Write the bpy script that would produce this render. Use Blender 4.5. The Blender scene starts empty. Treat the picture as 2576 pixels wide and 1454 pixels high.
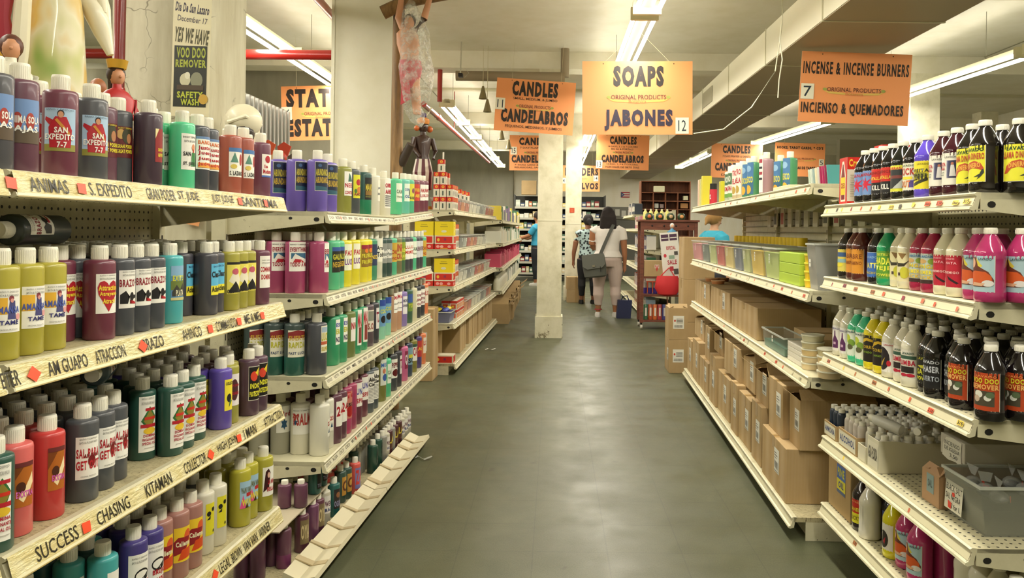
import bpy, bmesh, math, random
from mathutils import Vector, Matrix, Euler
random.seed(7)
S = bpy.context.scene
C = S.collection
# ---------------------------------------------------------------- camera
FPX, VX, VY, EYE, ROLL = 2000.0, 1395.0, 577.0, 1.32, math.radians(0.7)
cd = bpy.data.cameras.new('camera'); cam = bpy.data.objects.new('camera', cd); C.objects.link(cam)
cd.sensor_width = 36; cd.lens = FPX / 2576 * 36
cd.shift_x = -(VX - 1288) / 2576; cd.shift_y = -(727 - VY) / 2576
cd.clip_start = 0.05; cd.clip_end = 100
cam.matrix_world = Matrix.Translation((0, 0, EYE)) @ Matrix.Rotation(math.radians(90), 4, 'X') @ Matrix.Rotation(ROLL, 4, 'Z')
S.camera = cam
# ---------------------------------------------------------------- world, exposure
w = bpy.data.worlds.new('world'); S.world = w; w.use_nodes = True
w.node_tree.nodes['Background'].inputs[0].default_value = (1.0, 0.93, 0.76, 1)
w.node_tree.nodes['Background'].inputs[1].default_value = 0.55
S.view_settings.view_transform = 'Standard'; S.view_settings.look = 'None'
S.view_settings.gamma = 1; S.view_settings.use_curve_mapping = False
S.view_settings.exposure = 0.68
S.cycles.max_bounces = 7; S.cycles.diffuse_bounces = 4; S.cycles.glossy_bounces = 2
S.cycles.transmission_bounces = 4; S.cycles.transparent_max_bounces = 8
S.cycles.caustics_reflective = False; S.cycles.caustics_refractive = False
S.cycles.use_denoising = True
# lamps: the rows of fluorescent battens (their geometry is built with the fixtures below)
LIGHT_COL = (1.0, 0.955, 0.83)
def tube_light(x, y, z, length, power, rot=0.0):
    l = bpy.data.lights.new('tube_lamp', 'AREA'); l.shape = 'RECTANGLE'; l.size = 0.16; l.size_y = length
    l.energy = power; l.color = LIGHT_COL
    o = bpy.data.objects.new('tube_lamp', l); C.objects.link(o); o.location = (x, y, z); o.rotation_euler = (0, 0, rot)
    return o
# (x, y_start, y_end, z, x_end)
ROWS = [(0.66, -1.6, 5.86, 2.95, 0.66), (0.66, 5.98, 10.4, 2.95, 0.66), (0.58, 13.0, 19.6, 2.95, 0.58),
        (-2.5, 0.2, 5.0, 2.95, -2.5), (-2.5, 5.1, 9.9, 2.95, -2.5),
        (-1.43, 10.4, 14.2, 2.95, -1.42), (-1.42, 14.3, 20.6, 2.95, -1.40),
        (4.3, 0.6, 7.0, 2.95, 4.2), (4.2, 7.1, 9.9, 2.95, 4.0), (3.98, 11.6, 14.7, 2.95, 3.7), (3.2, 16.2, 20.3, 2.95, 3.15),
        (-6.2, 1.0, 8.0, 3.0, -6.2), (-6.2, 10.0, 17.0, 3.0, -6.2)]  # unseen rows at the far side, added to light the enclosed room
for (x0, y0, y1, z, x1) in ROWS:
    L_ = math.hypot(x1 - x0, y1 - y0)
    tube_light((x0 + x1) / 2, (y0 + y1) / 2, z - 0.07, L_, 11 * L_, math.atan2(x0 - x1, y1 - y0))

# ---------------------------------------------------------------- picture -> place helpers
SN = math.sin(ROLL); CS = math.cos(ROLL)
def unroll(px, py):
    dx, dy = px - VX, py - VY
    return dx * CS + dy * SN, dy * CS - dx * SN
def at(px, py, Y):
    a, b = unroll(px, py); return Vector((a * Y / FPX, Y, EYE - b * Y / FPX))
def on_z(px, py, z):
    a, b = unroll(px, py); Y = (EYE - z) * FPX / b; return Vector((a * Y / FPX, Y, z))

# ---------------------------------------------------------------- materials
def lin(h):
    h = h.lstrip('#'); v = [int(h[i:i + 2], 16) / 255 for i in (0, 2, 4)]
    return tuple(((c + 0.055) / 1.055) ** 2.4 if c > 0.04045 else c / 12.92 for c in v) + (1,)
MC = {}
def M(col, rough=0.5, metal=0.0, coat=0.0, trans=0.0, alpha=1.0, emit=0.0, sub=0.0):
    k = (col, rough, metal, coat, trans, alpha, emit, sub)
    if k in MC: return MC[k]
    m = bpy.data.materials.new('m_' + col.lstrip('#')); m.use_nodes = True
    b = m.node_tree.nodes['Principled BSDF']
    b.inputs['Base Color'].default_value = lin(col); b.inputs['Roughness'].default_value = rough
    b.inputs['Metallic'].default_value = metal; b.inputs['Coat Weight'].default_value = coat
    b.inputs['Coat Roughness'].default_value = 0.1
    b.inputs['Transmission Weight'].default_value = trans; b.inputs['Alpha'].default_value = alpha
    if sub: b.inputs['Subsurface Weight'].default_value = sub; b.inputs['Subsurface Radius'].default_value = (.02, .02, .02); b.inputs['Subsurface Scale'].default_value = 0.5
    if emit: b.inputs['Emission Color'].default_value = LIGHT_COL + (1,); b.inputs['Emission Strength'].default_value = emit
    MC[k] = m; return m
def NM(name, base, build):
    """procedural material: build(nodes, links, bsdf, coords)"""
    m = bpy.data.materials.new(name); m.use_nodes = True; nt = m.node_tree
    b = nt.nodes['Principled BSDF']; b.inputs['Base Color'].default_value = lin(base)
    tc = nt.nodes.new('ShaderNodeTexCoord')
    build(nt.nodes, nt.links, b, tc); return m
def noise(N, K, vec, scale, detail=4, rough=0.6):
    n = N.new('ShaderNodeTexNoise'); n.inputs['Scale'].default_value = scale; n.inputs['Detail'].default_value = detail
    n.inputs['Roughness'].default_value = rough; K.new(vec, n.inputs['Vector']); return n.outputs['Fac']
def ramp(N, K, fac, stops):
    r = N.new('ShaderNodeValToRGB'); e = r.color_ramp.elements
    while len(e) < len(stops): e.new(0.5)
    for i, (p, c) in enumerate(stops):
        e[i].position = p; e[i].color = lin(c) if isinstance(c, str) else (c, c, c, 1)
    K.new(fac, r.inputs[0]); return r.outputs[0]
def mix(N, K, fac, a, b, mode='MIX'):
    m = N.new('ShaderNodeMix'); m.data_type = 'RGBA'; m.blend_type = mode
    if isinstance(fac, float): m.inputs[0].default_value = fac
    else: K.new(fac, m.inputs[0])
    for i, v in ((6, a), (7, b)):
        if isinstance(v, str): m.inputs[i].default_value = lin(v)
        else: K.new(v, m.inputs[i])
    return m.outputs[2]
def bump(N, K, b, h, strength=0.3, dist=0.01):
    n = N.new('ShaderNodeBump'); n.inputs['Strength'].default_value = strength; n.inputs['Distance'].default_value = dist
    K.new(h, n.inputs['Height']); K.new(n.outputs[0], b.inputs['Normal'])
def mapping(N, K, vec, scale=(1, 1, 1), loc=(0, 0, 0)):
    m = N.new('ShaderNodeMapping'); m.inputs['Scale'].default_value = scale; m.inputs['Location'].default_value = loc
    K.new(vec, m.inputs['Vector']); return m.outputs[0]

def b_floor(N, K, b, tc):
    v = tc.outputs['Object']
    br = N.new('ShaderNodeTexBrick'); br.offset = 0.0; br.inputs['Scale'].default_value = 1.0
    br.inputs['Brick Width'].default_value = .305; br.inputs['Row Height'].default_value = .305
    br.inputs['Mortar Size'].default_value = .003; br.inputs['Mortar Smooth'].default_value = .3
    br.inputs['Color1'].default_value = lin('#4a4d38'); br.inputs['Color2'].default_value = lin('#454833'); br.inputs['Mortar'].default_value = lin('#2c2f25')
    K.new(mapping(N, K, v, (1, 1, 1), (-.232, .1, 0)), br.inputs['Vector'])
    n1 = ramp(N, K, noise(N, K, v, 1.3, 5), [(0.3, '#41432e'), (0.7, '#5b5d43')])
    c = mix(N, K, 0.45, br.outputs['Color'], n1)
    n2 = ramp(N, K, noise(N, K, mapping(N, K, v, (60, 25, 1)), 4, 3), [(0.35, '#454735'), (0.65, '#7e8064')])
    c = mix(N, K, 0.18, c, n2)
    st = ramp(N, K, noise(N, K, v, 7, 2), [(0.70, 0.0), (0.78, 1.0)])
    c = mix(N, K, st, c, '#3c372a'); K.new(c, b.inputs['Base Color'])
    r = ramp(N, K, noise(N, K, v, 3), [(0.3, .3), (0.7, .5)]); K.new(r, b.inputs['Roughness'])
FLOOR = NM('floor_vinyl', '#727262', b_floor)
def wallmat(name, base, dark, s=0.6, streak=True):
    def f(N, K, b, tc):
        v = tc.outputs['Object']
        a = noise(N, K, mapping(N, K, v, (1, 1, .25 if streak else 1)), 3, 5)
        c = ramp(N, K, a, [(0.3, dark), (0.62, base)]); K.new(c, b.inputs['Base Color'])
        b.inputs['Roughness'].default_value = s; bump(N, K, b, noise(N, K, v, 25, 3), .08, .01)
    return NM(name, base, f)
CEIL = wallmat('ceiling_paint', '#e9e5d3', '#e0dbc4', .7, False)
WALLG = wallmat('grey_wall_paint', '#aaa795', '#989584', .7)
WALLW = wallmat('stained_white_wall', '#f0ecdc', '#e6dfc6', .7)
def b_col(N, K, b, tc):
    v = tc.outputs['Object']
    a = noise(N, K, v, 6, 6)
    c = ramp(N, K, a, [(0.28, '#cdc8a8'), (0.55, '#e4dfc6')])
    ch = N.new('ShaderNodeSeparateXYZ'); K.new(v, ch.inputs[0])
    lo = N.new('ShaderNodeMapRange'); lo.inputs[1].default_value = .05; lo.inputs[2].default_value = .42; lo.inputs[3].default_value = .62; lo.inputs[4].default_value = .30
    K.new(ch.outputs[2], lo.inputs[0])
    n2 = noise(N, K, mapping(N, K, v, (1, 1, .6)), 14, 6, .7)
    cmp = N.new('ShaderNodeMath'); cmp.operation = 'LESS_THAN'; K.new(n2, cmp.inputs[0])
    sub = N.new('ShaderNodeMath'); sub.operation = 'SUBTRACT'; K.new(lo.outputs[0], sub.inputs[0]); sub.inputs[1].default_value = .17; K.new(sub.outputs[0], cmp.inputs[1])
    c = mix(N, K, cmp.outputs[0], c, '#8a7f62'); K.new(c, b.inputs['Base Color']); b.inputs['Roughness'].default_value = .6
    bump(N, K, b, n2, .35, .01)
COLM = NM('chipped_column_paint', '#e0dbc0', b_col)
def b_crack(N, K, b, tc):
    v = tc.outputs['Object']
    vo = N.new('ShaderNodeTexVoronoi'); vo.feature = 'DISTANCE_TO_EDGE'; vo.inputs['Scale'].default_value = 5.5
    dn = N.new('ShaderNodeTexNoise'); dn.inputs['Scale'].default_value = 9; K.new(v, dn.inputs['Vector'])
    ad = N.new('ShaderNodeMix'); ad.data_type = 'VECTOR'; ad.inputs[0].default_value = .12; K.new(v, ad.inputs[4]); K.new(dn.outputs['Color'], ad.inputs[5])
    K.new(ad.outputs[1], vo.inputs['Vector'])
    cr = ramp(N, K, vo.outputs['Distance'], [(0.0, .8), (0.012, 0.0)])
    gate = ramp(N, K, noise(N, K, v, 3.2, 2), [(0.46, 0.0), (0.53, 1.0)])
    g = N.new('ShaderNodeMath'); g.operation = 'MULTIPLY'; K.new(cr, g.inputs[0]); K.new(gate, g.inputs[1])
    base = ramp(N, K, noise(N, K, mapping(N, K, v, (2, 2, .4)), 6, 5), [(0.3, '#b3ab8f'), (0.65, '#cdc8b0')])
    c = mix(N, K, g.outputs[0], base, '#5a5240'); K.new(c, b.inputs['Base Color']); b.inputs['Roughness'].default_value = .75
    bump(N, K, b, vo.outputs['Distance'], .2, .02)
CRACK = NM('cracked_plaster', '#c8c2aa', b_crack)
def b_shelf(N, K, b, tc):
    v = tc.outputs['Object']
    c = ramp(N, K, noise(N, K, v, 9, 6, .7), [(0.25, '#a9a283'), (0.45, '#c9c3a4'), (0.8, '#d6d0b2')])
    sp = ramp(N, K, noise(N, K, v, 40, 2), [(0.72, 0.0), (0.76, 1.0)])
    c = mix(N, K, sp, c, '#7d765d'); K.new(c, b.inputs['Base Color']); b.inputs['Roughness'].default_value = .38
SHELF = NM('cream_shelf_enamel', '#cdc7a8', b_shelf)
def b_deck(N, K, b, tc):     # perforated deck / pegboard: small dark holes on a grid
    v = tc.outputs['UV']
    mp = mapping(N, K, v, (1 / .0254, 1 / .0254, 1))
    fr = N.new('ShaderNodeVectorMath'); fr.operation = 'FRACTION'; K.new(mp, fr.inputs[0])
    sb = N.new('ShaderNodeVectorMath'); sb.operation = 'DISTANCE'; K.new(fr.outputs[0], sb.inputs[0]); sb.inputs[1].default_value = (.5, .5, 0)
    lt = N.new('ShaderNodeMath'); lt.operation = 'LESS_THAN'; K.new(sb.outputs['Value'], lt.inputs[0]); lt.inputs[1].default_value = .16
    base = ramp(N, K, noise(N, K, tc.outputs['Object'], 9, 6, .7), [(0.25, '#9d9676'), (0.5, '#bfb898'), (0.8, '#cbc5a6')])
    c = mix(N, K, lt.outputs[0], base, '#17140d'); K.new(c, b.inputs['Base Color']); b.inputs['Roughness'].default_value = .5
PEG = NM('pegboard_panel', '#bdb797', b_deck)
def b_dirty(N, K, b, tc):
    v = tc.outputs['Object']
    c = ramp(N, K, noise(N, K, v, 5, 6, .75), [(0.3, '#8c8264'), (0.55, '#b9ae88'), (0.75, '#c8bf9c')])
    sp = ramp(N, K, noise(N, K, mapping(N, K, v, (30, 90, 10)), 2.4, 4, .8), [(0.54, 0.0), (0.60, .85)])
    c = mix(N, K, sp, c, '#5f5238'); K.new(c, b.inputs['Base Color']); b.inputs['Roughness'].default_value = .6
DIRTY = NM('scribbled_shelf_paper', '#b9ae88', b_dirty)
def b_card(N, K, b, tc):
    v = tc.outputs['Object']
    c = ramp(N, K, noise(N, K, v, 3, 4), [(0.3, '#a78a5a'), (0.7, '#b89a68')])
    wv = N.new('ShaderNodeTexWave'); wv.inputs['Scale'].default_value = 60; wv.inputs['Distortion'].default_value = .4; K.new(v, wv.inputs['Vector'])
    c = mix(N, K, .06, c, wv.outputs['Color']); K.new(c, b.inputs['Base Color']); b.inputs['Roughness'].default_value = .75
CARD = NM('corrugated_cardboard', '#b28a5a', b_card)
def b_wood(c1, c2, sc=(12, 12, 1.2)):
    def f(N, K, b, tc):
        v = tc.outputs['Object']
        c = ramp(N, K, noise(N, K, mapping(N, K, v, sc), 2.5, 6), [(0.3, c1), (0.7, c2)]); K.new(c, b.inputs['Base Color'])
        b.inputs['Roughness'].default_value = .55; bump(N, K, b, noise(N, K, mapping(N, K, v, sc), 5, 4), .3, .01)
    return f
LOG = NM('rough_log', '#7a5a36', b_wood('#5b4023', '#a07c4c'))
WOOD = NM('stained_wood', '#7a4526', b_wood('#5e3420', '#8a5433'))
CARTW = NM('reddish_cart_wood', '#6e3a24', b_wood('#552a1c', '#7d452e', (3, 3, 14)))
CREAM = M('#cdc7a8', .4); CAPW = M('#ece8d8', .42, sub=.0); RED = M('#a8231d', .3, coat=.4); DARK = M('#14120e', .6)
PLAST = M('#c4c6bc', .18, trans=.0, alpha=.13); PLAST2 = M('#b9bcb4', .25, alpha=.55)
ORANGE = M('#ec9a5e', .45); TAPE = NM('amber_packing_tape', '#d8c98e', lambda N, K, b, tc: (
    K.new(ramp(N, K, noise(N, K, mapping(N, K, tc.outputs['Object'], (5, 5, 9)), 4, 4), [(0.3, '#cbb879'), (0.5, '#ddd09a'), (0.75, '#ebe3bd')]), b.inputs['Base Color']),
    b.inputs['Roughness'].__setattr__('default_value', .16), bump(N, K, b, noise(N, K, mapping(N, K, tc.outputs['Object'], (8, 8, 40)), 4, 3), .5, .01)))

# ---------------------------------------------------------------- object helpers
def tag(o, label=None, cat=None, group=None, kind=None):
    if label: o['label'] = label
    if cat: o['category'] = cat
    if group: o['group'] = group
    if kind: o['kind'] = kind
    return o
def link(o, parent=None):
    C.objects.link(o)
    if parent is not None: o.parent = parent
    return o
def empty(name, loc=(0, 0, 0), rz=0.0):
    o = bpy.data.objects.new(name, None); o.location = loc; o.rotation_euler = (0, 0, rz); o.empty_display_size = .1
    return link(o)
def inst(name, me, parent=None, loc=(0, 0, 0), rot=(0, 0, 0), scale=None):
    o = bpy.data.objects.new(name, me); o.location = loc; o.rotation_euler = rot
    if scale: o.scale = scale
    return link(o, parent)
class MB:
    """collects shapes in one bmesh, materials by face"""
    def __init__(s): s.bm = bmesh.new(); s.ms = []
    def mi(s, m):
        if m not in s.ms: s.ms.append(m)
        return s.ms.index(m)
    def _done(s, faces, m, smooth=False):
        i = s.mi(m)
        for f in faces: f.material_index = i; f.smooth = smooth
    def box(s, x0, y0, z0, x1, y1, z1, m, mat=None, bev=0.0):
        vs = [s.bm.verts.new((x, y, z)) for x in (x0, x1) for y in (y0, y1) for z in (z0, z1)]
        if mat:
            for v in vs: v.co = mat @ v.co
        q = [(0, 1, 3, 2), (4, 6, 7, 5), (0, 4, 5, 1), (2, 3, 7, 6), (0, 2, 6, 4), (1, 5, 7, 3)]
        fs = [s.bm.faces.new([vs[i] for i in f]) for f in q]; s._done(fs, m)
        if bev:
            r = bmesh.ops.bevel(s.bm, geom=list({e for f in fs for e in f.edges}), offset=bev, segments=2, affect='EDGES', profile=.6)
            s._done(r['faces'], m)
        return s
    def prism(s, pts, d, m, cap=True, smooth=False):
        """pts: list of 3D points (closed loop), extruded by vector d"""
        a = [s.bm.verts.new(p) for p in pts]; b = [s.bm.verts.new(Vector(p) + Vector(d)) for p in pts]; n = len(a)
        fs = [s.bm.faces.new((a[i], a[(i + 1) % n], b[(i + 1) % n], b[i])) for i in range(n)]
        s._done(fs, m, smooth)
        if cap: s._done([s.bm.faces.new(a[::-1]), s.bm.faces.new(b)], m)
        return s
    def lathe(s, prof, m, seg=20, o=(0, 0, 0), mats=None, ax=None):
        rings = []
        T = ax or Matrix.Identity(4)
        for (r, z) in prof:
            if r < 1e-6: rings.append([s.bm.verts.new(T @ (Vector(o) + Vector((0, 0, z))))])
            else: rings.append([s.bm.verts.new(T @ (Vector(o) + Vector((r * math.cos(2 * math.pi * k / seg), r * math.sin(2 * math.pi * k / seg), z)))) for k in range(seg)])
        for i in range(len(rings) - 1):
            a, b = rings[i], rings[i + 1]; mm = mats[i] if mats else m
            for k in range(seg):
                k2 = (k + 1) % seg
                if len(a) == 1: f = s.bm.faces.new((a[0], b[k2], b[k]))
                elif len(b) == 1: f = s.bm.faces.new((a[k], a[k2], b[0]))
                else: f = s.bm.faces.new((a[k], a[k2], b[k2], b[k]))
                s._done([f], mm, True)
        return s
    def tube(s, pts, r, m, seg=8, cap=True):
        """round tube through points; r number or list"""
        pts = [Vector(p) for p in pts]; n = len(pts); rs = r if isinstance(r, (list, tuple)) else [r] * n
        rings = []
        for i, p in enumerate(pts):
            t = (pts[min(i + 1, n - 1)] - pts[max(i - 1, 0)]).normalized()
            up = Vector((0, 0, 1)) if abs(t.z) < .9 else Vector((1, 0, 0))
            a = t.cross(up).normalized(); b = a.cross(t)
            rings.append([s.bm.verts.new(p + rs[i] * (math.cos(2 * math.pi * k / seg) * a + math.sin(2 * math.pi * k / seg) * b)) for k in range(seg)])
        for i in range(n - 1):
            for k in range(seg):
                k2 = (k + 1) % seg
                s._done([s.bm.faces.new((rings[i][k], rings[i][k2], rings[i + 1][k2], rings[i + 1][k]))], m, True)
        if cap: s._done([s.bm.faces.new(rings[0][::-1]), s.bm.faces.new(rings[-1])], m)
        return s
    def loft(s, rings, m, seg=16, cap=True):
        """rings: (cx, cy, cz, rx, ry[, yaw]) horizontal ellipses"""
        R = []
        for q in rings:
            cx, cy, cz, rx, ry = q[:5]; ya = q[5] if len(q) > 5 else 0
            R.append([s.bm.verts.new((cx + rx * math.cos(2 * math.pi * k / seg) * math.cos(ya) - ry * math.sin(2 * math.pi * k / seg) * math.sin(ya),
                                      cy + rx * math.cos(2 * math.pi * k / seg) * math.sin(ya) + ry * math.sin(2 * math.pi * k / seg) * math.cos(ya), cz)) for k in range(seg)])
        for i in range(len(R) - 1):
            for k in range(seg):
                k2 = (k + 1) % seg
                s._done([s.bm.faces.new((R[i][k], R[i][k2], R[i + 1][k2], R[i + 1][k]))], m, True)
        if cap: s._done([s.bm.faces.new(R[0][::-1]), s.bm.faces.new(R[-1])], m)
        return s
    def ball(s, c, r, m, sc=(1, 1, 1), seg=14):
        T = Matrix.Translation(c) @ Matrix.Diagonal((sc[0] * r, sc[1] * r, sc[2] * r, 1))
        g = bmesh.ops.create_uvsphere(s.bm, u_segments=seg, v_segments=max(6, seg * 2 // 3), radius=1, matrix=T)
        s._done({f for v in g['verts'] for f in v.link_faces}, m, True); return s
    def mesh(s, name, angle=38):
        bmesh.ops.recalc_face_normals(s.bm, faces=s.bm.faces)
        me = bpy.data.meshes.new(name); s.bm.to_mesh(me); s.bm.free()
        for m in s.ms: me.materials.append(m)
        if any(p.use_smooth for p in me.polygons): me.set_sharp_from_angle(angle=math.radians(angle))
        return me
    def build(s, name, parent=None, loc=(0, 0, 0), rot=(0, 0, 0)):
        return inst(name, s.mesh(name), parent, loc, rot)

# ---------------------------------------------------------------- flat and wrapped artwork
TXT = {}; BOLD = [.036, 1.14]
def text_geo(t, bold=True):
    k = (t, bold, BOLD[0])
    if k in TXT: return TXT[k]
    cu = bpy.data.curves.new('lettering', 'FONT'); cu.body = t; cu.resolution_u = 2
    cu.offset = BOLD[0] if bold else 0.004; cu.space_character = BOLD[1] if bold else 1.0
    o = bpy.data.objects.new('lettering', cu); C.objects.link(o)
    dg = bpy.context.evaluated_depsgraph_get(); ev = o.evaluated_get(dg); me = ev.to_mesh()
    vs = [(v.co.x, v.co.y) for v in me.vertices]; fs = [tuple(p.vertices) for p in me.polygons]
    ev.to_mesh_clear(); bpy.data.objects.remove(o); bpy.data.curves.remove(cu)
    if not vs: TXT[k] = ([], []); return TXT[k]
    x0 = min(v[0] for v in vs); x1 = max(v[0] for v in vs); y0 = min(v[1] for v in vs); y1 = max(v[1] for v in vs)
    if (y1 - y0) < .3: y0, y1 = min(y0, 0), .7
    TXT[k] = ([((a - x0) / max(x1 - x0, .01), (b - y0) / max(y1 - y0, .01)) for a, b in vs], fs); return TXT[k]
def art_mesh(name, items, W, H, r=None, z0=0.0, layer=.00022, thick=0.0, back=None, pmap=None):
    """items in 0..1 coordinates:  ('r',col,x0,y0,x1,y1)  ('e',col,cx,cy,rx,ry)  ('p',col,[(x,y)..])  ('t',text,col,x0,y0,x1,y1[,rot[,thin]])
    wrapped on radius r when given; faces -Y; x to the viewer's right"""
    bm = bmesh.new(); ms = []
    def mi(c):
        m = c if not isinstance(c, str) else M(c, .45)
        if m not in ms: ms.append(m)
        return ms.index(m)
    lay = bm.faces.layers.int.new('l')
    for li, it in enumerate(items):
        k = it[0]
        if k == 'r': polys = [([(it[2], it[3]), (it[4], it[3]), (it[4], it[5]), (it[2], it[5])], [(0, 1, 2, 3)])]; c = it[1]
        elif k == 'e':
            n = 18; polys = [([(it[2] + it[4] * math.cos(6.2832 * q / n), it[3] + it[5] * math.sin(6.2832 * q / n)) for q in range(n)], [tuple(range(n))])]; c = it[1]
        elif k == 'p': polys = [(it[2], [tuple(range(len(it[2])))])]; c = it[1]
        else:
            vs, fs = text_geo(it[1], not (len(it) > 8 and it[8])); c = it[2]; a0, b0, a1, b1 = it[3:7]; ro = it[7] if len(it) > 7 else 0
            pts = [(a0 + x * (a1 - a0), b0 + y * (b1 - b0)) for x, y in vs]
            if ro:
                mx, my = (a0 + a1) / 2, (b0 + b1) / 2; cr, sr = math.cos(ro), math.sin(ro); hw = H / W
                pts = [(mx + (x - mx) * cr - (y - my) * hw * sr, my + (x - mx) / hw * sr + (y - my) * cr) for x, y in pts]
            polys = [(pts, fs)]
        for pts, fs in polys:
            V = [bm.verts.new((x, y, li)) for x, y in pts]
            for f in fs:
                try: F = bm.faces.new([V[i] for i in f])
                except ValueError: continue
                F.material_index = mi(c); F[lay] = li
    if r or pmap:
        n = max(3, int(W / r / .22)) if r else 10
        for i in range(1, n):
            bmesh.ops.bisect_plane(bm, geom=bm.verts[:] + bm.edges[:] + bm.faces[:], plane_co=(i / n, 0, 0), plane_no=(1, 0, 0))
    for v in bm.verts:
        x, y, l = v.co; off = layer * (l + 1)
        if pmap: v.co = pmap(x, y, off)
        elif r:
            a = (x - .5) * W / r; v.co = ((r + off) * math.sin(a), -(r + off) * math.cos(a), z0 + y * H)
        else: v.co = ((x - .5) * W, -off - thick / 2, z0 + y * H)
    for f in bm.faces: f.smooth = bool(r)
    if thick:
        vs = [bm.verts.new((x * W, y, z0 + z)) for x in (-.5, .5) for y in (-thick / 2, thick / 2) for z in (0, H)]
        q = [(0, 1, 3, 2), (4, 6, 7, 5), (0, 4, 5, 1), (2, 3, 7, 6), (0, 2, 6, 4), (1, 5, 7, 3)]
        i = mi(back)
        for f in q: F = bm.faces.new([vs[j] for j in f]); F.material_index = i
    me = bpy.data.meshes.new(name); bm.to_mesh(me); bm.free()
    for m in ms: me.materials.append(m)
    return me
# ================================================================ ROOM SHELL
XL, XR, YB, YF, ZC = -8.2, 8.0, 22.0, -3.0, 3.48
def st(name, mb): return tag(mb.build(name), kind='structure')
st('floor', MB().box(XL - .2, YF - .2, -.1, XR + .2, YB + .2, 0, FLOOR))
st('ceiling', MB().box(XL - .2, YF - .2, ZC, XR + .2, YB + .2, ZC + .12, CEIL))
st('wall_left', MB().box(XL - .2, YF, 0, XL, YB, ZC, WALLG))
st('wall_right', MB().box(XR, YF, 0, XR + .2, YB, ZC, WALLW))
st('wall_back', MB().box(-1.15, YB, 0, XR, YB + .2, ZC, WALLW))
st('wall_grey', MB().box(XL, YB - .3, 0, -1.15, YB + .2, ZC, WALLG))
st('wall_front', MB().box(XL, YF - .2, 0, XR, YF, ZC, WALLW))
for i, y in enumerate((-.2, 4.5, 9.66, 14.8, 19.6)):       # shallow concrete beams across the room
    st('ceiling_beam', MB().box(XL, y, 3.27, XR, y + .34, ZC - .001, CEIL))
for i, x in enumerate((-1.95, .98, 5.2)):                    # panel joints running away on the ceiling
    st('trim_%d' % (i + 1), MB().box(x - .008, YF, ZC - .006, x + .008, YB, ZC - .0005, M('#8f8b74', .8)))
for i, (y, x0, x1) in enumerate(((7.15, XL, XR), (12.3, XL, XR), (17.2, XL, XR))):
    st('trim_%d' % (i + 4), MB().box(x0, y - .06, ZC - .035, x1, y + .06, ZC - .0005, M('#d3ceb2', .7)))

def column(px0, px1, pyb, Y, label, mat=COLM, w=None, ztop=3.27, zb=0, plinth=True):
    a = at(px0, pyb, Y); b = at(px1, pyb, Y); w = b.x - a.x; cx = (a.x + b.x) / 2
    m = MB(); h = w / 2
    m.box(-h, 0, zb, h, w, ztop, mat)
    if plinth:
        m.box(-h * 1.12, -h * .12, 0, h * 1.12, w + h * .12, .26, mat); m.box(-h * 1.02, -h * .02, 1.42, h * 1.02, w + h * .02, 1.435, mat)
    o = m.build('column', loc=(cx, Y, 0)); tag(o, label, 'column', kind='structure'); return o
column(1349, 1411, 840, 9.66, 'chipped cream column standing in the middle of the aisle')
column(1420, 1460, 750, 14.8, 'narrower looking cream column with a red notice behind the middle column')
column(829, 982, 500, 5.95, 'wide smooth white column behind the large-bottle gondola', mat=CEIL, ztop=3.47, plinth=False)
column(279, 521, 400, 3.3, 'cracked plaster column behind the taped-lip gondola', mat=CRACK, ztop=3.47, plinth=False)
column(2290, 2364, 300, 9.66, 'bright cream column behind the incense sign', plinth=False)
column(2468, 2511, 320, 12.6, 'slim cream column next to the grey panelled wall', plinth=False)
column(1984, 2012, 370, 19.2, 'distant cream column behind the hanging books sign', plinth=False)
# conduit on the wide white column
o = MB().tube([(at(843, 0, 5.93).x, 5.93, 3.46), (at(840, 480, 5.93).x, 5.93, .02)], .006, M('#bdb89f', .5)).build('conduit'); tag(o, 'thin painted conduit running down the wide white column', 'conduit')
st('wall_partition', MB().box(XL, 10.5, 0, -2.7, 10.7, ZC, WALLG))
# grey panelled wall part beyond the right aisle
st('wall_panelled', MB().box(5.9, 16.5, 0, XR, 16.7, ZC - .22, M('#9d9884', .7)).box(5.9, 16.46, 2.2, XR, 16.5, 2.26, CEIL))

# ================================================================ OVERHEAD: duct, pipes, battens
duct = empty('air_duct', (2.2, 3, 2.75)); tag(duct, 'long white ceiling duct with brownish dusty underside crossing above the aisle', 'air duct')
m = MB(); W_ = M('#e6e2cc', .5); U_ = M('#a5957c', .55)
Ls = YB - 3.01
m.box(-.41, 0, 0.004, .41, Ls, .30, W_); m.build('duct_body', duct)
MB().box(-.405, 0, -.003, .405, Ls, .0039, U_).build('underside', duct)  # thin panel, browner and darker than the duct sides
for k in range(12):
    MB().box(-.415, .9 + k * 1.45, -.008, .415, .92 + k * 1.45, .31, M('#c8c3a8', .45)).build('joint_flange', duct)
MB().box(-.418, 6.1, .06, -.411, 6.7, .24, M('#a9a48c', .5)).build('grille', duct)
pipe = MB().tube([(-5.6, 6.8, 2.765), (-1.5, 6.8, 2.79)], .043, RED, 16).tube([(-3.4, 6.8, 2.8), (-3.4, 6.8, ZC - .001)], .006, RED, 8).build('sprinkler_pipe'); tag(pipe, 'thick red horizontal pipe crossing behind the wide white column', 'pipe')
pipe = MB().tube([at(776, -30, 5.0), at(845, 50, 6.6)], .03, RED, 12).build('sprinkler_pipe'); tag(pipe, 'red pipe slanting down beside the top of the wide white column', 'pipe')
pipe = MB().tube([(-1.72, 3.15, 3.4), (-1.735, 3.15, 1.72)], .021, M('#7c1a16', .35, coat=.3), 12).lathe([(.024, -.02), (.028, 0), (.024, .02)], RED, 12, (-1.735, 3.15, 1.84)).build('sprinkler_pipe'); tag(pipe, 'vertical red pipe in front of the cracked plaster column', 'pipe')
a = at(1066, 262, 9.6); b = at(1230, 408, 19.5)
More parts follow.
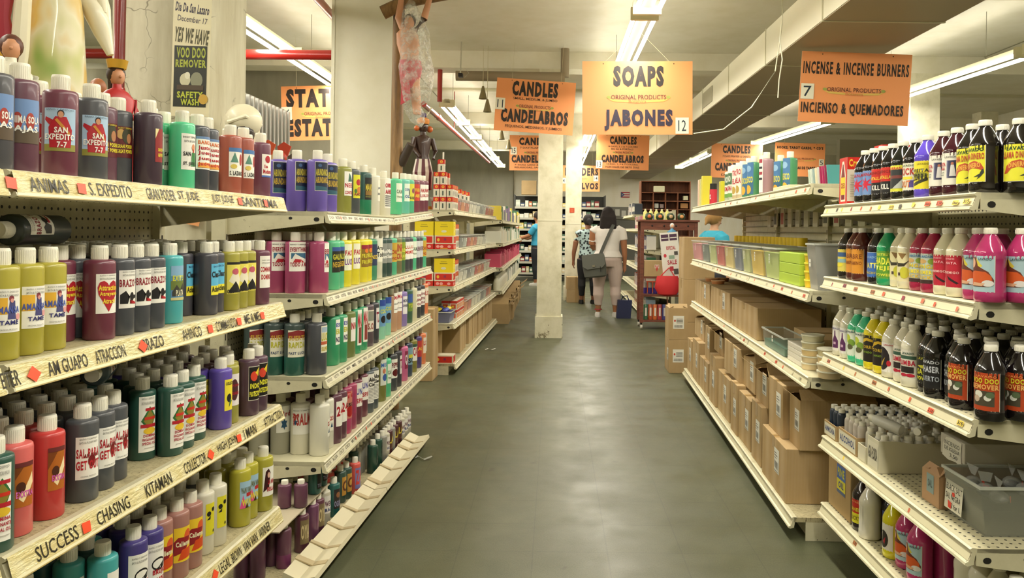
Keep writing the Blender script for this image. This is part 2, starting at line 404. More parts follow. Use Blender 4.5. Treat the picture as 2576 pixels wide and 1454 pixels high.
pipe = MB().tube([a, b], .035, RED, 12).tube([a.lerp(b, .3), (a.lerp(b, .3).x, a.lerp(b, .3).y, ZC - .001)], .006, RED, 8).lathe([(.045, -.08), (.045, .08)], RED, 12, ax=Matrix.Translation(a.lerp(b, .12)) @ (b - a).to_track_quat('Z', 'Y').to_matrix().to_4x4()).build('sprinkler_pipe'); tag(pipe, 'long red pipe running away beside the row of fluorescent tubes', 'pipe')
pipe = MB().tube([(at(1107, 186, 9.8).x, 9.8, 3.2695), at(1106, 256, 9.8)], .03, RED, 12).build('sprinkler_pipe'); tag(pipe, 'short red drop pipe hanging from the grey soffit pipe', 'pipe')
pipe = MB().tube([(-1.2, 9.5, 3.14), (.1, 9.5, 3.14)], .06, M('#8e8068', .5), 12).tube([(.1, 9.5, 3.14), (.1, 9.5, ZC)], .05, M('#8e8068', .5), 12).build('soffit_pipe'); tag(pipe, 'brownish grey pipe under the first ceiling beam', 'pipe')
TUBE = M('#fff6dd', .4, emit=10.0); HOUS = M('#ddd6b4', .35)
ORD = ['above the sign reading SOAPS, nearest', 'above the aisle behind the SOAPS sign', 'farthest along the aisle beyond the middle column',
       'over the statues aisle, nearer the camera', 'over the statues aisle, ending behind the wide white column', 'beside the long red pipe, nearer half', 'beside the long red pipe, farther half',
       'above the incense aisle, running out of the picture', 'above the incense aisle, just beyond the incense sign', 'between the incense sign and the white duct', 'farthest in the incense aisle near the candles sign',
       'high above the far statues aisle, nearer one', 'high above the far statues aisle, farther one']
for (x0, y0, y1, z, x1), lab in zip(ROWS, ORD):
    L_ = math.hypot(x1 - x0, y1 - y0); n = max(1, round(L_ / 2.44))
    f = empty('fluorescent_batten', (x0, y0, z), math.atan2(x0 - x1, y1 - y0)); tag(f, 'twin-tube fluorescent batten ' + lab, 'ceiling light', 'fluorescent battens')
    m = MB(); m.prism([(-.045, 0, .005), (.045, 0, .005), (.03, 0, .06), (-.03, 0, .06)], (0, L_, 0), HOUS); m.build('housing', f)
    for k in range(n):
        yy = k * L_ / n
        for sx in (-.05, .05):
            MB().tube([(sx * 1.6, yy + .05, -.02), (sx * 1.6, yy + L_ / n - .05, -.02)], .0175, TUBE, 8).build('tube', f)
        for q in (0, L_ / n - .035): MB().box(-.105, yy + q, -.045, .105, yy + q + .035, .05, HOUS).build('lamp_holder', f)
        MB().tube([(0, yy + .6, .0605), (0, yy + .6, ZC - z - .001)], .003, M('#8c8872', .5), 6).build('hanger_rod', f)

# ================================================================ GONDOLAS
class Gondola:
    def __init__(s, P0, P1, side, depth=.42):
        s.o = Vector((P0[0], P0[1], 0)); d = Vector((P1[0] - P0[0], P1[1] - P0[1], 0)); s.L = d.length; s.d = d.normalized(); s.side = side
        s.n = Vector((-s.d.y, s.d.x, 0)) if side > 0 else Vector((s.d.y, -s.d.x, 0))   # inward, away from the aisle
        s.depth = depth; s.yaw = math.atan2(-s.n.y, -s.n.x) + math.pi / 2                # turns a -Y facing thing to face the aisle
    def pt(s, u, v, z): return s.o + s.d * u + s.n * v + Vector((0, 0, z))
    def u(s, px, z, v=0.0, py=None):
        u = s.L / 2
        for _ in range(30):
            Y = s.pt(u, v, 0).y; y = VY + (EYE - z) * FPX / max(Y, .3) + (px - VX) * SN
            a, _b = unroll(px, y); t = a / FPX
            # (o.x + d.x u + n.x v) = t (o.y + d.y u + n.y v)
            den = s.d.x - t * s.d.y
            u = (t * (s.o.y + s.n.y * v) - s.o.x - s.n.x * v) / den
        return u
    def box(s, m, u0, v0, z0, u1, v1, z1, mat):
        T = Matrix(((s.d.x, s.n.x, 0, s.o.x), (s.d.y, s.n.y, 0, s.o.y), (0, 0, 1, 0), (0, 0, 0, 1)))
        m.box(u0, v0, z0, u1, v1, z1, mat, mat=T)
def uv_quad(name, pts, wu, wv, mat, parent, thick=.004, nrm=None):
    """thin perforated panel with UVs in metres"""
    bm = bmesh.new(); uvl = bm.loops.layers.uv.new('uv'); nrm = Vector(nrm) * thick
    a = [bm.verts.new(p) for p in pts]; b = [bm.verts.new(Vector(p) - nrm) for p in pts]
    f = bm.faces.new(a)
    for l, c in zip(f.loops, ((0, 0), (wu, 0), (wu, wv), (0, wv))): l[uvl].uv = c
    bm.faces.new(b[::-1])
    for i in range(4): bm.faces.new((a[i], b[i], b[(i + 1) % 4], a[(i + 1) % 4]))
    bmesh.ops.recalc_face_normals(bm, faces=bm.faces)
    me = bpy.data.meshes.new(name); bm.to_mesh(me); bm.free(); me.materials.append(mat); return inst(name, me, parent)
LIP = [(.012, 0), (-.004, .001), (-.010, -.003), (-.009, -.008), (-.004, -.010), (-.014, -.036), (-.022, -.039), (-.024, -.045), (-.016, -.049), (.0, -.044), (.004, -.02), (.012, -.006)]
def shelf(g, u0, u1, z, depth, label, v0=0.0, tilt=0.0, deck=SHELF, art=None, brack=True, group=None, taped=False, tapemat=None):
    """one lift-off shelf: deck, lip, end brackets, price strip"""
    o = g.pt(u0, v0, z)
    def P(u, v, zz): q = g.pt(u, v0 + v, z + zz + tilt * (u - u0)); return q - o
    m = MB()
    vs = [P(u, v, zz) for u in (u0, u1) for v in (.008, depth) for zz in (-.018, 0)]
    if deck is PEG:
        e = uv_quad('shelf', [P(u0, .008, 0), P(u1, .008, 0), P(u1, depth, 0), P(u0, depth, 0)], u1 - u0, depth, PEG, g.e, .012, (0, 0, 1))
        e.location = o - g.o
    else:
        bmv = [m.bm.verts.new(p) for p in vs]
        fs = [m.bm.faces.new([bmv[i] for i in q]) for q in [(0, 1, 3, 2), (4, 6, 7, 5), (0, 4, 5, 1), (2, 3, 7, 6), (0, 2, 6, 4), (1, 5, 7, 3)]]
        m._done(fs, deck); e = m.build('shelf', g.e, o - g.o)
    m = MB(); m.prism([P(u0 + .002, v, zz) for v, zz in LIP], P(u1 - .002, 0, 0) - P(u0 + .002, 0, 0), SHELF); m.build('price_rail', e)
    if brack:
        for uu in (u0, u1 - .004):
            m = MB(); prof = [(.006, -.001), (.006, -.046), (.05, -.052), (depth, -.10), (depth, -.001)]
            m.prism([P(uu, v, zz) for v, zz in prof], g.d * .004, SHELF)
            for hv, hz, hr in ((.035, -.032, .009), (.14, -.028, .006)):
                k = 10; uo = uu - .0006 if uu == u0 else uu + .0046
                vs2 = [m.bm.verts.new(P(uo, hv + hr * 1.3 * math.cos(6.2832 * q / k), hz + hr * math.sin(6.2832 * q / k))) for q in range(k)]
                m._done([m.bm.faces.new(vs2)], DARK)
            m.build('bracket', e)
    if art:
        W = u1 - u0 - .01
        def pm(x, y, off):
            uu = (u0 + .005 + x * W) if g.side > 0 else (u1 - .005 - x * W)
            v = -.0055 - (1 - y) * .0085 - off * 1.4; zz = -.0115 - (1 - y) * .0225 - off * .4
            if taped: v = -.011 - (1 - y) * .013 - off * 1.4; zz = -.001 - (1 - y) * .045 - off * .4
            return P(uu, v, zz)
        me = art_mesh('price_strip', art, W, .025, pmap=pm); inst('price_strip', me, e)
    return e
def gondola(g, label, mods, zs, back_h, base_h=.10, peg=True, base_v=-.03, base_u=None, back_lo=0.0):
    """frame: base deck + kick plate, uprights, pegboard back panels"""
    e = empty('gondola', g.o); tag(e, label, 'gondola shelving'); g.e = e
    sh = lambda p: p - g.o
    for i in range(len(mods) - 1):
        u0, u1 = mods[i], mods[i + 1]
        uv_quad('back_panel', [sh(g.pt(u, g.depth, z)) for u, z in ((u0, back_lo), (u1, back_lo), (u1, back_h), (u0, back_h))], u1 - u0, back_h, PEG if peg else SHELF, e, .012, -g.n)
    for u0 in mods:
        m = MB(); T = Matrix(((g.d.x, g.n.x, 0, 0), (g.d.y, g.n.y, 0, 0), (0, 0, 1, 0), (0, 0, 0, 1)))
        m.box(u0 - .015, g.depth - .025, .0, u0 + .015, g.depth + .03, back_h + .01, SHELF, mat=T)
        for k in range(int((back_h - .1) / .05)):
            m.box(u0 - .003, g.depth - .0262, .06 + k * .05, u0 + .003, g.depth - .0245, .085 + k * .05, DARK, mat=T)
        m.build('upright', e)
    if base_h:
        b0, b1 = base_u or (mods[0], mods[-1])
        T = Matrix(((g.d.x, g.n.x, 0, 0), (g.d.y, g.n.y, 0, 0), (0, 0, 1, 0), (0, 0, 0, 1)))
        m = MB().box(b0, base_v, base_h - .02, b1, g.depth - .03, base_h, DIRTY, mat=T); m.build('base_deck', e)
        m = MB(); m.prism([T @ Vector((b0, v + base_v, z + base_h)) for v, z in LIP], g.d * (b1 - b0), SHELF); m.build('base_rail', e)
        m = MB().box(b0 + .01, base_v + .07, 0.001, b1 - .01, base_v + .078, base_h - .02, SHELF, mat=T); m.build('kick_plate', e)
        for uu in (b0, b1 - .006):
            m = MB().box(uu, base_v + .05, 0.001, uu + .006, g.depth - .03, base_h - .02, SHELF, mat=T); m.build('end_plate', e)
    return e
# strips of handwriting: (text, px0, px1) on a taped rail
def tape_art(g, z, u0, u1, words, stickers, base='#d8c98e', ink='#2e2a1c', diamond=()):
    W = u1 - u0 - .01
    def X(px): return (g.u(px, z - .02, -.01) - u0 - .005) / W if g.side > 0 else (u1 - .005 - g.u(px, z - .02, -.01)) / W
    it = [('r', TAPE if base == 'tape' else base, 0, 0, 1, 1)]
    if base == 'tape': it += [('r', '#efe7c0', 0, .05, 1, .16), ('r', '#a8945a', 0, .0, 1, .04)]
    for t, a, b in words:
        x0, x1 = sorted((X(a), X(b))); it.append(('t', t, ink, x0, .24, x1, .82, 0, True))
    for px in stickers:
        x = X(px); h = .018 / W
        if px in diamond: it.append(('p', '#f0512c', [(x - h, .5), (x, .2), (x + h, .5), (x, .85)]))
        else: it.append(('p', '#f0512c', [(x - h * .7, .32), (x + h * .6, .28), (x + h * .8, .72), (x - h * .6, .76)]))
    return [q for q in it]
def scraps(n, seed, cols=('#d8643c', '#3c3a30', '#8a2b3a', '#e5c94a', '#c46a4a', '#7b8a6a'), base='#d2cba9'):
    r = random.Random(seed); it = [('r', base, 0, 0, 1, 1)]
    for k in range(n):
        x = (k + .3 + r.random() * .5) / n; w = r.choice((.010, .016, .028)); y = .1 + r.random() * .2; c = r.choice(cols)
        it.append(('r', c, x, y, x + w, y + .6))
        if w > .02: it.append(('t', r.choice(('1.75', '16oz', '2.50', '3/5')), '#2a2620', x + .002, y + .1, x + w - .002, y + .5))
    return it
def scribble(n, seed, base='#ddd7bd'):
    r = random.Random(seed); it = [('r', base, 0, 0, 1, 1)]
    ws = ['SAN LUIS', 'RUE', 'LOTUS', 'VENUS', 'AMOR', 'OSHUN', 'MONEY', 'RUDA', 'PEACE', 'JINX', 'LUCK', 'ORO', 'CASA', 'ROSA', 'MIEL', 'COCO', 'VETI', 'MIRRA']
    for k in range(n):
        x = (k + .15) / n; it.append(('t', r.choice(ws), '#3a362a', x, .25, x + .7 / n, .8, 0, True))
        if r.random() < .22: it.append(('r', '#e8452c', x + .75 / n, .2, x + .85 / n, .8))
    return it
ORDN = ['top', 'second', 'third', 'fourth', 'fifth']

# --- near gondola on the left: rails wrapped in amber tape with handwriting
U1 = Gondola((-.953 - .051 * 1.22, 1.367 - 1.22), (-.953, 1.367), 1)
_d = Vector((.063, 1.243, 0)).normalized()
U1.o = Vector((-.953, 1.367, 0)) - _d * 1.22; U1.d = _d; U1.n = Vector((-_d.y, _d.x, 0)); U1.L = 2.44; U1.yaw = math.atan2(-U1.n.y, -U1.n.x) + math.pi / 2
Z1 = [1.412, 1.073, .741, .41]
gondola(U1, 'cream gondola with pegboard back behind the amber-taped shelves', [0, 1.22, 2.44], Z1, 1.40, .09, back_lo=0)
T1 = [([('S. EXPEDITO', 215, 322), ('GRAN PODER', 360, 432), ('ST. JUDE', 440, 492), ('JUST JUDGE', 526, 580), ('ANIMAS', 62, 160), ('SANTISIMA', 600, 690)], (14, 193, 595, 660), ()),
      ([('ETER', -8, 38), ('AM GUAPO', 110, 210), ('ATRACCION', 230, 305), ('BRAZO', 350, 402), ('AHINCO', 450, 498), ('COMMANDO', 535, 586), ('ME & ME', 608, 645)], (72, 348, 519, 592, 651), (72, 348)),
      ([('SUCCESS', 80, 186), ('CHASING', 235, 316), ('KITAMAN', 357, 422), ('COLLECTOR', 455, 510), ('HIGH JOHN', 540, 590), ('I MAN', 606, 636), ('ATTRACTION', 657, 702)], (205, 521, 592), (521,)),
      ([('LEGAL', 545, 572), ('BROWN', 576, 600), ('VAN VAN', 606, 640), ('WINNER', 645, 672), ('BLACK', 400, 480)], (533,), (533,))]
for i, z in enumerate(Z1):
    w_, s_, dd = T1[i]
    shelf(U1, 1.225, 2.44, z, .40, 'amber-taped shelf with handwritten names, %s from the top on the near gondola' % ORDN[i].replace('top', 'first'),
          deck=DIRTY if i else SHELF, art=tape_art(U1, z, 1.225, 2.44, w_, s_, 'tape', diamond=dd), taped=True)
    shelf(U1, 0.0, 1.215, z, .40, 'amber-taped near gondola shelf running past the picture edge, %s from the top' % ORDN[i].replace('top', 'first'), deck=DIRTY if i else SHELF,
          art=[('r', TAPE, 0, 0, 1, 1)], taped=True)
# --- second gondola on the left: two modules of large bottles
_a = Vector((-.915, 3.17, 0)); _b = Vector((-.87, 5.58, 0))
U2 = Gondola((_a.x, _a.y), (_b.x, _b.y), 1, .42)
Z2 = [1.38, 1.05, .72, .38]
UM = U2.L / 2
gondola(U2, 'cream gondola holding the large bottles, behind the amber-taped one', [0, UM, 2 * UM], Z2, 1.37, 0)
for i, z in enumerate(Z2):
    for k in range(2):
        t = .046 if (i == 0 and k == 1) else 0
        shelf(U2, k * UM + .002, (k + 1) * UM - .002, z, .41, 'cream shelf with scribbled white price strip, %s from the top, %s half of the large-bottle gondola' % (ORDN[i].replace('top', 'first'), ('nearer', 'farther')[k]),
              tilt=t, art=scribble(13, i * 7 + k), deck=SHELF)
# low base deck with the cardboard trough (nearer to the aisle than the shelves above)
BB = Gondola((-.895, 2.85), (-.80, 4.85), 1, .50)
def bx(g, u0, v0, z0, u1, v1, z1, mat, o=None, b=0):
    m = MB(); T = Matrix(((g.d.x, g.n.x, 0, 0), (g.d.y, g.n.y, 0, 0), (0, 0, 1, 0), (0, 0, 0, 1)))
    m.box(u0, v0, z0, u1, v1, z1, mat, mat=T, bev=b); return m
bs = bx(BB, 0, 0.0, .02, 2.0, .5, .04, DIRTY).build('base_deck', U2.e, BB.o - U2.o)
bx(BB, 0.01, .06, 0.001, 1.99, .07, .02, SHELF).build('kick_plate', bs)
TR = M('#d6cdae', .7)
for k, (a, b) in enumerate(((0.0, 1.0), (1.0, 2.0))):
    m = MB(); T = Matrix(((BB.d.x, BB.n.x, 0, 0), (BB.d.y, BB.n.y, 0, 0), (0, 0, 1, 0), (0, 0, 0, 1)))
    m.prism([T @ Vector((a + .005, v, z)) for v, z in ((.07, .05), (.065, .075), (.01, .05), (-.05, .062), (-.055, .045), (-.01, .025), (.06, .035))], BB.d * (b - a - .01), TR)
    r = random.Random(k)
    for q in range(5):
        uu = a + .06 + q * .19 + r.random() * .07
        m.prism([T @ Vector((uu, v, z)) for v, z in ((.066, .075), (.0, .050), (-.050, .061), (-.050, .065), (.0, .055), (.066, .080))], BB.d * (.012 + .03 * r.random()), M('#b9a883', .7))
    m.build('cardboard_tray', bs)
# --- far left gondola: red and white candle boxes
LB = Gondola((-.906, 7.13), (-.80, 10.79), 1, .42)
Z3 = [1.485, 1.13, .797, .46]
mods = [0, LB.L / 3, 2 * LB.L / 3, LB.L]
gondola(LB, 'cream gondola of the red candle boxes by the middle column', mods, Z3, 1.45, .10, peg=False, base_v=-.02)
for i, z in enumerate(Z3):
    for k in range(3):
        shelf(LB, mods[k] + .002, mods[k + 1] - .002, z, .40, 'cream shelf of the red-box gondola, %s from the top, %s module' % (ORDN[i].replace('top', 'first'), ('nearest', 'middle', 'farthest')[k]), art=scraps(9, i * 3 + k + 50, ('#c9c2a0', '#5a5644', '#b3522e')))
# --- farthest left gondola
LC = Gondola((-.72, 11.0), (-.74, 17.6), 1, .42)
gondola(LC, 'cream gondola of the farthest gondola run beside the middle column', [0, 2.2, 4.4, 6.6], [], 1.45, 0, peg=False)
for i, z in enumerate([1.44, 1.12, .78, .46]):
    for k in range(2):
        shelf(LC, k * 3.3 + .004, k * 3.3 + 3.29, z, .42, 'cream shelf of the farthest gondola run, %s from the top, %s half' % (ORDN[i].replace('top', 'first'), ('nearer', 'farther')[k]), v0=0.0)
# --- near right gondola: floor washes
RN = Gondola((1.135, 2.13), (1.13, 3.31), -1, .46)
Z4 = [1.433, 1.138, .823, .478, .20]
gondola(RN, 'cream gondola with pegboard back holding the glossy floor-wash bottles', [0, RN.L], Z4, 1.43, 0)
for i, z in enumerate(Z4):
    shelf(RN, 0, RN.L, z, .44, 'cream enamel shelf of the floor-wash gondola with tag scraps in its rail, %s from the top' % ORDN[i].replace('top', 'first'), deck=PEG if i in (2, 3, 4) else SHELF,
          art=scraps((14, 9, 8, 2, 2)[i], i + 1, ('#e8552f', '#3c3a30', '#8a2b3a', '#e5c94a', '#c46a4a', '#b06b3a')))
# --- far right gondola: plastic bins and cartons
FR = Gondola((1.10, 3.40), (1.235, 7.08), -1, .46)
FM = [0, FR.L / 3, 2 * FR.L / 3, FR.L]
Z5 = [1.53, 1.07, .70]
gondola(FR, 'cream gondola with slatted back behind the bins and cartons', FM, Z5, 1.50, .10, peg=False, base_v=-.06)
for i, z in enumerate(Z5):
    for k in range(3):
        shelf(FR, FM[k] + .002, FM[k + 1] - .002, z, (.44, .44, .46)[i], 'cream shelf of the carton gondola, %s from the top, %s module' % (ORDN[i].replace('top', 'first'), ('nearest', 'middle', 'farthest')[k]), art=scraps(7, i * 3 + k + 20, ('#e8552f', '#c9c2a0', '#c8c2a2')))
m = MB(); T = Matrix(((FR.d.x, FR.n.x, 0, 0), (FR.d.y, FR.n.y, 0, 0), (0, 0, 1, 0), (0, 0, 0, 1)))
for k in range(11): m.box(.02, FR.depth - .018, 1.0 + k * .045, FR.L - .02, FR.depth - .002, 1.006 + k * .045, M('#8f8a72', .6), mat=T)
m.build('slat_grooves', FR.e)
# ================================================================ BOTTLES
A_PROF = [(0, 0), (.93, 0), (1, .015), (1, .80), (.97, .828), (.86, .842), (.55, .850), (.46, .853)]
B_PROF = [(0, .012), (.7, .0), (.92, .004), (1, .03), (1, .14), (.975, .16), (.975, .56), (1, .58), (1, .655), (.96, .69), (.80, .76), (.60, .83), (.44, .885), (.38, .905), (.37, .93)]
C_PROF = [(0, 0), (.92, 0), (1, .015), (1, .76), (.95, .82), (.78, .87), (.5, .90), (.46, .905)]
SH = {'A': (A_PROF, .0312, .200, (.50, .853)), 'L': (A_PROF, .040, .246, (.46, .86)), 'B': (B_PROF, .0400, .200, (.41, .925)), 'S': (C_PROF, .0185, .122, (.68, .87)), 'M': (A_PROF, .0275, .170, (.5, .853))}
MESH = {}
def body_mesh(shape, col, low=None):
    k = (shape, col, low)
    if k in MESH: return MESH[k]
    prof, r, h, cap = SH[shape]
    gl = shape == 'B'
    dark = sum(lin(col)[:3]) < .12
    if not gl:
        hz = [int(col[i:i + 2], 16) for i in (1, 3, 5)]; hz = [int(c * .88 + g_ * .12) for c, g_ in zip(hz, (150, 148, 144))]; col = '#%02x%02x%02x' % tuple(hz)
    mat = M(col, .09 if gl else .36, coat=.6 if gl else .25)
    P = [(a * r, b * h) for a, b in prof]; mats = None
    if low:
        ml = M(low, .34, coat=.25); P2 = []; mats = []
        for i, q in enumerate(P):
            if i and P[i - 1][1] < .3 * h < q[1]: P2.append((q[0], .3 * h))
            P2.append(q)
        mats = [ml if P2[i + 1][1] <= .3 * h + 1e-6 else mat for i in range(len(P2) - 1)]; P = P2
    m = MB(); m.lathe(P, mat, 24 if shape in 'BL' else 20, mats=mats); MESH[k] = m.mesh('bottle', 50); return MESH[k]
def cap_mesh(shape):
    k = ('cap', shape)
    if k in MESH: return MESH[k]
    prof, r, h, (cr, cz) = SH[shape]; R = cr * r * 1.04; z0 = cz * h - .002; m = MB()
    m.lathe([(R * .9, z0), (R, z0 + .001), (R, h - .003), (R * .93, h), (0, h)], CAPW, 20)
    if shape in 'ABL':                                   # knurled skirt
        for q in range(30):
            a = 6.2832 * q / 30; x, y = R * math.cos(a), R * math.sin(a)
            m.box(-.0006, -.0005, z0 + .003, .0006, .0008, h - .005, CAPW, mat=Matrix.Translation((x, y, 0)) @ Matrix.Rotation(a + math.pi / 2, 4, 'Z'))
    MESH[k] = m.mesh('cap', 45); return MESH[k]
DES = {}
def D(key, shape, col, desc, art=None, w=1.5, z=(.22, .58), low=None):
    DES[key] = (shape, col, desc, art, w, z, low)
def label_mesh(key):
    k = ('label', key)
    if k in MESH: return MESH[k]
    shape, col, desc, art, w, z, low = DES[key]; prof, r, h, cap = SH[shape]
    rr = r * (1.0 if shape != 'B' else .982) + .0004
    MESH[k] = art_mesh('label', art, w * r, (z[1] - z[0]) * h, r=rr, z0=z[0] * h, layer=.00018); return MESH[k]
WH, BK, RD, GY = '#efece2', '#1d1b1b', '#b3202c', '#77756f'
def small(y=.88): return [('t', 'BAÑO Y DESPOJO', GY, .15, y - .02, .85, y + .03, 0, True), ('t', 'BATH & FLOOR WASH', GY, .15, y - .1, .85, y - .05, 0, True)]
def base(y=.05): return [('t', 'ORIGINAL PRODUCTS', GY, .2, y, .8, y + .035, 0, True)]
def head(cx, cy, s, skin='#c98f6a', hair='#2a1a12', robe=RD):
    return [('p', robe, [(cx - 2.2 * s, cy - 6 * s), (cx + 2.2 * s, cy - 6 * s), (cx + 1.6 * s, cy - 1.4 * s), (cx - 1.6 * s, cy - 1.4 * s)]), ('e', hair, cx, cy + .3 * s, 1.05 * s, 1.25 * s), ('e', skin, cx, cy, .8 * s, 1.0 * s)]
# --- amber-taped gondola, first shelf
D('animas', 'A', '#4a4a50', 'grey bottle labelled ANIMAS BENDITAS', [('r', '#6f8fc0', 0, 0, 1, 1), ('r', '#5a4a38', 0, 0, 1, .3), ('e', '#a83a2c', .3, .5, .13, .2), ('e', '#a83a2c', .65, .5, .13, .2), ('t', 'ANIMA SOLA', WH, .05, .45, .95, .62), ('t', 'BAJAS', WH, .05, .22, .9, .4)], 1.9, (.26, .66))
D('animas2', 'A', '#63384a', 'plum bottle with praying figures on blue label', DES['animas'][3], 1.9, (.26, .66))
exp_art = [('r', '#a9c4dc', 0, 0, 1, 1), ('r', '#8f8a3c', 0, 0, 1, .16), ('p', RD, [(.2, .08), (.82, .08), (.86, .5), (.68, .8), (.36, .8), (.16, .55)]), ('p', RD, [(.2, .6), (.03, .72), (.06, .8), (.3, .72)]), ('e', '#2a1a12', .52, .87, .1, .09), ('e', '#c98f6a', .52, .85, .08, .075),
           ('p', '#c98a2c', [(.35, .72), (.42, .76), (.8, .42), (.76, .36)]), ('t', 'SAN', WH, .34, .42, .72, .56), ('t', 'EXPEDITO', WH, .06, .26, .94, .40), ('t', '7-7', WH, .42, .08, .7, .22), ('t', 'BANO Y DESPOJO', '#5a6a7a', .1, .93, .9, .98, 0, True)]
D('exped', 'A', '#6b2f42', 'burgundy bottle labelled SAN EXPEDITO with red-robed saint', exp_art, 1.9, (.24, .66))
D('exped2', 'A', '#484a50', 'grey bottle labelled SAN EXPEDITO with red-robed saint', exp_art, 1.8, (.24, .66))
gp = [('r', '#5f1a1e', 0, 0, 1, 1), ('e', '#c9a05a', .25, .75, .22, .16), ('e', '#3a3a22', .6, .7, .3, .25), ('e', '#b37a50', .7, .62, .14, .16), ('t', 'GRAN PODER', '#e9d637', .05, .3, .95, .42), ('t', 'GREAT POWER', '#e9d637', .05, .14, .95, .26), ('t', 'BANO Y DESPOJO', '#c9b637', .1, .9, .9, .97)]
D('gran', 'A', '#61384a', 'plum bottle labelled GRAN PODER', gp, 1.5, (.28, .66)); D('gran2', 'A', '#45464c', 'grey bottle labelled GRAN PODER', gp, 1.3, (.30, .66))
D('gran3', 'A', '#3e2c3a', 'dark purple bottle with dark red corner label', [('r', '#8f2222', 0, 0, 1, 1), ('p', '#e8d9a0', [(0, 1), (.4, 1), (0, .7)]), ('t', 'GRAN PODER', '#e9d637', .3, .32, 1, .42), ('t', 'GREAT POWER', '#e9d637', .3, .16, 1, .26)], .75, (.27, .66))
D('san', 'A', '#4fcf95', 'mint green bottle labelled SAN JUDAS', [('r', WH, 0, 0, 1, 1), ('t', 'BANO Y DESPOJO', BK, .08, .86, .92, .93, 0, True), ('t', 'BATH & FLOOR', BK, .15, .76, .85, .82, 0, True), ('e', '#d48a60', .7, .62, .13, .1), ('e', '#b8402c', .7, .5, .06, .08), ('t', 'SAN', BK, .1, .38, .5, .5), ('p', '#2f7a3c', [(.5, .1), (.9, .1), (.86, .48), (.58, .48)]), ('t', 'ST. JUDE', BK, .1, .1, .8, .22)], 1.5, (.24, .70))
D('just', 'A', '#3f424a', 'slate bottle labelled JUST JUDGE', [('r', WH, 0, 0, 1, 1), ('r', '#6a88b4', 0, .92, 1, 1), ('t', 'BANO', '#d86a2c', .1, .76, .9, .88), ('t', 'Justo', RD, .1, .56, .9, .72), ('t', 'Juez', RD, .1, .42, .9, .56), ('t', 'Just', RD, .1, .26, .9, .38), ('r', '#e8a040', .1, .05, .9, .2), ('t', 'Judge', '#c8302c', .1, .08, .9, .22)], 1.5, (.27, .70))
D('lazaro', 'A', '#a8503f', 'rust red bottle labelled SAN LAZARO', [('r', WH, 0, 0, 1, 1), ('r', '#4a78b0', 0, .86, 1, 1), ('p', '#5a8a78', [(.1, .5), (.6, .5), (.35, .85)]), ('e', '#b33a3a', .8, .6, .12, .2), ('t', 'S. LAZARO', BK, .05, .05, .95, .2), ('e', '#d8c05a', .3, .36, .2, .08)], 1.5, (.24, .66))
D('lazor', 'A', '#cf6a32', 'orange bottle labelled SAN LAZARO', DES['lazaro'][3], 1.5, (.24, .66))
D('cal', 'A', '#6c3a50', 'mauve bottle with red-haired lady label', [('r', WH, 0, 0, 1, 1), ('e', RD, .5, .78, .25, .16), ('t', 'la', RD, .2, .4, .5, .55), ('t', 'Madama', RD, .1, .16, .9, .34), ('r', '#4a6ab0', 0, 0, 1, .08)], 1.3, (.30, .66))
# --- second shelf
D('amansa', 'A', '#b4a935', 'yellow bottle labelled AMANSA GUAPO', [('r', WH, 0, 0, 1, 1), ('r', '#e9b53c', .0, .42, .45, .8), ('p', '#4a4a7c', [(.45, .3), (.75, .3), (.72, .72), (.52, .75)]), ('e', '#8a3a44', .58, .78, .09, .07), ('e', '#d89a90', .6, .73, .06, .05), ('e', '#e0a0a0', .85, .35, .1, .08), ('t', 'AMANSA', '#4b5ba8', .0, .44, .9, .6), ('t', 'TAME', '#2c2c6a', .2, .18, .85, .28)] + small(.93) + base(), 1.55, (.25, .64))
heart = [('p', RD, [(.5, .04), (.1, .48), (.06, .66), (.14, .79), (.3, .83), (.44, .77), (.5, .7), (.56, .77), (.7, .83), (.88, .79), (.95, .66), (.9, .48)]), ('t', 'Attraction', '#f3d63c', .1, .58, .95, .72), ('t', 'Atrayente', '#f3d63c', .14, .42, .95, .55), ('t', 'Atractif', '#f3d63c', .26, .25, .85, .38)]
D('attr', 'A', '#6b2a3e', 'burgundy bottle with red heart label Attraction', [('r', WH, 0, 0, 1, 1)] + small(.95) + heart, 1.6, (.28, .70))
D('attr2', 'A', '#44464d', 'grey bottle with red heart label Attraction', [('r', WH, 0, 0, 1, 1)] + small(.95) + heart, 1.5, (.22, .70))
D('brazo', 'A', '#41444b', 'slate bottle labelled BRAZO FUERTE with black horse', [('r', WH, 0, 0, 1, 1), ('t', 'BRAZO F', '#8f2430', .02, .56, .98, .76), ('p', BK, [(.05, .12), (.4, .12), (.5, .34), (.95, .34), (.95, .26), (.6, .22), (.3, .46), (.05, .36)]), ('e', BK, .62, .3, .12, .12), ('p', RD, [(.5, .22), (.95, .14), (.95, .1), (.5, .12)])] + small(.95), 1.5, (.30, .72))
D('aqua', 'A', '#49b6bc', 'turquoise bottle labelled EXITO with landscape picture', [('r', '#5f8fb8', 0, 0, 1, 1), ('p', '#87b0cf', [(0, .7), (1, .62), (1, 1), (0, 1)]), ('r', '#6d7c3a', 0, .3, 1, .56), ('p', '#3e3d36', [(.08, .25), (.35, .45), (.6, .3), (.85, .5), (1, .3), (1, .12), (.08, .12)]), ('t', 'EXITO', '#d8d43a', .1, .56, .95, .72), ('t', 'PLATA', '#e4e0c0', .3, .12, .9, .3), ('r', '#c9c489', 0, 0, 1, .08)], 1.25, (.29, .72))
D('clear', 'A', '#3f3e48', 'dark slate bottle labelled Clear Away', [('r', '#5fb4d8', 0, 0, 1, 1), ('r', '#e9dc3a', 0, 0, 1, .3), ('t', 'BATH', '#1a3a6a', .2, .88, .8, .94, 0, True), ('t', 'Clear', BK, .06, .56, .94, .76), ('t', 'Aclara', BK, .06, .1, .94, .28)], 1.1, (.27, .70))
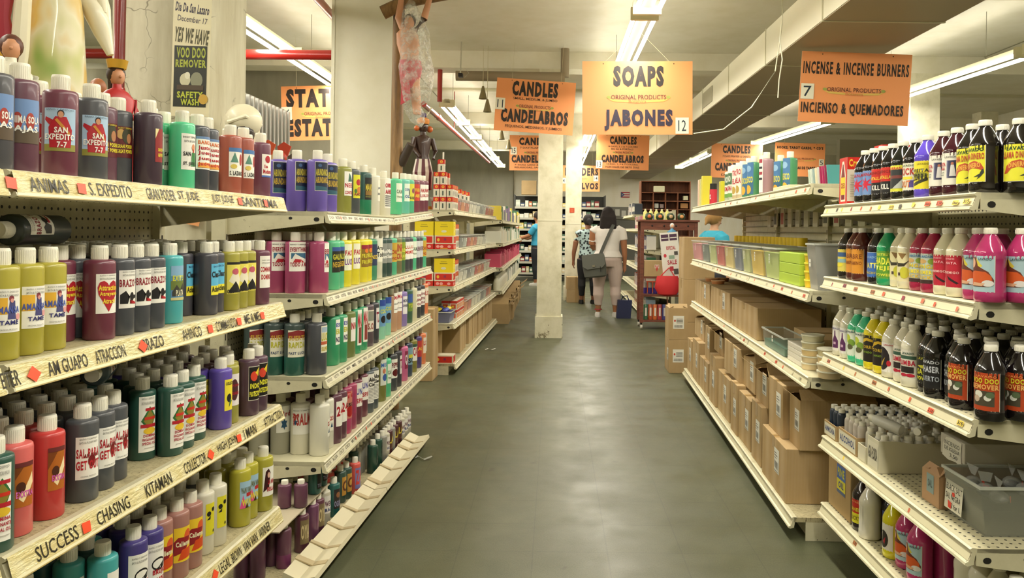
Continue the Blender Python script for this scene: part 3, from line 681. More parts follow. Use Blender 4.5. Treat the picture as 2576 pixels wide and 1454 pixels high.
D('cleo', 'A', '#a79f38', 'olive yellow bottle labelled CLEOPATRA', [('r', '#e8dc62', 0, 0, 1, 1), ('r', BK, 0, .92, 1, 1), ('p', '#e9e2c9', [(.1, .4), (.5, .85), (.9, .45), (.7, .2)]), ('e', '#c05a6a', .5, .7, .22, .1), ('p', BK, [(.1, .1), (.5, .4), (.9, .1), (.9, .05), (.1, .05)]), ('t', 'CLEOPATRA', BK, .02, .02, .98, .14)], 1.6, (.24, .70))
D('comm', 'A', '#66344a', 'plum bottle labelled COMMANDING', [('r', WH, 0, 0, 1, 1), ('t', 'COMMAND', RD, .04, .5, .96, .66), ('t', 'DOMINO', RD, .1, .26, .9, .42)] + small(.86), 1.5, (.26, .76))
# --- third shelf
D('exx', 'A', '#e2625e', 'salmon pink bottle with brown EXXTRA label', [('r', '#b0621e', 0, 0, 1, 1), ('p', '#f0d9a8', [(.3, .2), (.95, .75), (1, .5), (.5, .1)]), ('p', '#7a3f14', [(0, .5), (.5, .9), (1, 1), (0, 1)]), ('e', '#4a2210', .4, .45, .2, .12), ('t', 'EXXTRA', '#d05ab0', .2, .22, .98, .36), ('r', '#6a2a2a', 0, .9, 1, 1)], 1.3, (.27, .68))
D('exr', 'A', '#c9312f', 'red bottle with brown EXXTRA label', DES['exx'][3], 1.1, (.28, .70))
D('salp', 'A', '#46484e', 'grey bottle labelled GET OUT in red', [('r', WH, 0, 0, 1, 1), ('t', 'SAL PARA', RD, .03, .5, .97, .72), ('e', '#7a1a1a', .62, .42, .16, .14), ('t', 'GET OUT', RD, .03, .22, .97, .44), ('t', 'AFUERA', '#7a1a1a', .3, .5, .9, .6)] + small(.94) + base(), 1.6, (.24, .68))
D('chas', 'A', '#1f4c3f', 'dark green bottle with red diamond label', [('r', WH, 0, 0, 1, 1), ('p', '#2f6a34', [(.12, .56), (.6, .82), (1, .62), (.6, .36)]), ('p', '#8a7a2c', [(.25, .56), (.6, .76), (.95, .6), (.6, .42)]), ('r', RD, .35, .74, .95, .79), ('r', '#c8301e', .3, .58, .95, .63), ('r', RD, .1, .44, .98, .5), ('e', '#e0b830', .6, .38, .35, .06), ('t', 'DOMINA', '#a81c34', .25, .27, .95, .32), ('t', 'INCLINANTE', '#a81c34', .2, .2, .98, .25), ('t', 'SPECIAL OIL', '#a81c34', .2, .13, .95, .18), ('r', '#b9b4a8', .3, .07, .9, .08)] + small(.96), 1.35, (.10, .78))
D('purp', 'A', '#5a45ae', 'violet bottle with yellow picture label', [('r', '#e8d63a', 0, 0, 1, 1), ('e', BK, .45, .4, .25, .14), ('t', 'COLLECT', BK, .1, .82, .9, .92), ('p', '#3c6a3c', [(.4, .1), (.8, .3), (.5, .35)])], 1.1, (.26, .70))
D('high', 'A', '#a09a3a', 'olive bottle labelled HIGH JOHN in dark red', [('r', '#e4dcd8', 0, 0, 1, 1), ('e', '#4a2426', .5, .5, .32, .34), ('t', 'HIGH JOHN', '#a81c2c', .1, .58, .9, .68), ('t', 'EL GRANDE', '#a81c2c', .1, .34, .9, .44)], 1.4, (.26, .72))
D('indp', 'A', '#4f3344', 'plum bottle with black label INDIO PROTECTOR', [('r', '#d8d2c0', -.03, -.02, 1.03, 1.02), ('r', '#181410', 0, 0, 1, 1), ('e', '#d8452c', .42, .72, .3, .15), ('p', '#e0c830', [(.5, .82), (.9, .98), (.8, .7)]), ('t', 'INDIO', '#e8e03a', .1, .34, .95, .5), ('t', 'PROTECTOR', '#e8e03a', .06, .1, .98, .26)], 1.25, (.24, .74))
# --- fourth shelf
D('teal', 'A', '#3aa3a4', 'turquoise bottle with white side label', [('r', WH, 0, 0, 1, 1), ('e', BK, .6, .4, .3, .2)], 1.2, (.2, .68)); D('tealr', 'A', '#15525c', 'deep teal bottle', None)
D('indig', 'A', '#3a2f7c', 'indigo bottle labelled ROMPE BRUJO', [('r', WH, 0, 0, 1, 1), ('t', 'ROMPE', RD, .1, .1, .95, .26), ('e', BK, .6, .55, .35, .14), ('e', WH, .6, .55, .3, .1), ('p', BK, [(.3, .4), (.9, .6), (.8, .45)]), ('t', 'BRUJO', RD, .3, .3, .98, .44)] + small(.92), 1.7, (.14, .70))
D('legal', 'A', '#a57065', 'tan pink bottle with yellow and red label', [('r', '#e8c42c', 0, 0, 1, 1), ('e', '#d85a2c', .75, .72, .24, .2), ('p', '#8f1d24', [(.0, .2), (.6, .3), (.9, .7), (.2, .72), (0, .6)]), ('p', '#cf4a1c', [(.2, .05), (1, .1), (1, .4), (.4, .35)]), ('t', 'Caliente', '#f0e8c0', .1, .45, .9, .6)], 1.6, (.22, .66))
D('whit', 'A', '#ded9c4', 'white bottle with yellow bird-mask label', [('r', '#d9cf2c', 0, 0, 1, 1), ('e', BK, .3, .68, .2, .08), ('e', BK, .75, .8, .18, .07), ('p', BK, [(.1, .5), (.45, .62), (.42, .5)]), ('e', BK, .8, .12, .08, .05)], 1.0, (.26, .70))
D('win', 'A', '#b8b02c', 'clear yellow bottle labelled WINNING', [('r', '#9fc0d8', 0, 0, 1, 1), ('p', '#e0568c', [(0, 0), (.5, 0), (.25, .5)]), ('r', '#b82a2c', .5, .42, 1, .56), ('t', 'VAN VAN', '#6a6a3a', .1, .56, .95, .78), ('t', 'WIN', '#e8d63a', .15, .08, .95, .34), ('p', '#4a3a22', [(.4, 0), (.55, .2), (.7, 0)])], 1.3, (.28, .68))
D('girl', 'A', '#b0a930', 'yellow bottle with long-haired lady label', [('r', WH, 0, 0, 1, 1), ('p', '#3a1014', [(.05, .15), (.2, .85), (.4, .95), (.55, .8), (.45, .3)]), ('e', '#e0b09a', .42, .72, .1, .1), ('t', 'LA NINA', RD, .35, .4, .98, .56), ('t', 'BELLA', RD, .3, .16, .98, .3)], 1.5, (.24, .70))
DK = {'grey': ('A', '#44464c', 'grey'), 'plum': ('A', '#55313f', 'plum'), 'green': ('A', '#1d4338', 'dark green'), 'viol': ('A', '#3a2c80', 'violet'), 'ylw': ('A', '#a39b34', 'yellow'), 'red': ('A', '#b02c2c', 'red'), 'teal': ('A', '#14464f', 'teal'), 'pnk': ('L', '#96395f', 'magenta pink'), 'tan': ('A', '#8d655c', 'tan'), 'wh': ('A', '#cfcab6', 'whitish'), 'brn': ('A', '#3e2a2a', 'brown')}

PENDING = []     # (object, description, place)
NUM = ['nearest', 'second nearest', 'third nearest', 'fourth nearest', 'fifth nearest', 'sixth nearest', 'seventh nearest', 'eighth nearest', 'ninth nearest', 'tenth nearest', 'eleventh nearest', 'twelfth nearest']
BN = {'A': 'bath_bottle', 'L': 'large_bath_bottle', 'M': 'small_bath_bottle', 'Q': 'small_bath_bottle', 'B': 'floor_wash_bottle', 'S': 'oil_bottle'}
STOCK = []
def put_bottle(g, u, v, z, key, ang, place, name='bottle', tilt=0.0, order=None, zfun=None):
    shape, col, desc, art, w_, zz, low = DES[key]
    p = g.pt(u, v, z + .0008); o = inst(BN[shape], body_mesh(shape, col, low), None, p, (0, 0, g.yaw - g.side * math.radians(ang)))
    inst('cap', cap_mesh(shape), o)
    if art: inst('label', label_mesh(key), o)
    o['category'] = 'bottle'; PENDING.append((o, desc, place)); return o
class Pool:
    """bottles of one shelf; circles pushed apart so that nothing interpenetrates"""
    def __init__(s, g, z, place, vmin=0.0, vmax=.40, umin=0.0, umax=99, name='bottle', tilt=0.0, u_t0=0.0): s.g, s.z, s.place, s.it = g, z, place, []; s.vmin, s.vmax, s.umin, s.umax, s.name = vmin, vmax, umin, umax, name; s.tilt = tilt; s.u_t0 = u_t0
    def front(s, items, v=None, ang=22):
        for q in items:
            px, key = q[0], q[1]; r = SH[DES[key][0]][1]; vv = q[2] if len(q) > 2 and q[2] is not None else (v if v is not None else r + .008); an = q[3] if len(q) > 3 else ang
            s.it.append([s.g.u(px, s.z + SH[DES[key][0]][2] * .6, vv), vv, r, key, an + random.uniform(-4, 4), True])
    def back(s, u0, u1, v0, v1, pick, du=.066, dv=.066, prob=1.0, shape='A'):
        v = v0
        while v < v1:
            u = u0 + random.uniform(0, .01)
            while u < u1:
                if random.random() < prob: s.it.append([u, v, SH[shape][1], pick(u, v) if callable(pick) else pick, 0, False])
                u += du + random.uniform(0, .003)
            v += dv
    def done(s):
        I = s.it; n = len(I); keep = []
        fr = [q for q in I if q[5]]
        for q in I:
            if not q[5] and any((q[0] - p[0]) ** 2 + (q[1] - p[1]) ** 2 < (.8 * (q[2] + p[2])) ** 2 for p in fr): continue
            keep.append(q)
        I = keep
        for _ in range(160):
            mv = False
            for i in range(len(I)):
                for j in range(i):
                    a, b = I[i], I[j]; du, dv = a[0] - b[0], a[1] - b[1]; m = a[2] + b[2] + .0012
                    if abs(du) < m and abs(dv) < m:
                        d = math.hypot(du, dv)
                        if d < m:
                            if d < 1e-5: du, dv, d = 1e-3, 1e-3, 1.4e-3
                            k = (m - d) / d / 2; wa, wb = (.35, 1.65) if (a[5] and not b[5]) else (1.65, .35) if (b[5] and not a[5]) else (1, 1)
                            a[0] += du * k * wa; a[1] += dv * k * wa; b[0] -= du * k * wb; b[1] -= dv * k * wb; mv = True
            for a in I:
                a[1] = min(max(a[1], s.vmin + a[2] + .004), s.vmax - a[2]); a[0] = min(max(a[0], s.umin + a[2]), s.umax - a[2])
            if not mv: break
        out = []
        for u, v, r, key, an, f in I:
            if u + r > s.umax + .03: continue
            zz = s.z + s.tilt * max(0, u - s.u_t0) + abs(s.tilt) * r * 1.1
            if f: out.append(put_bottle(s.g, u, v, zz, key, an, s.place, s.name))
            else:
                shape, col, nm = DK[key]
                o = inst(BN[shape], body_mesh(shape, col), None, s.g.pt(u, v, zz + .0008)); inst('cap', cap_mesh(shape), o)
                sh = 'bottle'; STOCK.append(o)
                tag(o, 'white-capped %s %s behind the front row, %s' % (nm, sh, s.place), 'bottle', '%s stock bottles on %s' % (nm, s.place)); out.append(o)
        return out
P1 = ['amber-taped gondola first shelf', 'amber-taped gondola second shelf', 'amber-taped gondola third shelf', 'amber-taped gondola fourth shelf']
E = 2.44
p = Pool(U1, Z1[0], P1[0], umin=.9, umax=E)
p.front([(-14, 'animas', None, 40), (47, 'animas2', None, 40), (152, 'exped', None, 55), (230, 'exped2', None, 40), (362, 'gran3', None, 10), (481, 'just', None, 25), (514, 'just', None, 25), (610, 'lazaro', None, 20), (655, 'cal', None, 25)])
p.front([(97, 'exped', .13), (272, 'gran', .085, 30), (305, 'gran2', .075, 30), (184, 'exped2', .15), (404, 'san', .09, 25), (430, 'san', .075, 25), (455, 'san', .06, 25), (536, 'just', .09, 25), (566, 'lazaro', .06, 25), (589, 'lazor', .07), (633, 'cal', .10)])
p.done()
p = Pool(U1, Z1[1], P1[1], umin=.9, umax=E)
p.front([(10, 'amansa', .05), (62, 'amansa', .05), (113, 'amansa', .05), (250, 'attr', None, 25), (308, 'brazo', None, 20), (342, 'brazo', None, 20), (373, 'brazo', None, 20), (427, 'aqua', .045, 18), (512, 'clear', .06, 10), (541, 'clear', .06, 16), (570, 'cleo', .05, 25), (597, 'cleo', .05, 25), (621, 'cleo', .05, 25), (648, 'comm', .05, 25), (664, 'comm', .06, 25)])
p.front([(148, 'attr', .10, 25), (190, 'attr2', .11, 25), (462, 'clear', .10, 5)])
p.back(1.22, 2.38, .16, .36, lambda u, v: 'ylw' if u < 1.42 else random.choice(['grey', 'grey', 'plum', 'grey']), prob=.92); p.done()
p = Pool(U1, Z1[2], P1[2], umin=.9, umax=E)
p.front([(35, 'exx', .055, 28), (118, 'exr', .055, 18), (207, 'salp', .05, 30), (249, 'salp', .06, 10), (282, 'salp', .07, 10), (421, 'chas', .05, 22), (457, 'chas', .05, 20), (487, 'chas', .06, 20), (365, 'chas', .09, 38), (548, 'purp', .05, 15), (500, 'purp', .10, 15), (575, 'high', .055, 25), (596, 'high', .06, 25), (622, 'indp', .045, 28), (646, 'indp', .045, 28), (664, 'indp', .05, 28)])
p.front([(-16, 'chas', .036, 40)])
p.back(1.25, 2.38, .13, .37, lambda u, v: 'red' if u < 1.5 and v < .16 else 'grey' if u < 1.7 else 'green' if u < 1.95 else 'viol' if u < 2.08 else 'ylw' if u < 2.2 else 'plum', prob=.93); p.done()
p = Pool(U1, Z1[3], P1[3], umin=.9, umax=E)
p.front([(251, 'teal', .075, 10), (218, 'teal', .16, 10), (178, 'teal', .12), (343, 'indig', .055, 30), (376, 'indig', .055, 30), (405, 'legal', .06, 28), (435, 'legal', .055, 28), (474, 'legal', .05, 28), (512, 'whit', .06, 15), (538, 'whit', .055, 25), (607, 'win', .05, 28), (630, 'win', .055, 28), (652, 'girl', .05, 28), (674, 'girl', .05, 28)])
p.back(1.45, 2.38, .12, .37, lambda u, v: 'teal' if u < 1.75 else 'viol' if u < 1.85 else 'brn' if u < 1.98 else 'wh' if u < 2.1 else 'grey' if u < 2.2 else 'ylw', prob=.95); p.done()
# two bottles lying on top of the others
D('lie', 'A', '#232c2b', 'dark bottle', DES['brazo'][3], 1.6, (.34, .74)); D('lie2', 'A', '#33434a', 'dark bottle', DES['brazo'][3], 1.6, (.34, .74))
# (u, v) of the lying bottles on the gondola: resting across caps
def lay(g, u0, v0, z, ang, key, lab, tw=0.0):
    R = Matrix.Rotation(g.yaw + ang, 4, 'Z') @ Matrix.Rotation(math.radians(90), 4, 'X') @ Matrix.Rotation(tw, 4, 'Z')
    o = inst('bath_bottle', body_mesh('A', DES[key][1])); o.matrix_world = Matrix.Translation(g.pt(u0, v0, z)) @ R
    inst('cap', cap_mesh('A'), o); inst('label', label_mesh(key), o); tag(o, lab, 'bottle'); return o
lay(U1, U1.u(156, 1.3, .125), .135, Z1[1] + .200 + .033, math.radians(-84), 'lie', 'dark bottle labelled BRAZO lying across the caps on the second amber-taped shelf', math.radians(118))
lay(U1, U1.u(268, .97, .20), .20, Z1[2] + .200 + .033, math.radians(-66), 'lie2', 'dark bottle labelled BRAZO lying on caps on the third amber-taped shelf', math.radians(125))
# ================================================================ LARGE BOTTLES (second gondola on the left)
def T2(key, shape, col, desc, bg, lines, w=1.5, z=(.30, .74), low=None, extra=()):
    D(key, shape, col, desc, [('r', bg, 0, 0, 1, 1)] + list(extra) + [('t', t, c, .05, y0, .95, y1) for t, c, y0, y1 in lines], w, z, low)
P2_ = ['large-bottle gondola first shelf', 'large-bottle gondola second shelf', 'large-bottle gondola third shelf', 'large-bottle gondola fourth shelf', 'tray-edged base under large bottles']
ab = [('r', '#e8e4d4', -.03, -.015, 1.03, 1.015), ('r', '#17243f', 0, 0, 1, 1), ('p', '#2c5a6a', [(0, 0), (1, 0), (1, .12), (0, .16)]), ('t', 'ABUNDANCIA', '#c9b83a', .04, .52, .96, .76), ('t', 'ABUNDANCE', '#c9a83a', .04, .26, .96, .48), ('e', '#3a5a8a', .3, .88, .12, .06)]
D('abun', 'L', '#6c57b8', 'violet bottle labelled ABUNDANCIA', ab, 1.5, (.34, .80)); D('abunw', 'L', '#6c57b8', 'violet bottle with dark ABUNDANCIA label', ab, 1.7, (.30, .80))
T2('need', 'L', '#8f9038', 'olive bottle labelled NEED CONTROL', WH, [('NEED', RD, .34, .52), ('CONTROL', RD, .06, .2)], z=(.32, .76), extra=[('p', '#3c6a5a', [(.3, .58), (.9, .6), (.4, .95)])])
T2('fruit', 'L', '#43494f', 'slate bottle with yellow heart and fruit label', '#d8d42c', [('AMOR', '#8a2a2a', .1, .22)], extra=[('e', RD, .5, .68, .26, .14), ('e', '#c87a2c', .6, .34, .3, .16), ('e', '#4a7a2c', .2, .3, .12, .1)])
T2('ywh', 'L', '#ddd832', 'yellow bottle with white flower label', '#e9e8c0', [('ROSA', RD, .55, .7), ('FLOR', RD, .1, .2)], extra=[('e', '#3a7a3a', .5, .4, .3, .14)])
T2('manso', 'L', '#1d4a44', 'dark teal bottle with black MANSO label', '#1a1a16', [('MANSO', '#c9b43a', .4, .72), ('MANSEDUMBRE', '#8a8a4a', .1, .18)], low='#1f7a58', extra=[('r', '#8a6a2c', .05, .2, .95, .4)])
T2('omb', 'L', '#e4e0cc', 'white bottle labelled OMBLIGO with black stripes', WH, [('OMBLI', '#b32a3a', .72, .88), ('AHER', '#b32a3a', .5, .66)] , z=(.18, .80), extra=[('r', '#2a2a34', .05, .06 + .07 * k, .95, .09 + .07 * k) for k in range(6)])
T2('whp', 'L', '#e4e0cc', 'plain white bottle with small side print', '#e9e5d4', [('JABON', '#3a4a6a', .55, .68), ('BLANCO', '#3a3a4a', .3, .4)], w=.8)
T2('calm', 'L', '#4fc792', 'mint bottle labelled CALMA', '#e4ead8', [('CALMA', '#4a6a4a', .45, .66), ('TRANQ', '#6a7a5a', .2, .32)])
T2('cort', 'L', '#63c4b0', 'aqua bottle labelled COROJO with blue figure', '#dfe9dc', [('COROJO', '#3a5a9a', .55, .74), ('OLD', '#3a5a9a', .2, .36)], extra=[('e', '#2a3a6a', .75, .5, .2, .22)])
T2('yel3', 'L', '#4cb88e', 'green bottle with yellow picture label', '#d8cf42', [('SUERTE', BK, .1, .26)], extra=[('e', '#7a3a5a', .5, .6, .2, .16)])
T2('burf', 'L', '#7a3348', 'wine red bottle with flame label', '#c8402c', [('FUEGO', '#e8c43a', .55, .75), ('ARDE', '#e8c43a', .2, .4)]); T2('burw', 'L', '#6e3244', 'wine red bottle with white flame label', WH, [('AMOR', RD, .5, .75), ('LOVE', RD, .2, .4)])
ev = [('r', '#3a6a88', .1, .42, .95, .62), ('p', '#e8e2d8', [(.1, .36), (.3, .6), (.6, .48), (.95, .4), (.6, .3)]), ('p', RD, [(.2, .3), (.8, .3), (.6, .4), (.3, .42)])]
T2('every', 'L', '#a63c68', 'magenta bottle labelled EVERYTHING', WH, [('EVERYTHING', '#9a2438', .66, .82), ('TODO A MI', '#9a2438', .16, .3), ('BANO Y DESPOJO', GY, .88, .93)], w=2.0, z=(.36, .84), extra=ev); T2('every2', 'L', '#a63c68', 'magenta bottle with side label EVERY', WH, [('EVERY', '#9a2438', .62, .8), ('TODO', '#9a2438', .16, .3)], w=.9, z=(.34, .82), extra=ev)
T2('minty', 'L', '#54c48c', 'mint bottle with black and yellow label', '#26281e', [('GALLO', '#c9c43a', .5, .72), ('NEGRO', '#c9a43a', .2, .42)], extra=[('r', '#3a5a9a', 0, .84, 1, 1)]); T2('yfa', 'L', '#efe02c', 'yellow bottle labelled FAST LUCK', '#ecebd2', [('FAST', RD, .56, .76), ('LUCK', '#7a3a8a', .2, .44)], z=(.30, .78)); T2('yfr', 'L', '#efe02c', 'yellow bottle with brown fruit label', '#8a6a24', [('FRUTA', '#d8cf3a', .42, .6), ('FRUIT', '#d8cf3a', .14, .32)], extra=[('r', '#9a2438', 0, .82, 1, 1), ('e', '#e07a2c', .5, .74, .2, .1)])
T2('arr', 'L', '#e2dec6', 'white bottle labelled ARRASA in black', '#e9e6d4', [('Arrasa', BK, .5, .68), ('Todo', BK, .2, .42)], z=(.36, .86)); T2('dkg', 'L', '#28443f', 'dark green bottle with grey script label', '#8c8f88', [('Mano', WH, .5, .7), ('Santa', WH, .24, .42)]); T2('grn', 'L', '#3c8f6c', 'green bottle with navy label', '#2c3a5a', [('NOCHE', '#e4c43a', .3, .5)])
T2('redm', 'L', '#4fbf8f', 'mint bottle with orange and red label', '#c9a43a', [('CHILE', '#a81c1c', .4, .62), ('PICA', '#a81c1c', .1, .25)]); T2('olv', 'L', '#77704a', 'brownish olive bottle with red lettered label', '#c8b45a', [('INRI', RD, .5, .9), ('CRUZ', RD, .1, .4)]); T2('lime', 'L', '#3f6a48', 'green bottle with leafy yellow label', '#8a9a2c', [('RUDA', '#e8e45a', .45, .65), ('RUE', '#e8e45a', .15, .3)]); T2('dkw', 'L', '#3c3f48', 'slate bottle with white and orange label', WH, [('LUZ', '#c85a2c', .6, .78), ('MISA', '#c83a2c', .3, .5)]); T2('dkc', 'L', '#3b3d46', 'slate bottle with plum lettered label', '#cfcfd0', [('DUENDE', '#6a2c4a', .4, .66)])
T2('suer', 'L', '#2f3f3e', 'dark teal bottle labelled SUERTE RAPIDA', '#e4dfc9', [('SUERTE', '#c9a43a', .62, .8), ('RAPIDA', '#b8b42c', .34, .56), ('FAST LUCK', '#3a4a6a', .1, .2)], w=2.0, z=(.30, .74), low='#275a4e', extra=[('p', '#8a2c2c', [(0, .92), (.5, 1), (1, .92), (1, .7), (0, .7)])]); T2('suer2', 'L', '#41444c', 'slate bottle with side label SUPER LUCK', '#e4dfc9', [('LUCK', '#b8b42c', .44, .74), ('SUPER', '#b8a42c', .06, .22)], w=1.1, z=(.36, .80), extra=[('r', '#9fb4c4', .05, .76, 1, .95), ('r', '#b85a3a', 0, .3, 1, .42)])
T2('gred', 'L', '#2f9a66', 'bright green bottle with upright lettered label', '#e9e8dc', [('ESP', '#3a4a9a', .7, .86), ('ERA', '#b8b82c', .42, .62), ('NZA', '#3a3a5a', .1, .3)], w=1.0, z=(.36, .80)); T2('gred2', 'L', '#2f9a66', 'bright green bottle with tall red chilli label', '#e9e8dc', [('MAS', RD, .5, .9)], w=.9, z=(.16, .84), extra=[('r', '#8a3a34', .2, .06, .9, .5)]); T2('olg', 'L', '#6f7a3c', 'olive green bottle with pink edged label', '#e6dfd8', [('NN', RD, .5, .8)], w=1.0)
T2('gbur', 'L', '#57464f', 'greyish plum bottle with folded label', '#d8cfc0', [('S.O.S', '#8a3a34', .1, .4)], extra=[('r', '#8a8a7a', .1, .5, 1, .95)]); T2('dkp', 'L', '#33333b', 'charcoal bottle with crooked white label', '#dcd8d4', [('TZ', '#8a2438', .3, .8)], w=.8); T2('aq2', 'L', '#92d8b8', 'pale aqua bottle with blue and yellow label', '#6a9ac0', [('COCO', '#d8d83a', .48, .64)], z=(.28, .86), extra=[('r', '#2c4a9a', 0, .76, 1, 1), ('e', BK, .4, .26, .3, .14)]); T2('tanp', 'L', '#c59674', 'tan bottle with red lettered MIEL label', WH, [('Miel', '#b83a4a', .66, .86), ('DE AMOR', GY, .4, .48), ('HONEY', GY, .14, .2)], w=1.2, z=(.44, .90)); T2('lil', 'L', '#8a76bc', 'lilac bottle labelled MONEY in navy', '#e4e2e4', [('MONEY', '#2c2c5a', .66, .84), ('DINERO', '#2c2c5a', .4, .54)], w=1.3)
T2('dkgy', 'L', '#3a6048', 'green bottle with blue and yellow GO label', '#3a5a9a', [('YOU', '#c9c43a', .2, .45)], extra=[('r', '#6a8a3c', 0, 0, 1, .5)]); T2('crm', 'L', '#ddd9b4', 'cream bottle with a slim label', '#e9e6cc', [('ORO', '#8a7a3a', .4, .5)], w=.6); T2('dkrd', 'L', '#34363c', 'charcoal bottle with dark red lettering on white', WH, [('ESPIRITU', '#8a2438', .62, .78), ('SPIRIT', '#8a2438', .34, .5), ('GUIA', '#8a2438', .1, .24)]); T2('orng', 'L', '#ee8250', 'orange bottle with pale label', '#e9dcc8', [('LO', RD, .5, .8)], w=1.0)
T2('ps23', 'L', '#e0dcc6', 'white bottle labelled 23rd PSALM', '#e8e6dc', [('PSALM', '#b03a34', .34, .80), ('BANO Y DESPOJO', GY, .88, .92)], w=2.1, z=(.34, .78), extra=[('t', '23rd', '#b03a34', -.0, .62, .3, .8), ('p', '#1f4a6a', [(.02, .4), (.16, .56), (.28, .4)]), ('p', '#1f4a6a', [(.02, .52), (.28, .52), (.15, .34)])]); T2('ps24', 'L', '#9c9a88', 'greyish white bottle labelled 23rd with blue star', '#dedcd0', [('23rd', '#9a3a34', .60, .82)], w=1.6, z=(.36, .80), extra=[('p', '#1f4a6a', [(.3, .2), (.5, .55), (.7, .2)]), ('p', '#1f4a6a', [(.3, .44), (.7, .44), (.5, .1)])]); T2('ps25', 'L', '#e9e6d6', 'clean white bottle with 23 printed low', '#ebe8da', [('23', '#b03a34', .60, .84)], w=.6, z=(.30, .60), extra=[('p', '#1f4a6a', [(.2, .2), (.5, .5), (.8, .2)])])
T2('buro', 'L', '#5f3444', 'burgundy bottle with red 24 label', WH, [('24', RD, .4, .8)], w=1.2); T2('pkap', 'L', '#a63a62', 'pink bottle with red apple label', '#c87a6a', [('ESO', BK, .44, .58)], z=(.28, .78), extra=[('t', 'Te', RD, .1, .75, .9, .98), ('e', '#a81c1c', .5, .26, .4, .2)], low='#b4406a'); T2('pkp', 'L', '#a83a60', 'plain pink bottle', '#a83a60', [], w=.3); T2('span', 'L', '#6a2c3e', 'wine bottle labelled SPIRIT in blue and red', WH, [('UNA', '#4a4a9a', .5, .76), ('SPIRI', RD, .14, .34)], z=(.34, .80)); T2('asc', 'L', '#4c555a', 'slate bottle labelled Altar Clean', WH, [('Altar', BK, .74, .88), ('Clean', BK, .58, .7)] , w=1.5, z=(.20, .80), extra=[('r', '#8a8c88', .06, .05 + .05 * k, .94, .065 + .05 * k) for k in range(10)])
T2('olst', 'L', '#7c7a36', 'olive bottle with blue spotted label', '#d8dcd0', [('MISS', '#3a6ab0', .7, .86)], z=(.35, .92), extra=[('e', '#3a5aa0', .5, .3, .3, .14), ('e', '#c87a5a', .4, .55, .2, .1)]); T2('pepp', 'L', '#3d3f45', 'slate bottle labelled PEPPER', WH, [('PEPPER', '#7a1a24', .56, .82)], extra=[('e', '#5a1418', .5, .28, .4, .2)]); T2('pnk2', 'L', '#d8669a', 'bright pink bottle with wine label', '#8a2c4a', [('QX', '#e4e0e0', .2, .8)], w=1.0); T2('nav', 'L', '#33405a', 'navy bottle with pale blue and yellow label', '#7aa0b0', [('SO', BK, .1, .4)], extra=[('r', '#c9c43a', .1, .4, .9, .6)]); T2('olrd', 'L', '#8a8438', 'olive bottle labelled CAT in red', WH, [('CATS', '#a82430', .3, .8)], extra=[('r', '#3a5a4a', 0, .84, 1, 1)]); T2('blrd', 'L', '#4a3a7c', 'blue violet bottle with red figure label', '#b83a3a', [('ALI', '#e8c43a', .4, .6)])
DK.update({'Lw': ('L', '#d8d4c0', 'white'), 'Lg': ('L', '#3c4146', 'slate'), 'Lp': ('L', '#96395f', 'magenta'), 'Ly': ('L', '#c9bd3c', 'yellow'), 'Lgr': ('L', '#2c7a58', 'green'), 'Lb': ('L', '#5a3040', 'burgundy'),
           'Mg': ('M', '#1f4438', 'dark green'), 'Mr': ('M', '#d8453f', 'coral red'), 'Mw': ('M', '#d6d2bc', 'whitish'), 'Mb': ('M', '#3a2c2c', 'brown'), 'Mp': ('M', '#6a3650', 'plum'), 'Mgy': ('M', '#8c8a80', 'grey')})
L2 = 2.41
U2z = .0495
p = Pool(U2, Z2[0], P2_[0], umax=UM)
p.front([(699, 'abunw', .215, 48), (744, 'abun', .13, 35), (797, 'abun', .046, 40), (824, 'abunw', .05, 30), (862, 'need', .05), (884, 'fruit', .05), (914, 'manso', .048), (936, 'whp', .05, 8), (950, 'whp', .085, 8), (965, 'omb', .05), (898, 'ywh', .13)])
p.done()
p = Pool(U2, Z2[0], P2_[0], umin=UM, tilt=.046, u_t0=UM)
p.front([(994, 'calm'), (1014, 'cort'), (1026, 'yel3'), (1040, 'burf'), (1053, 'burw'), (1063, 'burw')], v=.05)
p.done()
def rowpool(z, place, items, backs=()):
    p = Pool(U2, z, place); p.front(items, v=.05)
    for b_ in backs: p.back(*b_)
    p.done()
rowpool(Z2[1], P2_[1], [(652, 'every', .30, 40), (695, 'every', .217, 40), (743, 'every', .134, 50), (802, 'every2', .05, 15), (832, 'minty'), (843, 'minty', .06), (862, 'yfa'), (884, 'yfa'), (906, 'yfr'), (917, 'yfr', .055), (928, 'grn'), (943, 'arr'), (955, 'dkg', .06), (968, 'dkg'), (981, 'redm'), (994, 'olv'), (1003, 'lime'), (1014, 'dkw'), (1023, 'dkw'), (1032, 'calm'), (1041, 'dkc'), (1049, 'dkc'), (1058, 'redm')],
        [(.12, 2.3, .14, .39, lambda u, v: 'Lp' if u < .35 else 'Lgr' if u < .6 else 'Ly' if u < 1.1 else 'Lw' if u < 1.4 else 'Lg', .085, .085, .9, 'L')])
rowpool(Z2[2], P2_[2], [(640, 'suer', .30, 40), (690, 'suer', .218, 35), (741, 'suer', .134, 50), (797, 'suer2', .05, 18), (832, 'gred', .06, 14), (850, 'gred', .05, 14), (872, 'olg', .05, 20), (888, 'gred2', .05, 20), (904, 'gred2', .05, 20), (920, 'gbur'), (934, 'dkp', .05, 15), (951, 'aq2'), (966, 'aq2', .055), (982, 'tanp', .055, 10), (994, 'tanp', .05), (1008, 'lil'), (1022, 'dkgy'), (1034, 'crm', .05, 10), (1044, 'dkrd'), (1054, 'dkrd'), (1063, 'orng')],
        [(.12, 2.3, .14, .39, lambda u, v: 'Lg' if u < .5 else 'Lgr' if u < 1.2 else 'Lw' if u < 1.6 else 'Lg', .085, .085, .88, 'L')])
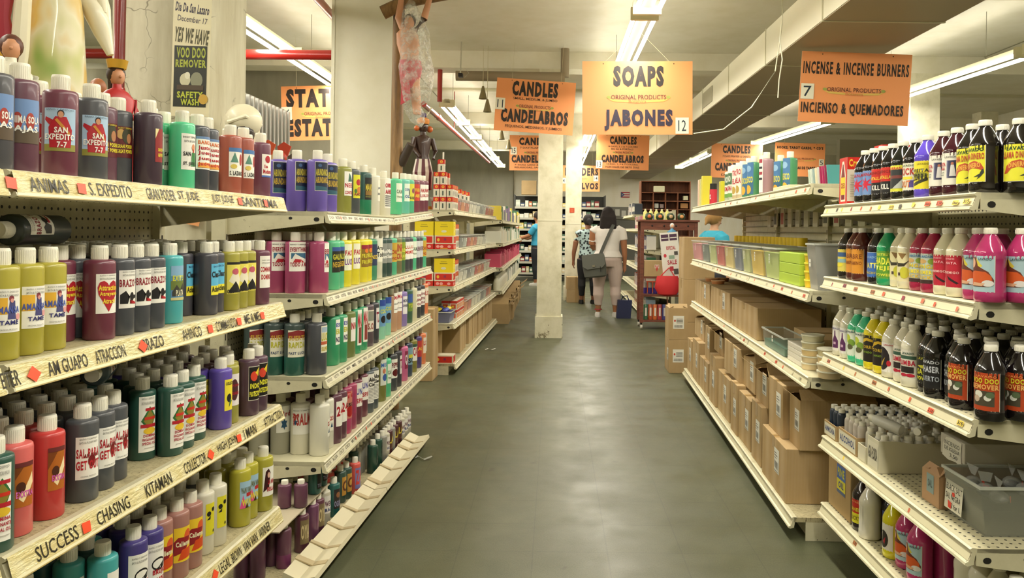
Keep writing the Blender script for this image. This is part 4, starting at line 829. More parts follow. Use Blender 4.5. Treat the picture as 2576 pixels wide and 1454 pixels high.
rowpool(Z2[3], P2_[3], [(652, 'ps24', .30, 40), (706, 'ps24', .217, 45), (756, 'ps23', .133, 60), (804, 'ps25', .048, 5), (818, 'ps25', .06, 25), (836, 'buro'), (850, 'buro'), (862, 'pkap'), (876, 'pkp'), (890, 'span'), (905, 'span', .06), (921, 'asc'), (933, 'asc'), (953, 'olst'), (966, 'calm', .05, 5), (982, 'pepp'), (994, 'dkp', .05, 8), (1010, 'pnk2'), (1022, 'nav'), (1034, 'olrd'), (1046, 'blrd'), (1057, 'orng')],
        [(.12, 2.3, .14, .39, lambda u, v: 'Lb' if u < .9 else 'Lg' if u < 1.5 else 'Lw', .085, .085, .88, 'L')])
# base: small bottles standing behind the trays, and a cardboard sheet carrying a second layer
T2('m_burg', 'M', '#5a2f44', 'plum bottle with paler pink bottom', '#5a2f44', [], w=.2, low='#7d3f66'); T2('m_blab', 'M', '#5c2c3e', 'wine bottle with speckled label', '#7a6a4a', [('OYA', '#c8b88a', .2, .8)], z=(.2, .75)); T2('m_pl', 'M', '#6b3a5c', 'mauve bottle', '#6b3a5c', [], w=.2); T2('m_grl', 'M', '#1d5c58', 'teal bottle with dark picture label', '#2a2426', [('OGUN', '#8a8ab0', .1, .4)], z=(.22, .72), extra=[('e', '#8a5a3a', .5, .7, .25, .15)])
T2('m_yl', 'M', '#2c4a40', 'dark green bottle with tan label', '#b88a3a', [('C', '#5a2a14', .2, .8)], w=1.2, z=(.2, .7)); T2('m_red', 'M', '#e0564c', 'coral red bottle with blue swirl label', '#7a7ab0', [('ZA', '#c83a34', .2, .9)], z=(.14, .72)); T2('m_grn', 'M', '#1c4436', 'dark green bottle without label', '#1c3a32', [('S', '#12231e', .2, .8)], w=.8); T2('m_gry', 'M', '#8f8d84', 'translucent grey bottle', '#9a988e', [], w=.3); T2('m_bl', 'M', '#c8c4b0', 'whitish bottle with plum and navy label', '#d8d4d0', [('WEM', '#5a2440', .4, .7), ('BAL', '#2c3a6a', .1, .3)]); T2('m_bk', 'M', '#4a2026', 'dark red bottle with yellow lettering', '#4a2a20', [('LA', '#c9b83a', .3, .8)])
DK.update({'Mx': ('M', '#5c3048', 'plum')})
p = Pool(BB, .04, P2_[4], vmin=.07, vmax=.48)
p.front([(650, 'm_pl', .20), (714, 'm_burg', .115, 0), (760, 'm_blab', .10, 40), (786, 'm_pl', .10), (800, 'm_blab', .10), (815, 'm_bl', .11), (840, 'm_grl', .10), (856, 'm_yl', .13), (869, 'm_yl', .12), (893, 'm_red', .10), (938, 'm_grn', .10, 5), (949, 'm_grn', .11, 5), (962, 'm_gry', .10), (968, 'm_bl', .10), (976, 'm_bk', .10), (983, 'm_gry', .10), (990, 'm_bk', .10), (1000, 'm_bk', .10), (1007, 'm_bl', .10), (1015, 'm_bl', .10), (1023, 'm_bl', .10)])
p.back(.02, 1.95, .17, .46, lambda u, v: 'Mx' if u < .42 else 'Mg' if u < .75 else 'Mr' if u < 1.0 else 'Mg' if u < 1.2 else 'Mgy' if u < 1.5 else 'Mb' if u < 1.65 else 'Mw', .0585, .0585, .97, 'M'); p.done()
sheet = empty('cardboard_sheet', BB.pt(.0, .05, .2165)); tag(sheet, 'greyish cardboard sheet laid over small bottles on the tray-edged base', 'sheet')
m = bx(BB, 0.0, .03, 0, .55, .32, .004, M('#b7ab92', .8)); m.build('sheet_board', sheet)
DK['Ms'] = ('M', '#5c3048', 'plum'); SH['Q'] = (A_PROF, .026, .104, (.5, .853))
T2('q1', 'Q', '#63344f', 'small plum bottle', '#63344f', [], w=.2); T2('q2', 'Q', '#1d5c58', 'small teal bottle with tiger label', '#2a2224', [('TIGRE', '#9a9ab8', .1, .34)], z=(.2, .8))
p = Pool(BB, .2225, 'standing on the cardboard sheet', vmin=.06, vmax=.42)
p.front([(716, 'q1', .16), (757, 'q1', .10), (792, 'q2', .10), (808, 'q2', .11)], ang=10); p.done()
# ================================================================ FLOOR WASH BOTTLES (near right gondola)
def B_(key, col, desc, bg, lines, w=1.75, z=(.14, .58), extra=()):
    D(key, 'B', col, desc, [('r', '#e0dccb', -.02, -.012, 1.02, 1.012), ('r', bg, 0, 0, 1, 1)] + list(extra) + [('t', t, c, a, y0, b, y1) for t, c, a, y0, b, y1 in lines], w, z)
BLK = '#0e0a0c'
B_('star', BLK, 'black bottle with blue label and red star', '#6f8fc4', [('GANA', RD, .1, .78, .9, .92)], extra=[('p', '#c8203c', [(.5, .75), (.56, .55), (.85, .68), (.65, .48), (.95, .38), (.62, .38), (.66, .12), (.48, .32), (.2, .12), (.36, .38), (.05, .42), (.36, .5), (.2, .7), (.44, .56)])])
B_('rbk', BLK, 'black bottle with red and black label', '#c8281e', [('VENCE', '#8a1410', .1, .78, .9, .9), ('BATALLA', '#e8c43a', .1, .55, .9, .68), ('KILL', WH, .3, .14, .8, .34)], extra=[('r', '#161414', 0, 0, 1, .45)])
B_('arra', '#10120e', 'black bottle with street scene label edged yellow', '#d8d83c', [('ARRASA', '#c83a3c', .1, .84, .9, .94)], extra=[('r', '#2c2f30', .0, .12, .84, .84), ('r', '#7a3a34', .1, .5, .8, .62), ('p', '#b8bcb4', [(.3, .12), (.8, .12), (.84, .5), (.6, .3)])])
B_('kick', '#140e10', 'black bottle labelled KICK OUT', '#e0dcc4', [('KICK', '#b8342c', .12, .56, .9, .82), ('OUT', '#c86a2c', .12, .1, .7, .36), ('LAVADO', '#5a6a4a', .1, .88, .9, .95)], extra=[('r', '#5a4a8a', .6, .1, .9, .36), ('r', '#e8d83a', .2, .4, .8, .5)])
B_('vio', '#5d48c0', 'violet bottle with yellow Zorra label', '#e4d432', [('LAVADO', '#8a7a1a', .4, .86, .95, .93), ('VISITA', '#3a3a1c', .1, .6, .95, .72), ('ZORRA', '#2c2c1c', .1, .3, .9, .55)], extra=[('e', '#8a8a2a', .5, .5, .4, .1), ('p', '#3a3a22', [(.1, .2), (.9, .4), (.9, .3), (.2, .1)])])
B_('sta', '#3a0a1a', 'dark wine bottle labelled SANTA CLARA', '#e4e0d2', [('LAVADO', GY, .4, .84, .95, .90), ('SANTA', '#b8343c', .0, .58, .45, .70), ('CLARA', '#b8343c', .0, .46, .42, .56), ('FLOOR', '#2c4a3a', .02, .36, .4, .4), ('WASH', '#2c4a3a', .02, .28, .36, .32)], extra=[('r', '#353450', .5, .2, .97, .76), ('p', '#dcd8d4', [(.62, .26), (.88, .26), (.8, .62), (.68, .62)]), ('e', '#b8745a', .74, .66, .06, .045)], w=1.8, z=(.16, .62))
B_('din', '#17120f', 'black bottle labelled LLAMA DINERO in yellow', '#e6e03a', [('LAVADO', '#2c4a24', .16, .84, .96, .94), ('LLAMA DINERO', '#b8442c', .03, .62, .97, .80)], extra=[('p', '#c0502c', [(.06, .2), (.16, .42), (.36, .54), (.62, .58), (.84, .52), (.95, .38), (.95, .3), (.8, .34), (.56, .38), (.34, .34), (.2, .22)]), ('t', 'DINERO', '#e8b04a', .24, .38, .84, .52, .1), ('p', '#3a4034', [(.95, .36), (.97, .25), (.86, .14), (.72, .06), (.78, .14), (.6, .13), (.82, .22), (.88, .32)])], w=1.85, z=(.15, .64))
B_('ybl', '#1a1210', 'dark bottle with yellow and blue landscape label', '#d8c85a', [], extra=[('r', '#3a5a8a', 0, .66, 1, .86), ('r', '#8ab0b4', 0, .4, 1, .56), ('e', '#e4d43a', .4, .3, .3, .1)]); B_('bro', '#54201a', 'brown bottle with orange label', '#d8902c', [('ABRE', '#8a4a14', .1, .6, .9, .8), ('CAMINO', '#8a4a14', .1, .35, .9, .5)], z=(.14, .60)); B_('blu', '#171316', 'dark bottle with blue HATTI label', '#3f6cb8', [('HATTI', '#d8cc5a', .05, .36, .95, .58), ('LAVADO', '#8ab0d8', .1, .76, .9, .86), ('MACHO', '#c8b43a', .1, .12, .9, .22)], z=(.12, .56))
B_('bgrn', '#1f9a64', 'green bottle labelled AWAY in yellow', '#5f9a34', [('DESTRUYE', '#d8d84a', .1, .82, .95, .92), ('HADAS', '#e8e84c', .03, .5, .97, .76), ('TEJE', '#e4e44a', .03, .26, .9, .46), ('POWER', '#d8d84a', .1, .08, .9, .18)], w=1.9, z=(.12, .60)); B_('bcrm', '#ded8b8', 'cream bottle with dark masked figure label', '#e2d9a8', [], extra=[('p', '#8a6a3a', [(.3, .98), (.8, .95), (.6, .75)]), ('p', '#3a3426', [(.05, .75), (.3, .5), (.7, .52), (.95, .74), (.7, .62), (.35, .62)]), ('e', '#c9c43a', .7, .3, .24, .2), ('r', '#4a3a3a', .35, .2, .5, .3)], z=(.12, .60))
B_('pin', '#a01c44', 'crimson bottle labelled LUCKY NUMBER', '#b9c4b8', [('LA MADAMA', '#4a7aa0', .1, .86, .9, .95), ('PINGA', '#d8c02c', .05, .50, .95, .64), ('NUMERO', '#e8d43a', .05, .30, .95, .44), ('LUCKY', '#d8b43a', .05, .14, .95, .26)], extra=[('e', '#c8a060', .3, .74, .25, .08), ('e', '#8aa43a', .8, .74, .2, .1), ('r', '#3a2420', 0, 0, 1, .12)], w=1.9, z=(.14, .60)); B_('crd', '#ded8b8', 'cream bottle with red label and black bird', '#b81c34', [('LAVADO', '#e09aa0', .1, .86, .7, .92), ('MATA', '#e09aa0', .2, .72, .8, .8), ('ENEMIGO', '#e8b8b4', .1, .42, .9, .5)], extra=[('p', '#2a1418', [(.3, .36), (.9, .14), (.8, .1), (.4, .24)]), ('p', '#d8d0cc', [(0, .3), (.2, .0), (.02, .0)])], w=1.6, z=(.14, .60))
B_('lad', '#b03068', 'magenta bottle with orange dress lady label', '#a8c4cc', [('LAVADO', '#4a6a6a', .45, .88, .9, .95)], extra=[('p', '#d8c84a', [(.3, .96), (.6, .72), (.42, .62)]), ('p', '#6a3424', [(.02, .92), (.3, .98), (.42, .72), (.8, .56), (.98, .34), (.98, .2), (.8, .14), (.02, .14)]), ('e', '#e0ac8c', .14, .8, .16, .14), ('p', '#cf5a24', [(.0, .54), (.3, .58), (.7, .56), (.9, .44), (.92, .28), (.5, .2), (0, .2)]), ('e', '#dcd8d4', .78, .24, .2, .09), ('p', '#d8a884', [(.1, .16), (.6, .16), (.7, .24), (.2, .26)])], w=1.85, z=(.14, .62))
B_('wine', '#ddd8c2', 'cream bottle with purple bottle picture label', '#e4e0d8', [('EMBRIAGO', '#8a84a0', .1, .84, .9, .92)], extra=[('p', '#5a2a58', [(.3, .1), (.75, .1), (.75, .4), (.58, .6), (.56, .8), (.48, .8), (.46, .6), (.3, .4)]), ('r', '#c8a4bc', .4, .24, .6, .34)], z=(.10, .60)); B_('pal', '#3fbf90', 'green bottle with pale leafy label', '#dfe4d4', [('LAVADO', '#3a4a5a', .1, .88, .9, .94)], extra=[('e', '#b8c43a', .3, .66, .25, .16), ('e', '#7a9a3a', .6, .5, .24, .14), ('e', '#5a5a3a', .5, .34, .22, .1)], z=(.12, .62)); B_('ybk', '#dccb20', 'yellow bottle with black and gold label', '#211a12', [('CORRE', '#b89a24', .1, .5, .9, .62), ('LAVADO', '#7a9a2c', .2, .32, .8, .4)], extra=[('p', '#c9a424', [(.02, .62), (.2, .84), (.5, .9), (.9, .84), (.9, .74), (.5, .8), (.2, .7)])], z=(.14, .62)); B_('cbk', '#ddd8c2', 'cream bottle with black smoke label', '#e4e0da', [('LAVADO', RD, .4, .9, .9, .95)], extra=[('e', '#231c1e', .3, .45, .45, .4), ('p', '#c8a43a', [(.1, .2), (.5, .5), (.3, .2)]), ('e', RD, .7, .3, .12, .1)], z=(.1, .6))
B_('tum', '#ddd8c2', 'cream bottle labelled TUMBA TRABAJO', '#dfdacb', [('LAVADO', '#3a5a4a', .3, .84, .9, .92), ('TUMBA', '#b8203a', .03, .46, .97, .64)], extra=[('r', '#3a5a48', 0, .68, 1, .8), ('r', '#2a2220', .2, .2, .9, .42), ('e', '#b8203a', .4, .12, .2, .06), ('e', '#b8203a', .75, .12, .2, .06)], z=(.14, .60)); B_('saca', BLK, 'black bottle labelled SACA POWER', '#262620', [('LAVADO', '#c9c43a', .1, .82, .95, .92), ('SACA', '#d8d43a', .1, .3, .9, .5), ('POWER', '#d8d43a', .1, .1, .9, .24)], extra=[('p', '#c8407a', [(.5, .8), (.8, .7), (.6, .6)]), ('p', '#c9c43a', [(.1, .6), (.7, .66), (.95, .5), (.4, .52)])]); B_('chsr', BLK, 'black bottle labelled CHASER MUERTO in white', '#17171a', [('LAVADO', '#c8ccd0', .05, .84, .95, .95), ('CHASER', '#c8ccd4', .05, .54, .95, .76), ('MUERTO', '#9aa0a8', .05, .24, .95, .42)], w=1.9); B_('voo', '#161012', 'black bottle with orange VOO DOO REMOVER label', '#b8441c', [('LAVADO', '#e08a4a', .2, .88, .9, .94), ('VOO DOO', '#d8d030', .03, .72, .97, .86), ('REMOVER', '#e8b060', .03, .56, .97, .70)], extra=[('r', '#4a4434', .06, .12, .84, .52), ('e', '#e4e0d0', .3, .42, .16, .1), ('e', '#c8b09a', .24, .3, .12, .09), ('e', '#d8d8cc', .62, .34, .12, .08), ('e', '#5a6a4a', .7, .42, .14, .08)], w=1.9, z=(.14, .64))
B_('kana', '#221216', 'dark bottle with red and yellow BATALLA label', '#c02c20', [('LAVADO', '#e09a5a', .1, .86, .9, .94), ('KANELA', '#e4d43a', .05, .5, .95, .66), ('LUCKY', '#8a7a1c', .1, .12, .8, .3)], extra=[('r', '#dcd42c', 0, 0, 1, .42)]); B_('whb', '#dcd7c6', 'plain white glossy bottle', '#dcd7c6', [], w=.2); B_('dkb', '#150f18', 'black bottle with blue and red side label', '#3a4a8a', [('X', RD, .2, .3, .8, .7)], w=1.0); B_('yl2', '#d8cf18', 'yellow bottle with white and black label', '#dcd8cc', [], extra=[('e', '#2a2420', .3, .4, .4, .34), ('p', RD, [(.2, .3), (.5, .5), (.4, .2)])], w=1.3); B_('pkb', '#a83068', 'magenta bottle turned away', '#a83068', [], w=.2)
DK.update({'Bk': ('B', '#171214', 'black'), 'Bw': ('B', '#cfcab4', 'cream'), 'Bp': ('B', '#8c2c54', 'magenta'), 'Bg': ('B', '#1f7a54', 'green'), 'Bb': ('B', '#1f1a1c', 'black')})
P3_ = ['floor-wash gondola first shelf', 'floor-wash gondola second shelf', 'floor-wash gondola third shelf', 'x', 'floor-wash gondola bottom shelf']
p = Pool(RN, Z4[0], P3_[0], umin=-.03, umax=RN.L, vmax=.43)
p.front([(2183, 'star'), (2203, 'star'), (2224, 'rbk'), (2243, 'rbk'), (2263, 'arra', None, 30), (2305, 'kick'), (2333, 'vio'), (2381, 'sta'), (2415, 'sta'), (2441, 'din'), (2474, 'din', None, 8), (2550, 'din', .10, 52)], v=.05)
p.back(.05, 1.0, .14, .30, 'Bk', .085, .085, .7, 'B'); p.done()
p = Pool(RN, Z4[1], P3_[1], umin=-.03, umax=RN.L, vmax=.43)
p.front([(2146, 'ybl'), (2162, 'bro'), (2177, 'bro'), (2192, 'blu'), (2209, 'blu'), (2226, 'bgrn', .06), (2243, 'bgrn', .05, 34), (2274, 'bcrm'), (2291, 'bcrm'), (2311, 'pin'), (2357, 'pin'), (2393, 'crd'), (2420, 'crd'), (2447, 'lad', .05, 12), (2478, 'lad', .05, 26), (2554, 'lad', .10, 26), (2522, 'pkb', .18)], v=.05)
p.back(.05, 1.1, .14, .30, lambda u, v: 'Bp' if u < .3 else 'Bk' if u > .8 else random.choice(['Bg', 'Bw', 'Bk']), .085, .085, .75, 'B'); p.done()
p = Pool(RN, Z4[2], P3_[2], umin=-.03, umax=RN.L, vmax=.44)
p.front([(2128, 'wine', .05, 20), (2144, 'wine'), (2165, 'pal'), (2187, 'pal'), (2208, 'ybk'), (2230, 'ybk', None, 30), (2251, 'cbk'), (2276, 'tum'), (2303, 'tum'), (2330, 'saca', None, 30), (2362, 'chsr'), (2385, 'chsr'), (2417, 'voo'), (2462, 'voo', .07), (2496, 'voo', .045, 36), (2564, 'voo', .10, 20)], v=.05)
p.back(.0, 1.12, .135, .42, lambda u, v: 'Bk' if u < .62 else random.choice(['Bw', 'Bk', 'Bw']), .084, .078, .97, 'B'); p.done()
p = Pool(RN, Z4[4], P3_[4], umin=-.03, umax=.92, vmax=.44)
p.front([(2172, 'kana', .05), (2203, 'whb', .06), (2230, 'dkb', .09), (2251, 'yl2', .06), (2284, 'lad', .07), (2315, 'lad', .06), (2377, 'pkb', .14, 0)])
p.back(.0, .28, .12, .40, lambda u, v: 'Bw', .084, .084, .9, 'B'); p.done()

# ================================================================ BOXES AND BINS
def Tm(g): return Matrix(((g.d.x, g.n.x, 0, 0), (g.d.y, g.n.y, 0, 0), (0, 0, 1, 0), (0, 0, 0, 1)))
def near_yaw(g): return math.atan2(-g.d.x, g.d.y)
SHIP = [('r', '#e4e2d6', 0, 0, 1, 1), ('r', '#55534c', .08, .78, .5, .82), ('r', '#55534c', .08, .68, .7, .72), ('r', '#8a8880', .08, .58, .6, .61)] + [('r', '#3a3832', .12 + .07 * k, .18, .15 + .07 * k, .48) for k in range(11)] + [('r', '#77756c', .1, .06, .9, .1)]
SHIP2 = [('r', '#e4e2d6', 0, 0, 1, 1), ('e', '#c8402c', .16, .62, .08, .09)] + [('r', '#55534c', .3, .74 - .1 * k, .9, .78 - .1 * k) for k in range(4)] + [('r', '#3a3832', .12 + .07 * k, .1, .15 + .07 * k, .3) for k in range(11)]
def carton(g, u0, u1, v0, z0, z1, dep, lab, sticker=True, flaps=0, name='carton', mat=CARD, tape=True, sk=None, nearart=None, cat='box', rot=0.0):
    o = empty(name, g.pt(u0, v0, z0)); o.rotation_euler = (0, 0, rot); T = Tm(g); w, h = u1 - u0, z1 - z0
    m = MB()
    if flaps:
        t = .004
        for a in ((0, 0, 0, w, t, h), (0, dep - t, 0, w, dep, h), (0, t, 0, t, dep - t, h), (w - t, t, 0, w, dep - t, h), (t, t, 0, w - t, dep - t, t)): m.box(*a, mat, mat=T)
        m.build('carton_body', o)
        r = random.Random(int(u0 * 1000)); k = min(dep, w) * .42
        for side in range(4):
            an = math.radians((25, -35, 50, 15)[side] + flaps * 12)
            if side == 0: q = [(0, 0, h), (w, 0, h), (w, -k * math.cos(an), h + k * math.sin(an)), (0, -k * math.cos(an), h + k * math.sin(an))]
            elif side == 1: q = [(0, dep, h), (w, dep, h), (w, dep - k * .6, h + k * .3), (0, dep - k * .6, h + k * .3)]
            elif side == 2: q = [(0, t, h), (0, dep - t, h), (k * .5, dep - t, h + k * .55), (k * .5, t, h + k * .55)]
            else: q = [(w, t, h), (w, dep - t, h), (w - k * .8, dep - t, h + k * .2), (w - k * .8, t, h + k * .2)]
            if side == 0 and flaps == 2: q = [(0, 0, h), (w, 0, h), (w, .5 * k, h + .02), (0, .5 * k, h + .02)]
            mm = MB(); mm.prism([T @ Vector(c) for c in q], (0, 0, .003), mat); mm.build('flap', o)
    else:
        m.box(0, 0, 0, w, dep, h, mat, mat=T, bev=.003); m.build('carton_body', o)
        if tape: MB().box(w / 2 - .025, -.0008, h * .78, w / 2 + .025, dep, h + .0008, M('#a98a58', .3), mat=T).box(w / 2 - .002, 0, h + .0004, w / 2 + .002, dep, h + .0012, M('#6a5030', .7), mat=T).build('tape', o)
    if sticker:
        sw = min(.09, w * .42); sh = sw * 1.25; me = art_mesh('sticker', sk or SHIP, sw, sh); c = T @ Vector((w * (.36 if sticker is True else sticker), -.0007, h * .36)); inst('sticker', me, o, c, (0, 0, g.yaw))
    if nearart:
        aw, ah, az, av, items = nearart; c = T @ Vector((-.0007, av, az)); inst('print', art_mesh('print', items, aw, ah), o, c, (0, 0, near_yaw(g)))
    tag(o, lab, cat); return o
# stacked cartons under the far right gondola
def uu(px, z=.25, v=-.05): return FR.u(px, z, v)
row1 = [(1977, 1917, .245), (1915, 1890, .31), (1888, 1858, .28), (1856, 1838, .30), (1835, 1805, .27), (1803, 1784, .34), (1781, 1760, .24), (1758, 1742, .33), (1740, 1729, .28)]
names1 = ['widest bottom carton at the near end of the carton stack', 'narrow tall bottom carton second from the near end of the stack', 'bottom carton third from the near end with barcode sticker', 'bottom carton fourth from the near end of the stack', 'low bottom carton fifth from the near end of the stack', 'tall bottom carton sixth from the near end of the stack',
          'bottom carton seventh from the near end of the stack', 'bottom carton eighth from the near end of the stack', 'farthest bottom carton of the stack beneath the bins']
vs_ = [-.055, -.045, -.04, -.05, -.035, -.05, -.045, -.05, -.045]
tops = []
lastu = 0
for (a, b, h), nm, v in zip(row1, names1, vs_):
    ua, ub = max(uu(a, .2, v), lastu), uu(b, .2, v); lastu = ub + .002
    carton(FR, ua + .003, ub - .003, v, .101, .101 + h, .36, nm, sticker=.3 if a in (1888, 1781) else True); tops.append((ua, ub, .101 + h))
def ztop(u): return max([t for a, b, t in tops if a - .01 <= u <= b + .01] + [.101])
row2 = [(2013, 1986, .22, 1, 'near upper carton with its flap standing open above the widest bottom one', 0.0), (1984, 1934, .25, 0, 'upper carton with a yellow dot, second from the near end', -.03), (1932, 1902, .27, 1, 'upper carton printed with dark lines, third from the near end', -.02), (1900, 1870, .23, 2, 'upper carton with bent flap, fourth from the near end', .0),
        (1868, 1822, .24, 0, 'square upper carton fifth from the near end of the stack', -.02), (1820, 1796, .22, 1, 'upper carton sixth from the near end with loose flaps', .01), (1794, 1774, .25, 0, 'upper carton seventh from the near end of the stack', -.02), (1772, 1748, .22, 2, 'upper carton eighth from the near end with raised flap', .0)]
lastu = 0
for a, b, h, fl, nm, v in row2:
    ua, ub = max(uu(a, .45, v), lastu), uu(b, .45, v); lastu = ub + .006; z0 = max(ztop(x * .1 * (ub - ua) + ua) for x in range(11)) + .001
    z1 = min(z0 + h, .605 - (.0 if not fl else .035))
    carton(FR, ua + .003, ub - .003, v, z0, z1, .34, nm, flaps=fl, sticker=.28)
# cartons on the third shelf of that gondola
carton(FR, uu(1897, .75, .0), uu(1834, .75, 0), .018, .7012, .885, .36, 'taped carton overhanging the third shelf beside the clear bin', sticker=False)
carton(FR, uu(1829, .75, .0), uu(1783, .75, 0), .018, .7012, .90, .36, 'carton with round tubs on top on the third shelf', sticker=.3)
carton(FR, uu(1779, .75, .0), uu(1744, .75, 0), .018, .7012, .90, .36, 'farthest carton on the third shelf of the carton gondola', sticker=.3, sk=SHIP2)
carton(FR, .32, .80, .14, .7012, .82, .28, 'wide shallow open carton with dark crescent marks behind the tubs', flaps=0, sticker=False, nearart=(.2, .08, .02, .14, [('e', '#4a4468', .2, .5, .16, .44), ('e', '#b0895a', .26, .5, .14, .38), ('e', '#4a4468', .8, .5, .16, .44), ('e', '#b0895a', .74, .5, .14, .38)]))
def bin_(g, u0, u1, v0, v1, z0, h, lab, wall=PLAST, fill=None, fh=.6, taper=.9, name='plastic_bin', sticker=None, group=None, cat='bin'):
    o = empty(name, g.pt((u0 + u1) / 2, (v0 + v1) / 2, z0)); T = Tm(g); w, d = (u1 - u0) / 2 - .0045, (v1 - v0) / 2; t = .0022
    def ring(k, z, ins=0.0): return [T @ Vector((sx * (w * k - ins), sy * (d * k - ins), z)) for sx, sy in ((-1, -1), (1, -1), (1, 1), (-1, 1))]
    m = MB()
    R = [ring(taper, 0), ring(1, h), ring(1, h, t), ring(taper, t, t)]; V = [[m.bm.verts.new(p) for p in r] for r in R]
    for i in range(3):
        for k in range(4): m._done([m.bm.faces.new((V[i][k], V[i][(k + 1) % 4], V[i + 1][(k + 1) % 4], V[i + 1][k]))], wall)
    m._done([m.bm.faces.new(V[0][::-1]), m.bm.faces.new(V[3])], wall); m.build('bin_wall', o)
    m = MB(); q = ring(1, h - .006, -.004); q2 = ring(1, h - .006, .001)
    a = [m.bm.verts.new(p) for p in q]; b = [m.bm.verts.new(p) for p in q2]; a2 = [m.bm.verts.new(p + Vector((0, 0, .008))) for p in q]; b2 = [m.bm.verts.new(p + Vector((0, 0, .008))) for p in q2]
    for k in range(4):
        k2 = (k + 1) % 4
        for f in ((a[k], a[k2], a2[k2], a2[k]), (a2[k], a2[k2], b2[k2], b2[k]), (b2[k], b2[k2], b[k2], b[k]), (b[k], b[k2], a[k2], a[k])): m._done([m.bm.faces.new(f)], M('#d4d6cc', .25, alpha=.7))
    m.build('rim', o)
    if fill:
        k1 = taper + (1 - taper) * fh; m = MB(); m.prism(ring(taper, t + .001, .004), (0, 0, .001), fill, smooth=False)
        R = [ring(taper, t + .001, .005), ring(k1, h * fh, .005)]; V = [[m.bm.verts.new(p) for p in r] for r in R]
        for k in range(4): m._done([m.bm.faces.new((V[0][k], V[0][(k + 1) % 4], V[1][(k + 1) % 4], V[1][k]))], fill)
        m._done([m.bm.faces.new(V[1])], fill); m.build('contents', o)
    if sticker: inst('sticker', art_mesh('sticker', sticker, .022, .05), o, T @ Vector((0, -d * (taper + .05 + (1 - taper) * .6) - .001, h * .5)), (0, 0, g.yaw))
    tag(o, lab, cat, group); return o
TAGS = [('r', '#e9e8dc', 0, 0, 1, .28), ('r', '#e9e8dc', 0, .36, 1, .64), ('r', '#e9e8dc', 0, .72, 1, 1), ('r', '#55534c', .2, .1, .8, .16), ('r', '#55534c', .2, .46, .8, .52), ('r', '#55534c', .2, .8, .8, .86)]
Zb = Z5[1] + .001
bb = [(1741, 1763, '#d48a92', 'pink'), (1765, 1781, '#6f7a76', 'dark grey'), (1782, 1799, '#c0c98a', 'pale green'), (1800, 1819, '#c4504e', 'red'), (1821, 1842, '#d8c27a', 'straw'), (1844, 1863, '#6a7288', 'slate blue'), (1865, 1884, '#b9bf7c', 'olive'), (1886, 1918, '#d8b83c', 'mustard'), (1920, 1958, '#b4c468', 'lime')]
for a, b, c, nm in bb:
    ub, ua = FR.u(a, 1.12, .02), FR.u(b, 1.12, .02)
    bin_(FR, ua + .004, ub - .004, .015, .30, Zb, .165, 'clear plastic bin of %s packets on the second shelf of the carton gondola' % nm, fill=M(c, .6), fh=.85, sticker=TAGS)
# printed lime box stack, yellow tubs, large grey bin
zb = Zb
for k in range(3):
    ub, ua = FR.u(1960, 1.12, .02), .255
    o = carton(FR, ua + .002, ub - .002, .02, zb + .0505 * k, zb + .05 + .0505 * k, .20, 'lime green printed soap box, %s of the stack beside the yellow tubs' % ('bottom', 'middle', 'top')[k], mat=M('#a9c43c', .5), tape=False, sticker=False, nearart=(.12, .04, .004, .10, [('r', '#4a6a34', 0, 0, .3, 1), ('r', '#4a6a34', .4, 0, .7, 1), ('r', '#c8382c', .8, .5, 1, .9)]))
TUBY = M('#e4c02c', .4); LIDW = M('#dcd9c4', .35)
def tub(g, u, v, z, r, h, body, lid, lab, cat='tub', group=None):
    o = empty('plastic_tub', g.pt(u, v, z)); MB().lathe([(0, 0), (r * .86, 0), (r * .96, h * .82), (0, h * .82)], body, 20).build('tub_body', o); MB().lathe([(r * .97, h * .8), (r, h * .82), (r, h), (r * .9, h), (r * .88, h * .96), (0, h * .96)], lid, 20).build('lid', o); tag(o, lab, cat, group); return o
ua = .205
for k in range(4): tub(FR, ua, .07, zb + .038 * k, .043, .0375, TUBY, M('#eae04c', .4), 'yellow flat tub, %s of four stacked by the grey bin' % ('bottom', 'second', 'third', 'top')[k])
bin_(FR, .02, .155, .02, .34, Zb, .20, 'large frosted grey bin with blue goods at the near end of the second shelf', wall=M('#b0afa8', .3, alpha=.62), fill=M('#4c6a9c', .5), fh=.35, taper=.88, sticker=TAGS[:2])
r = random.Random(3)
for k in range(22):                                    # yellow jar row standing behind the bins
    px = 1815 + k * 9.5; u_ = FR.u(px, 1.25, .36)
    if u_ > FR.L - .05: continue
    o = empty('yellow_jar', FR.pt(u_, .37, Zb)); MB().lathe([(0, 0), (.03, 0), (.03, .15), (.024, .16)], M('#c9cf3a' if k < 5 else '#d8c43c', .4), 14).build('jar_body', o); MB().lathe([(.031, .16), (.031, .215), (0, .215)], M('#b4d82c' if k < 4 else '#eac818', .4), 14).build('lid', o)
    tag(o, ('lime' if k < 4 else 'yellow') + '-lidded jar in the row behind the clear bins', 'jar', ('lime' if k < 4 else 'yellow') + ' lidded jars behind the bins')
